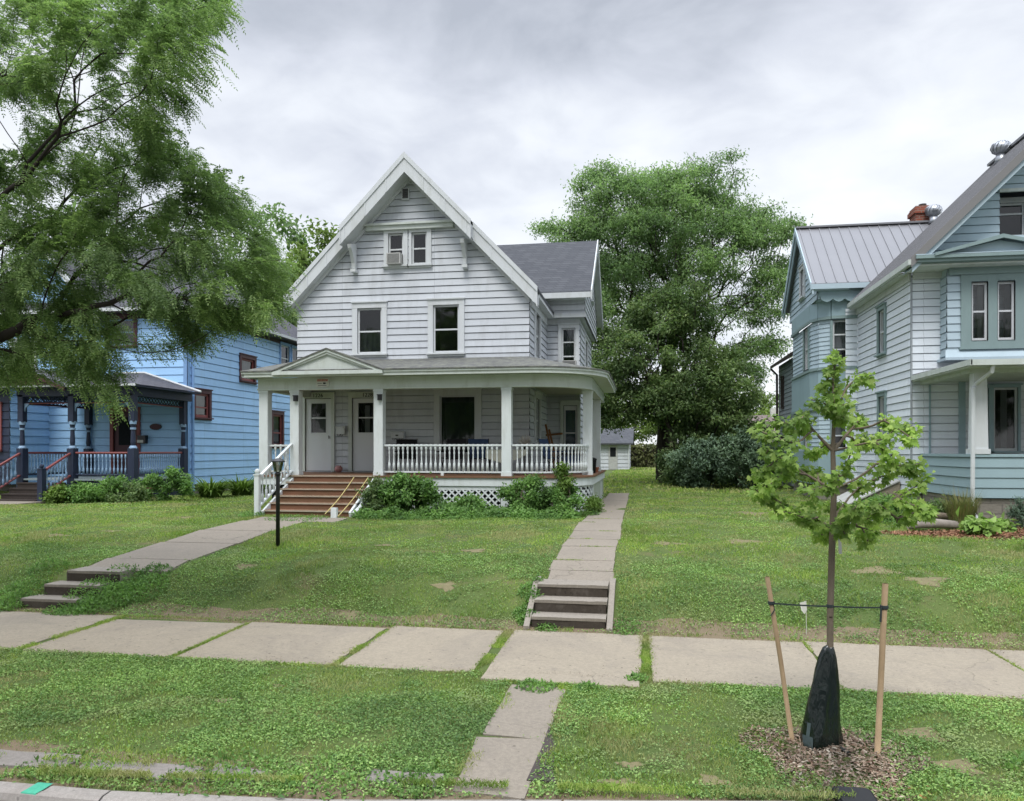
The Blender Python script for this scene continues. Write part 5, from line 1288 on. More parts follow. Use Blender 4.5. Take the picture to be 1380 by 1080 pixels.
for h in rwh: window(RW, G, *h, casing=.06, mt=M['brown_dark'], ms=M['brown_dark'], name='rear_window', sill=False)
mb = MB(); slab(mb, [(5.05, 28.9, 5.98), (8.5, 28.9, 8.0), (8.5, 33.4, 8.0), (5.05, 33.4, 5.98)], .12); mb.build('rear_roof', M['brown_dark'], G)
mb = MB(); mb.tube([(5.05, 33.2, 5.85), (5.28, 33.15, 5.6), (5.30, 33.15, 1.2)], .05, 6); mb.build('downspout', M['brown_dark'], G)
# porch
hz = 2.44; PGY = 16.75; PXL = 6.36
mb = MB(); fH = Fr((0, PGY), (1, 0), (0, -1)); fHS = Fr((PXL, 0), (0, 1), (-1, 0))
siding(mb, fH, [(PXL, 1.56), (13, 1.56), (13, hz - .06), (PXL, hz - .06)], [], .20, .014, .02, .03, room=False); siding(mb, fHS, [(PGY, 1.56), (GYF, 1.56), (GYF, hz - .06), (PGY, hz - .06)], [], .20, .014, .02, .03, room=False)
mb.box(PXL + .12, 13, PGY + .12, PGY + .14, 1.6, hz - .06); mb.box(PXL + .12, PXL + .14, PGY + .14, GYF, 1.6, hz - .06)
mb.build('porch_half_wall', M['mint_panel'], G)
mb = MB(); mb.box(PXL - .03, 13, PGY - .03, PGY + .17, hz - .058, hz); mb.box(PXL - .03, PXL + .17, PGY + .17, GYF - .03, hz - .058, hz); mb.build('half_wall_cap', M['mint_panel'], G)
mb = MB(); mb.box(PXL + .03, 13, PGY + .04, GYF, .8, 1.555); mb.box(GXW + .03, RR - .1, GYF + .05, 33, .8, 1.495); mb.box(5.1, GXW + .03, 24.5, 28.5, .8, 1.49); mb.build('foundation', M['stone'], G)
mb = MB(); mb.box(PXL + .14, 13, PGY + .14, GYF, 1.555, 1.6); mb.build('porch_floor', M['deck'], G)
for xc in (6.53, 11.6):
    mb = MB(); b0, b1 = .135, .115; z0, z1 = hz + .10, 4.06; y = PGY + .12
    v = [(xc - b0, y - b0, z0), (xc + b0, y - b0, z0), (xc + b0, y + b0, z0), (xc - b0, y + b0, z0), (xc - b1, y - b1, z1), (xc + b1, y - b1, z1), (xc + b1, y + b1, z1), (xc - b1, y + b1, z1)]
    mb.add(v, [(3, 2, 1, 0), (4, 5, 6, 7), (0, 1, 5, 4), (1, 2, 6, 5), (2, 3, 7, 6), (3, 0, 4, 7)]); mb.box(xc - b0 - .03, xc + b0 + .03, y - b0 - .03, y + b0 + .03, hz + .001, hz + .10); mb.build('porch_column', M['white_trim'], G)
EXp, EYp, ezp = 6.16, 16.25, 4.24
mb = MB(); slab(mb, [(EXp, EYp, ezp), (13.2, EYp, ezp), (13.2, GYF - .1, 4.50), (EXp, GYF + .45, 4.30)], .05)
y = EYp
mb.build('porch_roof', M['metal_roof'], G)
mb = MB(); mb.box(EXp - .04, 13.2, EYp - .09, EYp - .005, ezp - .10, ezp + .01); mb.box(EXp - .03, EXp - .005, EYp - .09, GYF - .03, ezp - .09, ezp + .02)
for k in range(7): mb.box(EXp - .035 - .0, EXp + .3, EYp + .1 + k * .45, EYp + .11 + k * .45, ezp - .085, ezp - .06)
mb.build('porch_gutter', M['porch_trim'], G)
mb = MB(); mb.box(PXL - .03, 13, PGY + .0, PGY + .2, 4.05, 4.185); mb.box(PXL - .03, PXL + .17, PGY + .2, GYF, 4.05, 4.185); mb.box(EXp, 13.1, EYp + .02, PGY, 4.12, 4.15); mb.box(EXp, PXL - .03, PGY, GYF - .03, 4.12, 4.15); mb.box(PXL + .17, 13, PGY + .2, GYF - .03, 4.10, 4.14); mb.build('porch_beam', M['porch_trim'], G)
mb = MB(); mb.tube([(6.55, EYp - .02, ezp - .08), (6.54, EYp + .02, ezp - .22), (6.42, PGY - .09, ezp - .42), (6.36, PGY - .09, ezp - .5), (6.35, PGY - .09, 1.75), (6.35, PGY - .09, 1.3), (6.38, PGY - .25, 1.15)], .042, 8); mb.build('downspout', M['white_trim'], G)
mb = MB(); mb.box(6.52, 6.56, GYF - .04, GYF - .022, 1.6, 4.05); mb.box(7.16, 7.30, GYF - .05, GYF - .022, 1.6, 4.1); mb.build('corner_board', M['mint_panel'], G)
# cellar hatch against the side wall
t = thing('cellar_hatch', 'low sloping grey cellar hatch against the side wall of the mint house', 'cellar hatch', (5.6, 21.2, 1.0))
mb = MB(); mb.prism([(6.14, 20.4, 1.0), (6.14, 20.4, 1.75), (4.9, 20.4, 1.12), (4.9, 20.4, 1.0)], (0, 1.8, 0)); mb.build('hatch_wall', M['concrete'], t)
mb = MB(); mb.prism([(6.12, 20.35, 1.79), (4.85, 20.35, 1.15), (4.85, 20.35, 1.12), (6.12, 20.35, 1.755)], (0, .92, 0)); mb.prism([(6.12, 21.3, 1.79), (4.85, 21.3, 1.15), (4.85, 21.3, 1.12), (6.12, 21.3, 1.755)], (0, .92, 0)); mb.build('hatch_door', paint('hatch_paint', (.42, .42, .40)), t)

# ================================================================ GARAGE, FAR HOUSE
t = thing('garage', 'small white clapboard garage at the far end of the side path', 'garage', (-2.6, 55, 1.2))
mb = MB(); siding(mb, Fr((0, 55), (1, 0), (0, -1)), [(-4.9, 1.1), (-1.14, 1.1), (-1.14, 3.0), (-4.9, 3.0)], [(-2.55, -1.95, 1.25, 2.9)], .26, .03, .03, .04)
siding(mb, Fr((-1.14, 0), (0, 1), (1, 0)), [(55, 1.1), (60, 1.1), (60, 3.0), (55, 3.0)], [], .26, .03, .03, .04, room=False); mb.build('wall', [M['white_siding'], M['dark_room']], t)
mb = MB(); mb.box(-2.56, -1.94, 54.93, 54.99, 1.2, 2.9); gd = mb.build('door', M['ac'], t)
mb = MB(); mb.box(-2.45, -2.05, 54.915, 54.928, 2.1, 2.75); mb.build('pane', M['dark_room'], gd)
mb = MB(); slab(mb, [(-5.2, 54.6, 3.05), (-.85, 54.6, 3.05), (-.85, 57.5, 4.15), (-5.2, 57.5, 4.15)], .1); slab(mb, [(-5.2, 57.5, 4.15), (-.85, 57.5, 4.15), (-.85, 60.4, 3.05), (-5.2, 60.4, 3.05)], .1); mb.build('roof', M['shingle_main'], t)
mb = MB(); mb.box(-1.2, -1.11, 54.9, 54.97, 1.1, 3.0); mb.build('corner_board', M['white_trim'], t)
struct((lambda m: (m.box(-.9, 6, 56.5, 60, 1.12, 1.215), m.build('back_alley', M['concrete'])))(MB())[1])
t = thing('far_house', 'low distant house with a brown shingle roof seen past the dark tree', 'house', (8.5, 52, 1.2))
mb = MB(); siding(mb, Fr((0, 52), (1, 0), (0, -1)), [(6.3, 1.2), (12.5, 1.2), (12.5, 3.3), (6.3, 3.3)], [(8.0, 8.9, 1.9, 2.9)], .2, .03, .02, .03)
mb.quad((6.3, 52, 1.2), (6.3, 59, 1.2), (6.3, 59, 3.3), (6.3, 55.5, 4.9), (6.3, 52, 3.3)); mb.build('wall', [M['hw'] if 'hw' in M else M['tan_paint'], M['dark_room']], t)
mb = MB(); slab(mb, [(5.9, 51.5, 3.15), (13, 51.5, 3.15), (13, 55.5, 4.95), (5.9, 55.5, 4.95)], .12); slab(mb, [(5.9, 55.5, 4.95), (13, 55.5, 4.95), (13, 59.5, 3.15), (5.9, 59.5, 3.15)], .12); fr_ = mb.build('roof', plain('far_brown_shingles', (.17, .135, .125), .9), t)
mb = MB(); mb.box(8.4, 8.9, 55.1, 55.6, 4.7, 5.4); mb.build('chimney', M['sign_white'], fr_)
# ================================================================ PLANTS
def unit(v): return v / np.maximum(1e-9, np.linalg.norm(v, axis=-1, keepdims=True))
def rhombs(c, d, n, Lh, Wd, fold=.18, droop=.15):
    """leaves: base c, direction d, normal n -> (N,4,3)"""
    d = unit(d); s = unit(np.cross(d, n)); n = np.cross(s, d); Lh = np.asarray(Lh).reshape(-1, 1); Wd = np.asarray(Wd).reshape(-1, 1)
    m = c + d * Lh * .45 + n * Wd * fold
    tip = c + d * Lh - n * Lh * droop
    return np.stack([c, m + s * Wd * .5, tip, m - s * Wd * .5], 1)
def grow(trunk, targets, seg=.45, arch=.10, wob=.05, start=1, pen=.25):
    """branches from a trunk polyline out to every target; returns nodes, parents, weight"""
    P = [np.array(p, float) for p in trunk]; par = [-1] + list(range(len(P) - 1)); dl = [0.0]
    for a, b in zip(P, P[1:]): dl.append(dl[-1] + np.linalg.norm(b - a))
    ok0 = start
    top = P[-1]; order = np.argsort([np.linalg.norm(np.array(t) - top) for t in targets])
    arr = np.zeros((60000, 3)); arr[:len(P)] = P; ln = np.zeros(60000); ln[:len(P)] = dl; n = len(P)
    par = par + [0] * (60000 - len(par)); tips = []
    for i in order:
        t = np.array(targets[i], float)
        dd = np.linalg.norm(arr[ok0:n] - t, axis=1); k = int(np.argmin(dd + pen * ln[ok0:n])) + ok0
        dist = np.linalg.norm(arr[k] - t); m = max(1, int(math.ceil(dist / seg))); a = arr[k].copy(); prev = k
        wv = rng.normal(0, wob, 3)
        for j in range(1, m + 1):
            f = j / m; q = a + (t - a) * f; q = q + wv * math.sin(math.pi * f) * dist; q[2] += math.sin(math.pi * f) * dist * arch
            if j < m: q += rng.normal(0, .025, 3) * seg
            arr[n] = q; par[n] = prev; ln[n] = ln[prev] + dist / m; prev = n; n += 1
        tips.append(prev)
    par = np.array(par[:n]); wgt = np.zeros(n)
    for t in tips: wgt[t] += 1
    for i in range(n - 1, 0, -1):
        if par[i] >= 0: wgt[par[i]] += wgt[i]
    wgt[wgt == 0] = .5
    return arr[:n].copy(), par, wgt
def limb_mesh(name, P, par, wgt, R0, rmin, mat, parent, power=.5, ns=6, maxr=None):
    Wt = wgt.max(); r = np.maximum(rmin, R0 * (wgt / Wt) ** power)
    idx = np.arange(1, len(P)); idx = idx[par[idx] >= 0]; a = P[par[idx]]; b = P[idx]; ra = np.minimum(r[par[idx]], r[idx] * 1.45); rb = r[idx]
    d = unit(b - a); ref = np.where(np.abs(d[:, 2:3]) > .9, np.array([[1., 0, 0]]), np.array([[0, 0, 1.]])); s = unit(np.cross(d, ref)); u = np.cross(s, d)
    b = b + d * rb[:, None] * .35
    V = []; ang = np.arange(ns) * 2 * math.pi / ns
    ra_ = a[:, None] + (s[:, None] * np.cos(ang)[None, :, None] + u[:, None] * np.sin(ang)[None, :, None]) * ra[:, None, None]
    rb_ = b[:, None] + (s[:, None] * np.cos(ang)[None, :, None] + u[:, None] * np.sin(ang)[None, :, None]) * rb[:, None, None]
    n = len(idx); verts = np.concatenate([ra_, rb_], 1).reshape(-1, 3); k = np.arange(ns); k2 = (k + 1) % ns
    f = np.stack([k, k2, k2 + ns, k + ns], -1)[None] + (np.arange(n) * 2 * ns)[:, None, None]
    return npwelded(name, verts, f.reshape(-1, 4), mat, parent)
def twig_points(P, par, wgt, n, maxw, seg_t=True):
    idx = np.arange(1, len(P)); idx = idx[(wgt[idx] <= maxw) & (par[idx] >= 0)]
    Ln = np.linalg.norm(P[idx] - P[par[idx]], axis=1) + .02; k = rng.choice(idx, n, p=Ln / Ln.sum()); t = rng.random((n, 1))
    a, b = P[par[k]], P[k]; return a + (b - a) * t, unit(b - a)
def smooth(P, par, it, fixed):
    for _ in range(it):
        Q = P.copy(); n = len(P); s = np.zeros_like(P); c = np.zeros((n, 1)); idx = np.arange(1, n); np.add.at(s, par[idx], P[idx]); np.add.at(c, par[idx], 1.)
        has = (c[:, 0] > 0); has[:fixed] = False; k = np.where(has)[0]
        Q[k] = P[k] * .4 + P[par[k]] * .3 + s[k] / c[k] * .3; P = Q
    return P
def in_poly(x, y, poly):
    c = False; j = len(poly) - 1
    for i in range(len(poly)):
        if (poly[i][1] > y) != (poly[j][1] > y) and x < (poly[j][0] - poly[i][0]) * (y - poly[i][1]) / (poly[j][1] - poly[i][1]) + poly[i][0]: c = not c
        j = i
    return c
def ell_pts(ells, jitter=0):
    out = []
    for (c, r, n, shell) in ells:
        v = unit(rng.normal(size=(n, 3))); rad = (1 - shell) + shell * rng.random((n, 1)) ** .5 if shell < 1 else rng.random((n, 1)) ** (1 / 3)
        out.append(np.array(c) + v * rad * np.array(r))
    return np.concatenate(out)

# ---------------- near honey locust, top left: trunk stands in the parkway left of the frame
def fronds(anch, dirs, n_pairs, Lf, Ll, Wl, mat, name, parent, droop=.5):
    N_ = len(anch)
    d = unit(dirs + rng.normal(0, .45, (N_, 3)) + np.array([0, 0, -.35])); side = unit(np.cross(d, rng.normal(0, .25, (N_, 3)) + np.array([0, 0, 1.])))
    nrm = np.cross(side, d); L_ = Lf * rng.uniform(.7, 1.25, (N_, 1)); out = []
    for k in range(n_pairs):
        t = (k + .6) / n_pairs; base = anch + d * L_ * t + np.array([0, 0, -1.]) * L_ * droop * t * t
        taper = .65 + .5 * math.sin(math.pi * min(1, t * .9 + .1))
        for s in (-1, 1):
            dd = unit(side * s + d * .45 - nrm * .18 + rng.normal(0, .13, (N_, 3)))
            out.append(rhombs(base, dd, nrm + rng.normal(0, .25, (N_, 3)), Ll * taper * rng.uniform(.8, 1.2, N_), Wl * rng.uniform(.85, 1.2, N_), .1, .1))
    # tip leaflet
    out.append(rhombs(anch + d * L_ + np.array([0, 0, -1.]) * L_ * droop, d + np.array([0, 0, -.6]), nrm, np.full(N_, Ll), np.full(N_, Wl), .1, .1))
    return npmesh(name, np.concatenate(out), mat, parent)
def near_locust():
    T = thing('locust_tree', 'leafy locust tree reaching in from the left edge, its limbs hanging over the blue house', 'tree', (-8.9, 7.1, .16))
    trunk = [(-8.9, 7.1, .1), (-8.88, 7.1, .9), (-8.8, 7.15, 1.8), (-8.7, 7.2, 2.7), (-8.55, 7.3, 3.6), (-8.3, 7.4, 4.4), (-8.05, 7.5, 5.0)]
    regs = [
        # polygon in the photograph, number of points, depth range
        ([(-60, -60), (300, -50), (322, 12), (300, 40), (285, 70), (275, 110), (262, 140), (228, 150), (190, 95), (150, 60), (60, 90), (-60, 120)], 118, (6.6, 9.3)),
        ([(-60, 100), (60, 70), (150, 60), (200, 110), (235, 150), (212, 178), (150, 150), (130, 195), (60, 180), (10, 120), (-60, 140)], 70, (6.9, 9.2)),
        ([(-60, 165), (110, 195), (160, 190), (185, 240), (140, 270), (60, 260), (-60, 250)], 62, (7.3, 9.2)),
        ([(150, 200), (225, 170), (272, 195), (270, 225), (318, 245), (345, 290), (378, 320), (392, 375), (398, 412), (352, 428), (322, 418), (290, 440), (262, 420), (225, 400), (200, 330), (150, 280)], 165, (7.4, 9.6)),
        ([(-60, 260), (100, 270), (190, 320), (240, 400), (200, 430), (160, 400), (80, 380), (-60, 400)], 150, (7.2, 9.4)),
        ([(-60, 380), (80, 370), (110, 420), (70, 440), (50, 500), (-10, 515), (-60, 500)], 95, (7.6, 9.3)),
        ([(80, 380), (150, 390), (205, 460), (215, 492), (180, 488), (160, 510), (155, 552), (135, 560), (122, 530), (90, 500), (60, 470)], 60, (7.7, 9.2)),
        ([(200, 395), (330, 410), (352, 425), (330, 440), (300, 445), (285, 468), (262, 462), (225, 440)], 38, (7.9, 9.2)),
    ]
    pts = []
    for poly, n, (y0, y1) in regs:
        xs = [p[0] for p in poly]; ys = [p[1] for p in poly]; k = 0
        while k < n:
            x, y = random.uniform(min(xs), max(xs)), random.uniform(min(ys), max(ys))
            if in_poly(x, y, poly): pts.append(tuple(atY(x, y, random.uniform(y0, y1)))); k += 1
    # the rest of the crown, out of frame
    pts += [tuple(p) for p in ell_pts([((-10.0, 6.6, 7.6), (3.2, 3.0, 2.8), 170, 1.0), ((-8.2, 5.4, 8.3), (2.2, 2.0, 1.6), 70, 1.0)])]
    P, par, wg = grow(trunk, pts, .30, .05, .04, 4, .38)
    P = smooth(P, par, 3, 7)
    limb_mesh('trunk', P, par, wg, .15, .003, M['bark'], T, .68, 6)
    a, d = twig_points(P, par, wg, 43000, 4)
    fronds(a + rng.normal(0, .07, a.shape), d, 7, .15, .038, .015, M['locust_near'], 'crown', T)
near_locust()

# ---------------- tall locust behind the side path
def tall_locust():
    T = thing('tall_locust_tree', 'tall feathery green tree rising between the white house and the mint house', 'tree', (.75, 36.5, 1.05))
    trunk = [(.75, 36.5, 1.0), (.75, 36.5, 2.2), (.85, 36.5, 3.6), (.9, 36.6, 5.0), (1.0, 36.6, 6.4)]
    ells = [((.6, 36.5, 11.6), (3.6, 3.4, 2.6), 300, .7), ((-1.7, 36.2, 14.2), (1.8, 2.0, 1.6), 90, .9), ((2.6, 36.5, 14.2), (1.9, 2.1, 1.8), 100, .9), ((.6, 36.5, 13.9), (2.6, 2.6, 1.5), 90, .9), ((-3.2, 36, 12.7), (1.6, 1.6, .8), 55, 1.), ((4.8, 36.2, 12.3), (1.9, 1.8, 1.5), 90, .9),
            ((5.0, 36, 9.4), (1.8, 1.8, 1.6), 75, 1.), ((4.9, 35.8, 7.2), (1.3, 1.5, .9), 36, 1.), ((-1.9, 35.6, 9.5), (1.9, 2.0, 2.0), 110, .9), ((1.4, 35.0, 8.6), (2.8, 2.0, 1.8), 120, .9), ((-4.4, 36, 12.9), (.7, .8, .3), 9, 1.), ((3.8, 36.5, 15.7), (.5, .5, .6), 8, 1.), ((-2.2, 36.5, 15.7), (.5, .5, .5), 8, 1.), ((6.3, 36, 12.4), (.6, .7, .4), 9, 1.), ((.5, 36.5, 15.0), (1.9, 1.6, .9), 60, .9), ((-2.6, 35.2, 7.6), (1.3, 1.6, 1.8), 60, .9), ((3.6, 35.0, 6.2), (1.6, 1.3, 1.3), 60, .9), ((-.5, 35.2, 12.2), (2.6, 1.4, 2.0), 80, .9), ((3.0, 35, 11.4), (2.2, 1.4, 2.2), 80, .9), ((-3.8, 35.6, 11.3), (1.1, 1.2, .9), 30, .9), ((6.0, 36, 10.6), (.9, 1.0, .8), 22, .9)]
    pts = ell_pts([(c, r, int(n * 1.35), .95) for c, r, n, s_ in ells]); pts = [p for p in pts]
    P, par, wg = grow(trunk, pts, .6, .07, .05, 3, .34); P = smooth(P, par, 2, 5)
    limb_mesh('trunk', P, par, wg, .34, .012, M['bark'], T, .58, 6)
    a, d = twig_points(P, par, wg, 10500, 4)
    # sprays: flat tiers of small leaves
    k = 12; c = np.repeat(a, k, 0); dd = np.repeat(d, k, 0); c = c + rng.normal(0, 1, c.shape) * np.array([.27, .27, .13]) + np.array([0, 0, -.08])
    dirs = unit(dd * .4 + rng.normal(0, .8, c.shape) + np.array([0, 0, -.45])); n_ = rng.normal(0, .35, c.shape) + np.array([0, 0, 1.])
    npmesh('crown', rhombs(c, dirs, n_, rng.uniform(.10, .20, len(c)), rng.uniform(.045, .075, len(c)), .1, .2), M['locust_far'], T)
tall_locust()
def broad_tree(name, label, base, trunk, ells, mat, nleaf, ll, lw_, R0, seg=.5, cl=.2, k=8, rmin=.012, group=None, barkm='bark', tw=3, flat=.7, arch=.07):
    T = thing(name, label, 'tree', base, 0, group)
    P, par, wg = grow(trunk, ell_pts(ells), seg, arch, .05, max(1, len(trunk) - 3), .28)
    limb_mesh('trunk', P, par, wg, R0, rmin, M[barkm], T, .5, 6)
    a, d = twig_points(P, par, wg, nleaf // k, tw); c = np.repeat(a, k, 0) + rng.normal(0, 1, (len(a) * k, 3)) * np.array([cl, cl, cl * flat])
    dirs = unit(rng.normal(0, 1, c.shape) + np.array([0, 0, -.5])); n_ = rng.normal(0, .5, c.shape) + np.array([0, -.25, .9])
    npmesh('crown', rhombs(c, dirs, n_, rng.uniform(*ll, len(c)), rng.uniform(*lw_, len(c)), .12, .2), M[mat], T); return T
# dark dense tree in front of it
broad_tree('dark_leafy_tree', 'dense dark green tree with low branches beside the side path', (.75, 34.0, 1.05),
    [(.75, 34, 1.0), (.72, 34, 2.0), (.7, 34, 3.1), (.75, 34, 4.0)],
    [((.3, 34, 6.6), (2.6, 2.4, 2.6), 230, .8), ((2.6, 33.6, 5.0), (2.0, 2.0, 2.4), 170, .8), ((-1.4, 33.6, 5.2), (1.4, 1.8, 1.8), 100, .8), ((3.4, 33.3, 3.2), (1.6, 1.6, 1.4), 90, .8), ((2.0, 33.2, 2.5), (1.0, 1.0, 1.3), 50, .9), ((.5, 33.2, 4.4), (2.0, 1.4, 1.0), 80, .9), ((1.4, 34, 8.6), (1.7, 1.7, 1.2), 60, 1.), ((-1.9, 33.4, 3.9), (.9, 1.0, .6), 26, 1), ((2.6, 32.6, 2.1), (1.4, .9, 1.1), 60, .9), ((3.8, 32.4, 2.4), (1.0, .9, 1.0), 40, .9), ((1.5, 32.9, 2.7), (.7, .8, .9), 30, .9)],
    'dense_dark', 60000, (.11, .19), (.06, .10), .22, .5, .19, 8)
broad_tree('slender_tree', 'thin brown trunk standing just right of the dark tree trunk', (1.15, 32.6, 1.05), [(1.15, 32.6, 1.0), (1.16, 32.6, 2.0), (1.2, 32.6, 3.0)], [((1.4, 32.5, 4.6), (1.2, 1.0, 1.2), 40, 1.)], 'dense_dark', 5000, (.11, .18), (.06, .09), .09, .5, .2, 8)

def bush(name, label, c, r, mat, nleaf, ll, lw_, group=None, stems=40, cat='shrub', cl=.07, up=.3, k=6):
    T = thing(name, label, cat, (c[0], c[1], gz1(c[0], c[1])), 0, group)
    z0 = gz1(c[0], c[1]); root = [(c[0], c[1], z0 - .03), (c[0], c[1], z0 + .06 * r[2])]
    P, par, wg = grow(root, ell_pts([((c[0], c[1], z0 + r[2] * .95), (r[0], r[1], r[2]), stems, .8)]) + 0, .15 if r[0] < 1 else .3, .0, .04, 0, .1)
    P[:, 2] = np.maximum(P[:, 2], z0 + .01)
    limb_mesh('stem', P, par, wg, .03 if r[0] < 1 else .06, .004, M['bark_young'], T, .5, 5)
    a, d = twig_points(P, par, wg, nleaf // k, 3); cc = np.repeat(a, k, 0) + rng.normal(0, cl, (len(a) * k, 3)); cc[:, 2] = np.maximum(cc[:, 2], z0 + .02)
    dirs = unit(rng.normal(0, 1, cc.shape) + np.array([0, -.2, up - .5])); n_ = rng.normal(0, .45, cc.shape) + np.array([0, -.35, .85])
    npmesh('foliage', rhombs(cc, dirs, n_, rng.uniform(*ll, len(cc)), rng.uniform(*lw_, len(cc)), .12, .2), M[mat], T); return T
# grey-green shrubs at the foot of the trees
bush('lilac_shrub', 'dark grey-green rounded shrub below the dark tree, nearest the path', (2.0, 30.6), (1.25, 1.1, 1.0), 'lilac', 9000, (.09, .15), (.05, .08), 'shrubs under the dark tree', 70, cl=.12)
bush('lilac_shrub', 'bluish green shrub under the right side of the dark tree', (3.5, 30.6), (1.35, 1.2, 1.2), 'lilac', 11000, (.09, .15), (.05, .08), 'shrubs under the dark tree', 80, cl=.12)
bush('lilac_shrub', 'low shrub at the right end of the shrub row, partly behind the young maple', (4.6, 30.9), (1.0, 1.0, .9), 'lilac', 7000, (.09, .15), (.05, .08), 'shrubs under the dark tree', 50, cl=.12)
bush('lilac_shrub', 'dark shrub against the foot of the dark tree trunk', (1.3, 31.8), (.9, .8, .8), 'dense_dark', 6000, (.09, .15), (.05, .08), 'shrubs under the dark tree', 50, cl=.12)
# porch bushes
PB = 'shrubs along the white porch'
bush('porch_shrub', 'big rounded leafy shrub at the right of the brown stairs', (-5.45, 17.35), (.82, .55, .50), 'bush', 8500, (.06, .11), (.035, .06), PB, 70)
bush('porch_shrub', 'smaller dark shrub hugging the right side of the brown stairs', (-6.05, 17.1), (.40, .38, .42), 'dense_dark', 2800, (.06, .10), (.035, .05), PB, 36)
bush('porch_shrub', 'leafy shrub right of the centre porch post', (-2.75, 17.75), (.62, .40, .48), 'bush', 5200, (.06, .10), (.03, .05), PB, 50)
bush('porch_shrub', 'low mounded shrub under the curved end of the porch railing', (-1.95, 17.85), (.50, .40, .40), 'bush', 3400, (.06, .10), (.03, .05), PB, 40)
T = bush('tall_weed', 'tall upright weed standing higher than the porch floor at the curved corner', (-1.88, 17.75), (.20, .18, .66), 'fern', 1500, (.07, .12), (.025, .04), None, 26, 'weed')
bush('porch_shrub', 'small low shrub below the lattice between the two larger ones', (-4.1, 17.7), (.55, .30, .20), 'bush', 2600, (.05, .09), (.03, .05), PB, 30)
bush('porch_shrub', 'narrow weedy shrub at the right corner of the porch skirt', (-1.25, 18.9), (.16, .8, .20), 'fern', 2000, (.05, .09), (.02, .035), PB, 26)
# plants at the blue house
BBP = 'plants along the blue house'
for (x, y, rx, rz, m_, lab) in ((-13.95, 20.9, .85, .50, 'bush', 'largest rounded bush at the corner of the blue house'), (-15.0, 20.3, .75, .36, 'bush', 'medium bush in front of the navy porch skirt'), (-15.9, 20.1, .65, .30, 'bush', 'low bush below the navy porch railing'), (-16.6, 20.0, .5, .26, 'fern', 'small pale plant beside the dark steps of the navy porch'), (-14.5, 20.0, .6, .26, 'dense_dark', 'low dark bush in front of the large one at the blue corner')):
    bush('garden_bush', lab, (x, y), (rx, .5, rz), m_, int(5200 * rx), (.06, .11), (.035, .06), BBP, 40)
def tuft(name, label, c, n, h, w_, lean, mat, cat='plant', group=None, r=.12, arc=.5):
    T = thing(name, label, cat, (c[0], c[1], gz1(*c)), 0, group); z0 = gz1(*c)
    a = rng.uniform(0, 6.283, n); rr = r * np.sqrt(rng.random(n)); b = np.stack([c[0] + rr * np.cos(a), c[1] + rr * np.sin(a), np.full(n, z0)], 1)
    o = np.stack([np.cos(a), np.sin(a), np.zeros(n)], 1) + rng.normal(0, .3, (n, 3)); H = h * rng.uniform(.6, 1.1, (n, 1)); up_ = np.array([0, 0, 1.])
    sd = unit(np.cross(o, up_)) * w_; out = []; prev = b
    for k in range(3):
        t0, t1 = k / 3, (k + 1) / 3
        q = b + up_ * H * (t1 - arc * .5 * t1 ** 3) + o * H * lean * t1 ** 1.8
        w0 = sd * (1 - t0 * .6) * (.6 if k == 0 else 1); w1 = sd * (1 - t1) * 1.0 if k == 2 else sd * (1 - t1 * .4)
        out.append(np.stack([prev - w0, prev + w0, q + w1 + 1e-4, q - w1], 1)); prev = q
    npmesh('leaves', np.concatenate(out), M[mat], T); return T
for (x, y, lab) in ((-13.5, 22.6, 'arching pale green fern clump nearest the blue corner'), (-13.0, 23.6, 'arching fern clump halfway along the blue side wall'), (-12.7, 24.9, 'arching fern clump nearest the white stair rail')):
    tuft('fern', lab, (x, y), 260, .75, .035, .8, 'fern', 'fern', 'ferns along the blue side wall', .3, .9)
# mint house bed
tuft('ornamental_grass', 'clump of tall reddish ornamental grass at the foot of the white downspout', (6.02, 16.3), 520, .78, .007, .30, 'reed', 'ornamental grass', None, .20, .2)
bush('hosta', 'broad-leaved pale green hosta in the red mulch bed', (6.0, 15.35), (.36, .28, .16), 'hosta', 260, (.13, .22), (.08, .13), None, 16, 'hosta', .06, .2, 4)
bush('hosta', 'smaller hosta clump between the large one and the grey-green bush', (6.45, 15.6), (.2, .18, .12), 'hosta', 110, (.11, .18), (.07, .1), None, 10, 'hosta', .05, .2, 4)
bush('sage_bush', 'thin upright grey-green bush before the stone foundation at the right edge', (7.02, 16.3), (.16, .16, .32), 'sage', 1500, (.05, .08), (.012, .02), None, 24, cl=.04)
bush('flower_bush', 'low leafy plant behind the fallen log, under the young maple', (5.0, 17.6), (.62, .4, .26), 'bush', 3600, (.06, .10), (.03, .05), None, 40)
bush('flower_bush', 'dark low plant at the corner of the mint porch', (5.7, 17.4), (.5, .3, .22), 'dense_dark', 2400, (.06, .10), (.03, .05), None, 30)
t = thing('fallen_log', 'weathered grey log lying at the left end of the red mulch bed', 'log', (5.5, 16.2, 1.05))
mb = MB(); mb.tube([(4.95, 16.0, 1.06), (5.2, 16.02, 1.10), (5.5, 16.1, 1.11), (5.95, 16.2, 1.08)], [.06, .085, .095, .07], 10); mb.build('trunk_piece', M['log'], t, True)
t = thing('fallen_log', 'darker log behind the grey one, against the shrub', 'log', (5.8, 17.0, 1.05))
mb = MB(); mb.tube([(5.35, 16.75, 1.16), (5.7, 16.85, 1.2), (6.15, 16.8, 1.18)], [.06, .08, .06], 9); mb.build('trunk_piece', M['bark_young'], t, True)
t = thing('drain_pipe', 'pale drain pipe end lying on the lawn under the young maple', 'pipe', (4.2, 15.9, 1.0))
mb = MB(); mb.tube([(3.55, 15.9, 1.06), (4.0, 16.1, 1.09), (4.45, 16.5, 1.14)], [.04, .045, .045], 10); mb.build('tube', M['white_trim'], t, True)
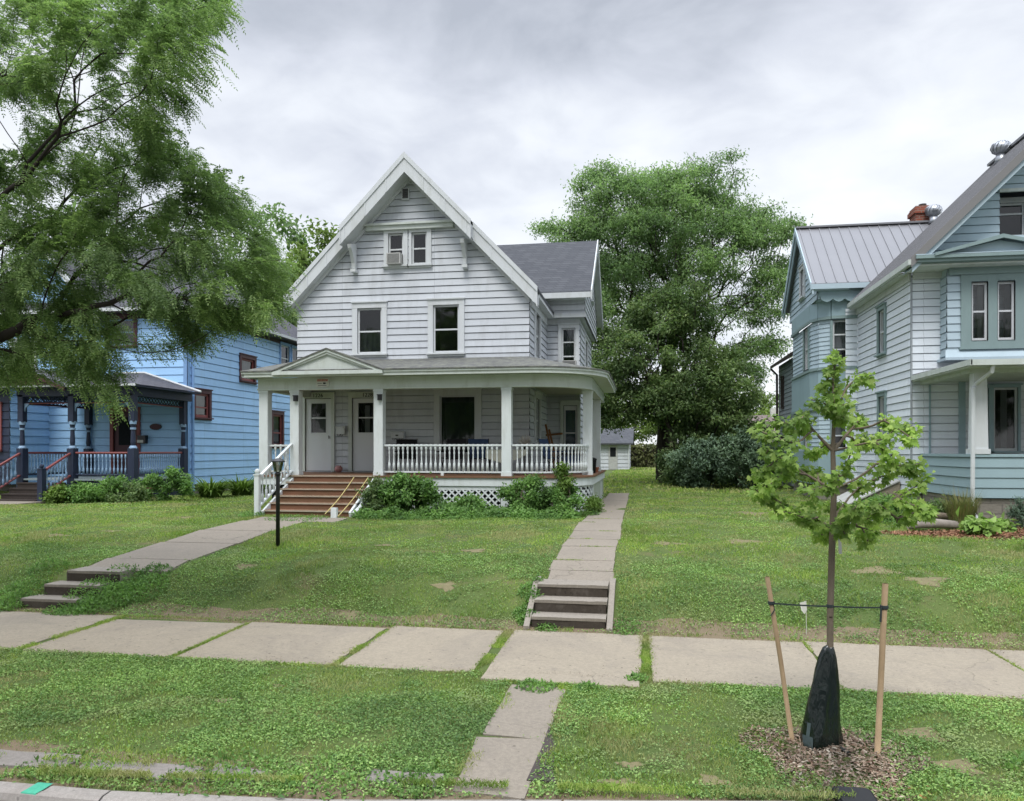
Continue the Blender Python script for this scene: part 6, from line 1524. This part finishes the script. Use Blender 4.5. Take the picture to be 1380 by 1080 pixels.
for (x, y, s_, lab) in ((4.75, 17.2, .11, 'rounded pale stone at the left of the garden bed'), (4.4, 17.6, .09, 'small stone left of the pale one'), (5.25, 16.6, .08, 'small rock between the two logs')):
    t = thing('garden_stone', lab, 'stone', (x, y, gz1(x, y)), 0, 'stones edging the garden bed')
    bmv = MB(); bmv.lathe([(.01, -.3), (.7, -.25), (1.0, .1), (.85, .5), (.5, .75), (.02, .85)], n=9)
    v2 = [(x + a * s_ * random.uniform(.85, 1.15), y + b * s_ * .8, gz1(x, y) + c_ * s_) for a, b, c_ in bmv.v]; bmv.v = v2; bmv.build('stone', M['stone'], t, True)
# hedge, background trees
T = thing('hedge', 'rough yellowish hedge beyond the garage at the end of the side path', 'hedge', (0, 62, 1.2))
c = rng.uniform([-1.4, 61.2, 1.2], [4.5, 62.6, 3.0], (6000, 3)); npmesh('foliage', rhombs(c, unit(rng.normal(size=c.shape)), rng.normal(size=c.shape) + [0, -.6, .6], rng.uniform(.15, .3, 6000), rng.uniform(.1, .18, 6000)), M['hedge'], T)
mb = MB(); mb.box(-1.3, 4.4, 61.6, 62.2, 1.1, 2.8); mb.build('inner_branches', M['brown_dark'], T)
BT = 'trees beyond the houses'
def far_tree(label, x, y, h, r, mat, n=9000):
    broad_tree('background_tree', label, (x, y, 1.1), [(x, y, 1.0), (x, y, 1 + h * .15), (x, y, 1 + h * .3)],
        [((x, y, 1 + h * .62), (r, r, h * .36), 110, .8), ((x + r * .4, y, 1 + h * .45), (r * .7, r * .7, h * .25), 40, .9), ((x - r * .4, y, 1 + h * .5), (r * .7, r * .7, h * .25), 40, .9)], mat, n, (.25, .45), (.14, .24), .3, .9, .38, 8, .02, BT)
far_tree('yellow-green tree showing between the blue house roof and the white house gable', -18.2, 44, 15.5, 3.2, 'yellow_tree', 12000)
far_tree('tall green tree behind the blue house roof, seen through the near leaves', -24.5, 44, 17, 5.0, 'locust_far', 14000)
far_tree('green tree behind the left part of the blue house', -33, 42, 17, 5.0, 'locust_far', 11000)
for (x, y, h, r, lab) in ((14.5, 92, 9, 4.5, 'distant round tree low on the horizon just left of the shaded rear wall'), (9, 98, 9.5, 5, 'distant tree on the horizon right of the dark shrubs'), (3, 95, 10, 5, 'distant tree straight behind the dark tree'), (-4, 96, 9, 5, 'distant tree above the garage roof'), (21, 100, 10, 5, 'distant tree hidden mostly by the mint house')):
    far_tree(lab, x, y, h, r, 'yellow_tree', 5000)

# ---------------- young maple with stakes
SX, SY, SZ = 1.42, 6.42, .19
T = thing('young_maple', 'young staked maple with bright green leaves standing in the parkway', 'tree', (SX, SY, SZ))
trunk = [(SX - .0, SY, SZ - .02), (SX - .0, SY, .8), (SX + .0, SY, 1.2), (SX + .01, SY, 1.6), (SX + .02, SY + .01, 1.9), (SX + .03, SY, 2.2), (SX + .02, SY, 2.5), (SX + .03, SY, 2.8), (SX + .02, SY, 3.1)]
tg = []
outline = [(1118, 482, 0.), (1145, 520, .1), (1175, 510, .15), (1105, 540, -.1), (1165, 560, .2), (1130, 570, 0.), (1080, 560, -.1), (1200, 565, .1), (1225, 575, .2), (1012, 578, -.1), (1035, 565, .1), (1070, 578, .2), (1240, 590, .0), (1248, 625, .1), (1215, 610, -.2), (1030, 605, .1), (1050, 635, -.1), (1020, 645, .2), (1010, 660, -.1), (1035, 670, .1),
    (1258, 640, .1), (1262, 690, -.1), (1240, 690, .2), (1225, 665, .0), (1205, 640, .3), (1065, 640, .3), (1090, 610, .3), (1150, 610, -.3), (1180, 600, .25), (1130, 640, -.35), (1095, 660, -.3), (1165, 655, .3), (1190, 680, -.2), (1215, 705, .1), (1070, 690, .2), (1045, 690, -.2), (1090, 700, -.1), (1150, 700, .3), (1180, 715, .1), (1140, 720, -.2), (1100, 720, .25), (1175, 735, .0), (1060, 620, -.25), (1110, 600, .2), (1140, 545, -.15), (1110, 515, .05), (1200, 590, -.15), (1075, 600, -.2), (1120, 680, .4), (1160, 680, -.4), (1100, 640, .1), (1185, 625, .05), (1150, 590, .1), (1085, 575, .15)]
for (px, py, dy) in outline:
    p = atY(1122 + (px - 1122) * .93, py, SY + dy * 1.3); tg.append(tuple(p)); tg.append(tuple(p + Vector((random.uniform(-.07, .07), random.uniform(-.09, .09), random.uniform(-.04, .05)))))
P, par, wg = grow(trunk, tg, .12, -.03, .05, 4, .45)
limb_mesh('trunk', P, par, wg, .026, .003, M['bark_young'], T, .38, 7)
a, d = twig_points(P, par, wg, 3600, 3)
keep = a[:, 2] > 1.78; a = a[keep]; d = d[keep]; N_ = len(a)
tb_ = MB(); tb_.prism([(SX + .055, SY - .02, 1.86), (SX + .075, SY - .02, 1.86), (SX + .085, SY - .02, 1.70), (SX + .06, SY - .02, 1.70)], (0, .002, 0)); tb_.build('plant_tag', M['sign_white'], T)
# leaf: petiole out, palmate blade of five lobes hanging
pd = unit(d * .5 + rng.normal(0, .7, (N_, 3)) + np.array([0, 0, -.1])); base = a + pd * rng.uniform(.03, .07, (N_, 1)); ax = unit(pd * .8 + rng.normal(0, .25, (N_, 3)) + np.array([0, 0, -.55])); nm = unit(rng.normal(0, .35, (N_, 3)) + np.array([0, -.5, .75])); sd = unit(np.cross(ax, nm)); nm = np.cross(sd, ax)
sz = rng.uniform(.020, .052, (N_, 1)); tri = []
lob = [(-1.95, .55), (-1.25, .72), (-.95, .55), (-.62, .95), (-.35, .6), (0., 1.12), (.35, .6), (.62, .95), (.95, .55), (1.25, .72), (1.95, .55)]
ring = [base + (ax * math.cos(t) + sd * math.sin(t)) * sz * r_ - nm * sz * .38 * abs(math.sin(t)) - np.array([0, 0, 1.]) * sz * .15 * r_ for t, r_ in lob]
Vm = np.stack([base] + ring, 1)
npmesh('crown', Vm, M['maple'], T)
SG = 'wooden stakes of the young maple'
def stake(label, b, tpt, r):
    t = thing('tree_stake', label, 'stake', b, 0, SG); mb = MB(); bb, tt = Vector(b), Vector(tpt); mb.tube([bb - Vector((0, 0, .05)), bb.lerp(tt, .5) + Vector((.002, 0, 0)), tt, tt + Vector((0, 0, .003))], [r, r * .98, r, r * .8], 12); mb.build('pole', M['stake_wood'], t, True); return t
sa, sb_ = (1.16, 6.52, .2), tuple(atY(1034, 778, 6.5)); stake('left wooden stake, leaning outward to the left of the black watering bag', sa, sb_, .019)
sc1, sd1 = (1.75, 6.36, .2), tuple(atY(1193, 787, 6.42)); stake('right wooden stake, nearly upright, right of the watering bag', sc1, sd1, .023)
t = thing('tree_strap', 'thin dark strap tying the young maple trunk between the two stakes', 'strap', (SX, SY, 1.32))
A_ = Vector(sa).lerp(Vector(sb_), .84); C_ = Vector(sc1).lerp(Vector(sd1), .86); Mid = Vector((SX, SY - .02, A_.z * .5 + C_.z * .5 - .0))
mb = MB()
for (p, q) in ((A_ + Vector((0, -.015, 0)), Mid), (Mid, C_ + Vector((0, -.02, 0)))):
    for k in range(8):
        u0, u1 = p.lerp(q, k / 8), p.lerp(q, (k + 1) / 8); tw = .3 * math.sin(k); u0 = u0 - Vector((0, 0, .004 * math.sin(math.pi * k / 8))); u1 = u1 - Vector((0, 0, .004 * math.sin(math.pi * (k + 1) / 8)))
        mb.prism([u0 + Vector((0, 0, .006)), u1 + Vector((0, 0, .006)), u1 - Vector((0, 0, .006)), u0 - Vector((0, 0, .006))], (0, .003, 0))
for (c_, r_) in ((A_, .024), (C_, .029), (Mid + Vector((0, .02, 0)), .024)):
    mb.lathe([(r_, -.014), (r_ + .003, -.01), (r_ + .003, .012), (r_, .014)], tuple(c_), 12)
mb.tube([A_ + Vector((.012, -.03, 0)), A_ + Vector((.02, -.03, -.05)), A_ + Vector((-.01, -.03, -.1))], .005, 5); mb.tube([C_ + Vector((-.03, -.03, 0)), C_ + Vector((-.035, -.03, -.11))], .008, 5)
mb.build('webbing', plain('strap_webbing', (.03, .04, .04), .7), t)
# watering bag: a tall slack cone
t = thing('watering_bag', 'dark green plastic watering bag wrapped around the foot of the young maple', 'watering bag', (SX, SY, .2))
prof = [(.014, .80, 0), (.04, .775, -.012), (.062, .70, -.022), (.080, .60, -.034), (.097, .48, -.046), (.114, .34, -.058), (.132, .20, -.068), (.146, .10, -.074), (.152, .03, -.072), (.145, -.01, -.07)]
ns = 28; vs = []
for i, (r_, z, ox) in enumerate(prof):
    for k in range(ns):
        an = 2 * math.pi * k / ns; f = 1 + (.14 * math.sin(3 * an + 1.2 + z * 3) + .08 * math.sin(6 * an - z * 5) + .03 * math.sin(9 * an + z * 8)) * min(1, r_ / .06)
        vs.append((SX + ox + r_ * f * math.cos(an), SY + r_ * .72 * f * math.sin(an), SZ + z + (.012 * math.sin(4 * an) if z < .1 else 0)))
mb = MB(); mb.add(vs, [(i * ns + k, i * ns + (k + 1) % ns, (i + 1) * ns + (k + 1) % ns, (i + 1) * ns + k) for i in range(len(prof) - 1) for k in range(ns)]); mb.build('bag', M['bag'], t, True)
mb = MB(); pa = 0; cc_ = Vector((SX - .07, SY, SZ))
for i in range(6, 9):
    for k in range(16, 20):
        if (8 - i) + abs(k - 17) * .9 > 2.6: continue
        q = [cc_ + (Vector(vs[j]) - cc_) * 1.02 for j in (i * ns + k, i * ns + k + 1, (i + 1) * ns + k + 1, (i + 1) * ns + k)]
        for p_ in q: p_.z = (p_.z - SZ) / 1.02 + SZ
        mb.quad(*q)
mb.build('pale_panel', M['bag_pale'], t)
mb = MB(); mb.tube([(SX + .05, SY - .10, SZ + .03), (SX + .10, SY - .11, SZ + .0), (SX + .15, SY - .06, SZ + .0)], [.02, .025, .006], 6); mb.build('bag_hem', M['bag'], t)
# mulch
def chips(name, label, c, r, n, ll, mat, zf=.5, cx_=None):
    a = rng.uniform(0, 6.283, n); rr = np.sqrt(rng.random(n)) * (1 + .15 * np.sin(3 * a) + .1 * np.sin(5 * a + 1)); x = c[0] + r[0] * rr * np.cos(a); y = c[1] + r[1] * rr * np.sin(a)
    z = gz(x, y) + .055 * np.clip(1 - rr, 0, 1) * zf + rng.uniform(.004, .022, n); dirs = rng.normal(0, 1, (n, 3)) * [1, 1, .28]; nn = rng.normal(0, .3, (n, 3)) + [0, 0, 1]
    p = np.stack([x, y, z], 1); o = npmesh(name, rhombs(p, dirs, nn, rng.uniform(*ll, n), rng.uniform(ll[0] * .35, ll[1] * .4, n), .05, .0), M[mat]); tag(o, label, None, None, 'stuff'); return o
tag(chips('wood_mulch', 'wood chip mulch round the young maple', (1.42, 6.22), (.60, .72), 7000, (.018, .055), 'mulch', 1.0), 'pale brown wood chip mulch spread around the foot of the young maple', 'mulch')
tag(chips('red_mulch', '', (5.75, 15.4), (1.5, .55), 6000, (.03, .09), 'mulch_red', .6), 'reddish mulch bed before the mint house', 'mulch')
tag(chips('red_mulch', '', (7.6, 15.9), (1.3, .5), 4000, (.03, .09), 'mulch_red', .6), 'reddish mulch before the stone foundation at the right edge', 'mulch')
tag(chips('leaf_litter', '', (1.78, 5.75), (.16, .2), 26, (.03, .06), 'litter', .1), 'few dry orange leaves lying beside the mulch near the kerb', 'leaf litter')

# lamp post
t = thing('lamp_post', 'short black garden lamp post with a glass lantern beside the walk', 'lamp post', (-6.27, 12.6, .83))
LX, LY = -6.27, 12.6; z0 = .80
mb = MB(); mb.lathe([(.035, 0), (.035, 1.27), (.03, 1.30)], (LX, LY, z0), 12); mb.lathe([(.045, 1.27), (.05, 1.31), (.03, 1.34)], (LX, LY, z0), 12); mb.build('pole', M['dark_metal'], t, True)
mb = MB(); mb.lathe([(.055, 1.34), (.095, 1.51)], (LX, LY, z0), 4 * 2); mb.build('lamp_glass', M['lamp_glass'], t)
mb = MB(); mb.lathe([(.115, 1.51), (.12, 1.525), (.10, 1.54), (.04, 1.57), (.01, 1.575)], (LX, LY, z0), 12)
for k in range(4): a = math.pi / 4 + k * math.pi / 2; mb.tube([(LX + .056 * math.cos(a), LY + .056 * math.sin(a), z0 + 1.34), (LX + .097 * math.cos(a), LY + .097 * math.sin(a), z0 + 1.515)], .005, 4)
mb.build('cap', M['dark_metal'], t)
mb = MB(); mb.lathe([(.012, 1.36), (.022, 1.41), (.02, 1.45), (.005, 1.47)], (LX, LY, z0), 10); mb.build('bulb', M['sign_white'], t, True)
# unseen trees added over the street so the window glass has something to mirror
n = 26000; cxs = rng.choice(np.array([-34, -25, -17, -6, 3, 14, 24, 33.]), n); v = unit(rng.normal(size=(n, 3))) * rng.random((n, 1)) ** .4
c = np.stack([cxs, np.full(n, -24.), np.full(n, 8.)], 1) + v * np.array([4.6, 4.0, 5.2]) * (1 + .15 * np.sin(cxs))[:, None]
tag(npmesh('unseen_tree_line', rhombs(c, unit(rng.normal(size=c.shape)), rng.normal(size=c.shape), rng.uniform(.4, .8, n), rng.uniform(.3, .5, n)), M['dense_dark']), 'unseen row of leafy trees over the street, added for the windows to mirror', 'trees', None, 'stuff')
# small flags and markers in the lawn
t = thing('utility_flag', 'small white marker flag on a wire stake at the lawn edge', 'marker flag', (1.93, 10.0, .2))
mb = MB(); mb.tube([(1.95, 10.05, .2), (1.94, 10.03, .66)], .004, 5); mb.build('wire', M['sign_white'], t)
mb = MB(); mb.prism([(1.94, 10.02, .66), (1.86, 10.0, .64), (1.88, 10.0, .55), (1.92, 10.02, .50), (1.95, 10.02, .55)], (0, .004, 0)); mb.build('flag', M['sign_white'], t)
# black box at the kerb, bottom edge of the picture
t = thing('meter_box', 'black rounded box standing at the kerb at the very bottom of the picture', 'box', (1.36, 5.55, .15))
q = atZ(1145, 1064, .16)
mb = MB(); bx_, by_ = q.x, q.y - .17
def rbox(x, y, hw, hd, z0, z1, r):
    pts = []
    for (cx_, cy_, a0) in ((x + hw - r, y + hd - r, 0), (x - hw + r, y + hd - r, 90), (x - hw + r, y - hd + r, 180), (x + hw - r, y - hd + r, 270)):
        for k in range(5): a = R(a0 + 22.5 * k); pts.append((cx_ + r * math.cos(a), cy_ + r * math.sin(a), z0))
    return pts
mb.prism(rbox(bx_, by_, .128, .15, .08, .2, .03), (0, 0, .10)); mb.build('housing', M['black'], t)
mb = MB(); mb.prism(rbox(bx_, by_, .11, .13, .181, .2, .025), (0, 0, .012)); mb.build('lid', M['dark_metal'], t)

# ================================================================ GRASS
BARE = [(tuple(atZ(px, py, z))[0], tuple(atZ(px, py, z))[1], r) for (px, py, z, r) in ((250, 940, .18, .10), (300, 943, .18, .12), (375, 925, .18, .08), (850, 1027, .18, .12), (833, 1052, .17, .15), (660, 1000, .18, .12), (650, 1040, .17, .13), (1240, 990, .18, .25), (1290, 1030, .18, .22), (960, 1048, .17, .15), (100, 905, .18, .1),
    (75, 742, .62, .30), (150, 735, .65, .25), (520, 735, .85, .22), (640, 745, .8, .25), (330, 772, .6, .22), (600, 800, .45, .2), (900, 740, .8, .4), (1000, 735, .85, .45), (1180, 775, .7, .4), (1020, 695, .95, .6), (1250, 800, .55, .35), (470, 815, .4, .2), (400, 700, 1.0, .3), (250, 700, .95, .3))]
mb = MB()
for (x, y, r) in BARE:
    pts = []
    for k in range(18):
        a = 2 * math.pi * k / 18; q = r * .78 * (1 + .3 * math.sin(3 * a + x * 5) + .2 * math.sin(7 * a + y)); pts.append((x + q * math.cos(a), y + q * math.sin(a) / 1.4))
    for p, q in zip(pts, pts[1:] + pts[:1]): mb.quad((x, y, gz1(x, y) + .006), (*p, gz1(*p) + .004), (*q, gz1(*q) + .004))
me_ = NT('worn_earth'); nn_ = me_.noise(14, 6, .7); me_.col(me_.mix(nn_, (.25, .205, .125), (.11, .11, .05))); me_.bump(me_.noise(60, 4), .5, .01)
struct(mb.build('bare_earth', me_.set(.95, .1)))
# grit and leaf crumbs swept against the slab edges
n = 5200; e_ = rng.integers(0, 3, n); x = rng.uniform(-10, 5.2, n); y = np.where(e_ == 0, 7.95 + rng.exponential(.07, n), np.where(e_ == 1, 9.84 - rng.exponential(.10, n), rng.uniform(7.95, 9.82, n)))
jj = np.array([k for k in gap]); near_j = jj[np.argmin(np.abs(x[:, None] - jj[None]), 1)]; x = np.where(e_ == 2, near_j + rng.choice([-1, 1], n) * (.05 + rng.exponential(.05, n)), x)
c = np.stack([x, y, np.full(n, .209)], 1); tag(npmesh('grit', rhombs(c, rng.normal(0, 1, (n, 3)) * [1, 1, .1], rng.normal(0, .15, (n, 3)) + [0, 0, 1], rng.uniform(.005, .02, n), rng.uniform(.004, .01, n), .05, 0), plain('brown_grit', (.15, .11, .075), .95, .1, 0, .4, 20)), 'brown grit and leaf crumbs along the edges of the sidewalk slabs', 'grit', None, 'stuff')
def free(x, y, m=.0):
    ok = np.ones(len(x), bool)
    for (a, b, c_, d_) in SLABS:
        if b - a > 100 or (d_ - c_) < 0: pass
        j = m + rng.uniform(-.05, .015, len(x)); ok &= ~((x > a + j) & (x < b - j) & (y > c_ + j) & (y < d_ - j))
    ok &= ~((x > 5.14) & (y > 16.8) & (y < 34)); ok &= ~((x > HX0) & (x < -2.0) & (y > 21)); ok &= ~((x > -9.6) & (x < PR) & (y > 18.4) & (y < 25)); ok &= ~((x < BX) & (y > 24)); ok &= ~((x < -15.1) & (x > -19) & (y > 20.9))
    ok &= y > kerb_y(x) + .015
    for (bx_c, by_c, r_) in BARE:
        an = np.arctan2(y - by_c, x - bx_c); rr = r_ * (1 + .3 * np.sin(3 * an + bx_c * 5) + .2 * np.sin(7 * an + by_c)); ok &= rng.random(len(x)) < np.clip((((x - bx_c) ** 2 + ((y - by_c) * 1.4) ** 2) / rr ** 2), .10, 1)
    ok &= ~((x > 4.4) & (((x - 5.9) / 1.6) ** 2 + ((y - 15.5) / .55) ** 2 < 1)); ok &= ~((((x - 1.42) / .42) ** 2 + ((y - 6.28) / .5) ** 2) < .8)
    return ok
def nz(x, y, s, seed):
    """cheap smooth noise in 0..1"""
    r = np.random.default_rng(seed); v = np.zeros(len(x))
    for k in range(7): a = r.uniform(0, 6.28); f = s * r.uniform(.5, 2.2); v += np.sin((x * math.cos(a) + y * math.sin(a)) * f + r.uniform(0, 6.28))
    return np.clip(.5 + v / 7, 0, 1)
def visible(x, y, pad=.8):
    dy = -x * math.sin(_a) + y * math.cos(_a); dx = x * math.cos(_a) + y * math.sin(_a); return (np.abs(dx) < dy * .675 + pad)
def blades(x0, x1, y0, y1, dens, h, w_, lean=.5):
    n = int((x1 - x0) * (y1 - y0) * dens); x = rng.uniform(x0, x1, n); y = rng.uniform(y0, y1, n)
    bare = nz(x, y, 3.2, 5) * .5 + nz(x, y, 9, 8) * .5
    ok = visible(x, y) & (rng.random(n) < np.clip(1.2 - 2.2 * np.clip(bare - .56, 0, 1) * 3, .06, 1)); x, y, bare = x[ok], y[ok], bare[ok]
    ok = free(x, y); x, y, bare = x[ok], y[ok], bare[ok]; n = len(x)
    edge = (np.abs(y - 9.98) < .12) | (np.abs(y - 5.2 - .1 * x * 0) < .10); ok = ~edge | (rng.random(n) < .35); x, y, bare = x[ok], y[ok], bare[ok]; n = len(x)
    z = gz(x, y) - .004; b = np.stack([x, y, z], 1); a = rng.uniform(0, 6.283, n); s = np.stack([np.cos(a), np.sin(a), np.zeros(n)], 1)
    tall = 1 + .7 * (nz(x, y, 1.6, 11) - .5) + 1.1 * np.clip(nz(x, y, 2.3, 13) - .62, 0, 1) * 2
    H = (rng.uniform(h[0], h[1], n) * tall * (1 - .4 * np.clip(bare - .5, 0, 1)))[:, None]; W_ = rng.uniform(w_[0], w_[1], n)[:, None]
    b2 = rng.uniform(0, 6.283, n); o = np.stack([np.cos(b2), np.sin(b2), np.zeros(n)], 1) * H * rng.uniform(.15, lean * 1.8, (n, 1))
    mid = b + np.array([0, 0, 1.]) * H * .62 + o * .35; tip = b + np.array([0, 0, 1.]) * H * .95 + o
    return np.stack([b - s * W_ * .5, b + s * W_ * .5, mid + s * W_ * .42, tip, mid - s * W_ * .42], 1)
def weeds(x0, x1, y0, y1, dens, sz, hmax):
    n = int((x1 - x0) * (y1 - y0) * dens); x = rng.uniform(x0, x1, n); y = rng.uniform(y0, y1, n)
    cl = nz(x, y, 2.6, 21) * .55 + nz(x, y, 7, 22) * .45
    ok = visible(x, y) & (rng.random(n) < np.clip((cl - .30) * 4, .12, 1)); x, y = x[ok], y[ok]; ok = free(x, y, .0); x, y = x[ok], y[ok]; n = len(x)
    z = gz(x, y) + rng.uniform(.008, hmax, n); c = np.stack([x, y, z], 1); d = rng.normal(0, 1, (n, 3)) * [1, 1, .35]; nn = rng.normal(0, .45, (n, 3)) + [0, -.1, 1]
    L_ = rng.uniform(sz[0], sz[1], n); return rhombs(c, d, nn, L_, L_ * rng.uniform(.45, .75, n), .15, .2)
g = [blades(-9.5, 5.2, 4.8, 7.95, 3000, (.015, .042), (.0035, .006)), blades(-15, 10, 9.7, 12.2, 1500, (.02, .045), (.005, .009)), blades(-19, 13, 12.2, 17, 1000, (.02, .045), (.009, .015)), blades(-28, 15, 17, 27, 380, (.02, .045), (.018, .03)), blades(-22, 16, 27, 62, 50, (.05, .10), (.05, .09))]
# grass growing in the joints and over slab edges
def line_tufts(x0, y0, x1, y1, n, w_, h, thr=.38):
    t = rng.random(n); x = x0 + (x1 - x0) * t + rng.normal(0, w_, n); y = y0 + (y1 - y0) * t + rng.normal(0, w_ * .6, n)
    ok = (nz(x, y, 6, 31) > thr); x, y = x[ok], y[ok]; n = len(x); b = np.stack([x, y, np.maximum(gz(x, y), .185)], 1); a = rng.uniform(0, 6.283, n); s = np.stack([np.cos(a), np.sin(a), np.zeros(n)], 1); H = rng.uniform(*h, n)[:, None]
    b2 = rng.uniform(0, 6.283, n); o = np.stack([np.cos(b2), np.sin(b2), np.zeros(n)], 1) * H * .8; W_ = .0055; mid = b + [0, 0, 1] * H * .6 + o * .4; tip = b + [0, 0, 1] * H * .8 + o
    return np.stack([b - s * W_ * .5, b + s * W_ * .5, mid + s * W_ * .42, tip, mid - s * W_ * .42], 1)
for jx, gp in gap.items():
    g.append(line_tufts(jx, 7.9, jx, 9.85, int(34000 * gp) + 200, gp * .36, (.015, .045), .22))
for k, (x0, y0, x1, y1, n) in enumerate(((-9.5, 7.90, -1.75, 7.90, 4600), (.0, 7.90, 5.2, 7.90, 3000), (-1.7, 7.68, -.05, 7.68, 900), (-9, 4.92, -3.2, 5.04, 4200), (-4.8, 4.90, .0, 5.40, 5200), (-9, 4.97, -3, 5.25, 2500), (-.4, 5.36, 4.5, 5.85, 2200), (-11, 9.86, 7, 9.88, 5200), (-1.35, 9.95, -.8, 9.95, 260), (-1.30, 5.4, -1.30, 7.3, 700), (-.72, 5.4, -.72, 7.3, 700), (-1.3, 7.55, -.7, 7.55, 500))):
    g.append(line_tufts(x0, y0, x1, y1, n, .045, (.015, .045)))
for y in ends[1:-1] if len(ends) < 6 else ends: pass
for y in (12.05, 12.95, 13.95, 15.0, 16.1, 17.4): 
    xc = random.uniform(-1.2, -.7); t_ = line_tufts(xc - .22, y, xc + .22, y, 150, .03, (.012, .03)); t_[:, :, 2] += gz1(-.9, y) - t_[:, 0:1, 2] + .02; g.append(t_)
tag(npmesh('grass', np.concatenate(g), M['blade']), 'patchy green lawn grass with worn and dry spots', 'grass', None, 'stuff')
wv = [weeds(-9.5, 5.2, 4.8, 7.95, 6200, (.012, .030), .042), weeds(-15, 10, 9.8, 12.4, 2900, (.014, .034), .045), weeds(-19, 13, 12.4, 17, 480, (.018, .036), .04), weeds(-25, 13, 17, 27, 110, (.025, .05), .04)]
tag(npmesh('lawn_weeds', np.concatenate(wv), M['weed']), 'broad-leaved clover and weeds spread through the lawn', 'weeds', None, 'stuff')
# taller weeds round the left steps, along foundations
def weed_clump(x, y, n, r, h, mat='weed'):
    t = rng.uniform(0, 6.283, n); rr = r * np.sqrt(rng.random(n)); cx_ = x + rr * np.cos(t); cy_ = y + rr * np.sin(t); z = gz(cx_, cy_) + h * rng.random(n) * (1 - rr / r * .7)
    d = rng.normal(0, 1, (n, 3)) + [0, 0, .2]; return rhombs(np.stack([cx_, cy_, z], 1), d, rng.normal(0, .5, (n, 3)) + [0, -.3, .8], rng.uniform(.025, .06, n), rng.uniform(.012, .028, n), .12, .2)
wc = [weed_clump(*a) for a in ((-7.6, 10.35, 900, .32, .26), (-7.45, 10.9, 500, .25, .2), (-8.2, 9.95, 500, .3, .14), (-9.2, 10.2, 900, .4, .24), (-9.3, 10.9, 500, .3, .22), (-1.25, 9.95, 260, .14, .09), (-.25, 10.0, 260, .2, .1), (-1.6, 10.3, 300, .15, .12), (-1.62, 10.8, 300, .15, .12), (-1.52, 10.15, 500, .14, .2), (-1.50, 10.5, 500, .13, .3), (-1.5, 10.85, 400, .12, .3), (-1.05, 7.56, 420, .2, .08), (-.55, 7.6, 260, .14, .07),
      (-5.0, 16.9, 1600, .7, .22), (-3.9, 17.2, 1800, .8, .22), (-2.4, 17.2, 1500, .7, .2), (-6.0, 16.6, 700, .35, .25), (-1.3, 18.2, 500, .25, .25), (-8.85, 16.5, 500, .3, .2), (-7.6, 16.25, 900, .75, .07), (2.9, 6.2, 600, .35, .10), (4.9, 17.2, 500, .4, .15), (-4.5, 17.4, 1400, .6, .25), (-3.3, 17.6, 1200, .5, .25), (-8.1, 10.25, 900, .35, .3), (-7.9, 10.6, 900, .4, .3), (-7.3, 10.5, 700, .3, .25), (-8.0, 9.95, 700, .3, .14), (-7.75, 10.15, 1500, .38, .32), (-9.15, 10.0, 900, .28, .2), (-.08, 7.98, 260, .12, .05), (-3.0, 5.15, 700, .45, .07), (-2.2, 5.2, 600, .4, .07), (-4.2, 5.0, 500, .4, .06), (-5.1, 4.95, 400, .25, .06), (-1.6, 5.3, 400, .25, .06))]
for (x, y, n, r, h) in ((-5.6, 16.75, 900, .55, .3), (-4.6, 17.1, 1300, .7, .38), (-3.7, 17.3, 1300, .7, .36), (-2.8, 17.2, 1000, .6, .32), (-1.9, 17.4, 900, .45, .35), (-6.2, 16.6, 400, .25, .3)):
    t = rng.uniform(0, 6.283, n); rr = np.sqrt(rng.random(n)); cx_ = x + r * rr * np.cos(t); cy_ = y + r * .6 * rr * np.sin(t); z = gz(cx_, cy_) + .02 + h * rng.random(n) * (1 - rr * .7)
    wc.append(rhombs(np.stack([cx_, cy_, z], 1), rng.normal(0, 1, (n, 3)) + [0, -.2, .1], rng.normal(0, .45, (n, 3)) + [0, -.5, .8], rng.uniform(.05, .095, n), rng.uniform(.03, .055, n), .12, .2))
tag(npmesh('edge_weeds', np.concatenate(wc), M['bush']), 'taller weeds growing around the steps and along the porch skirt', 'weeds', None, 'stuff')
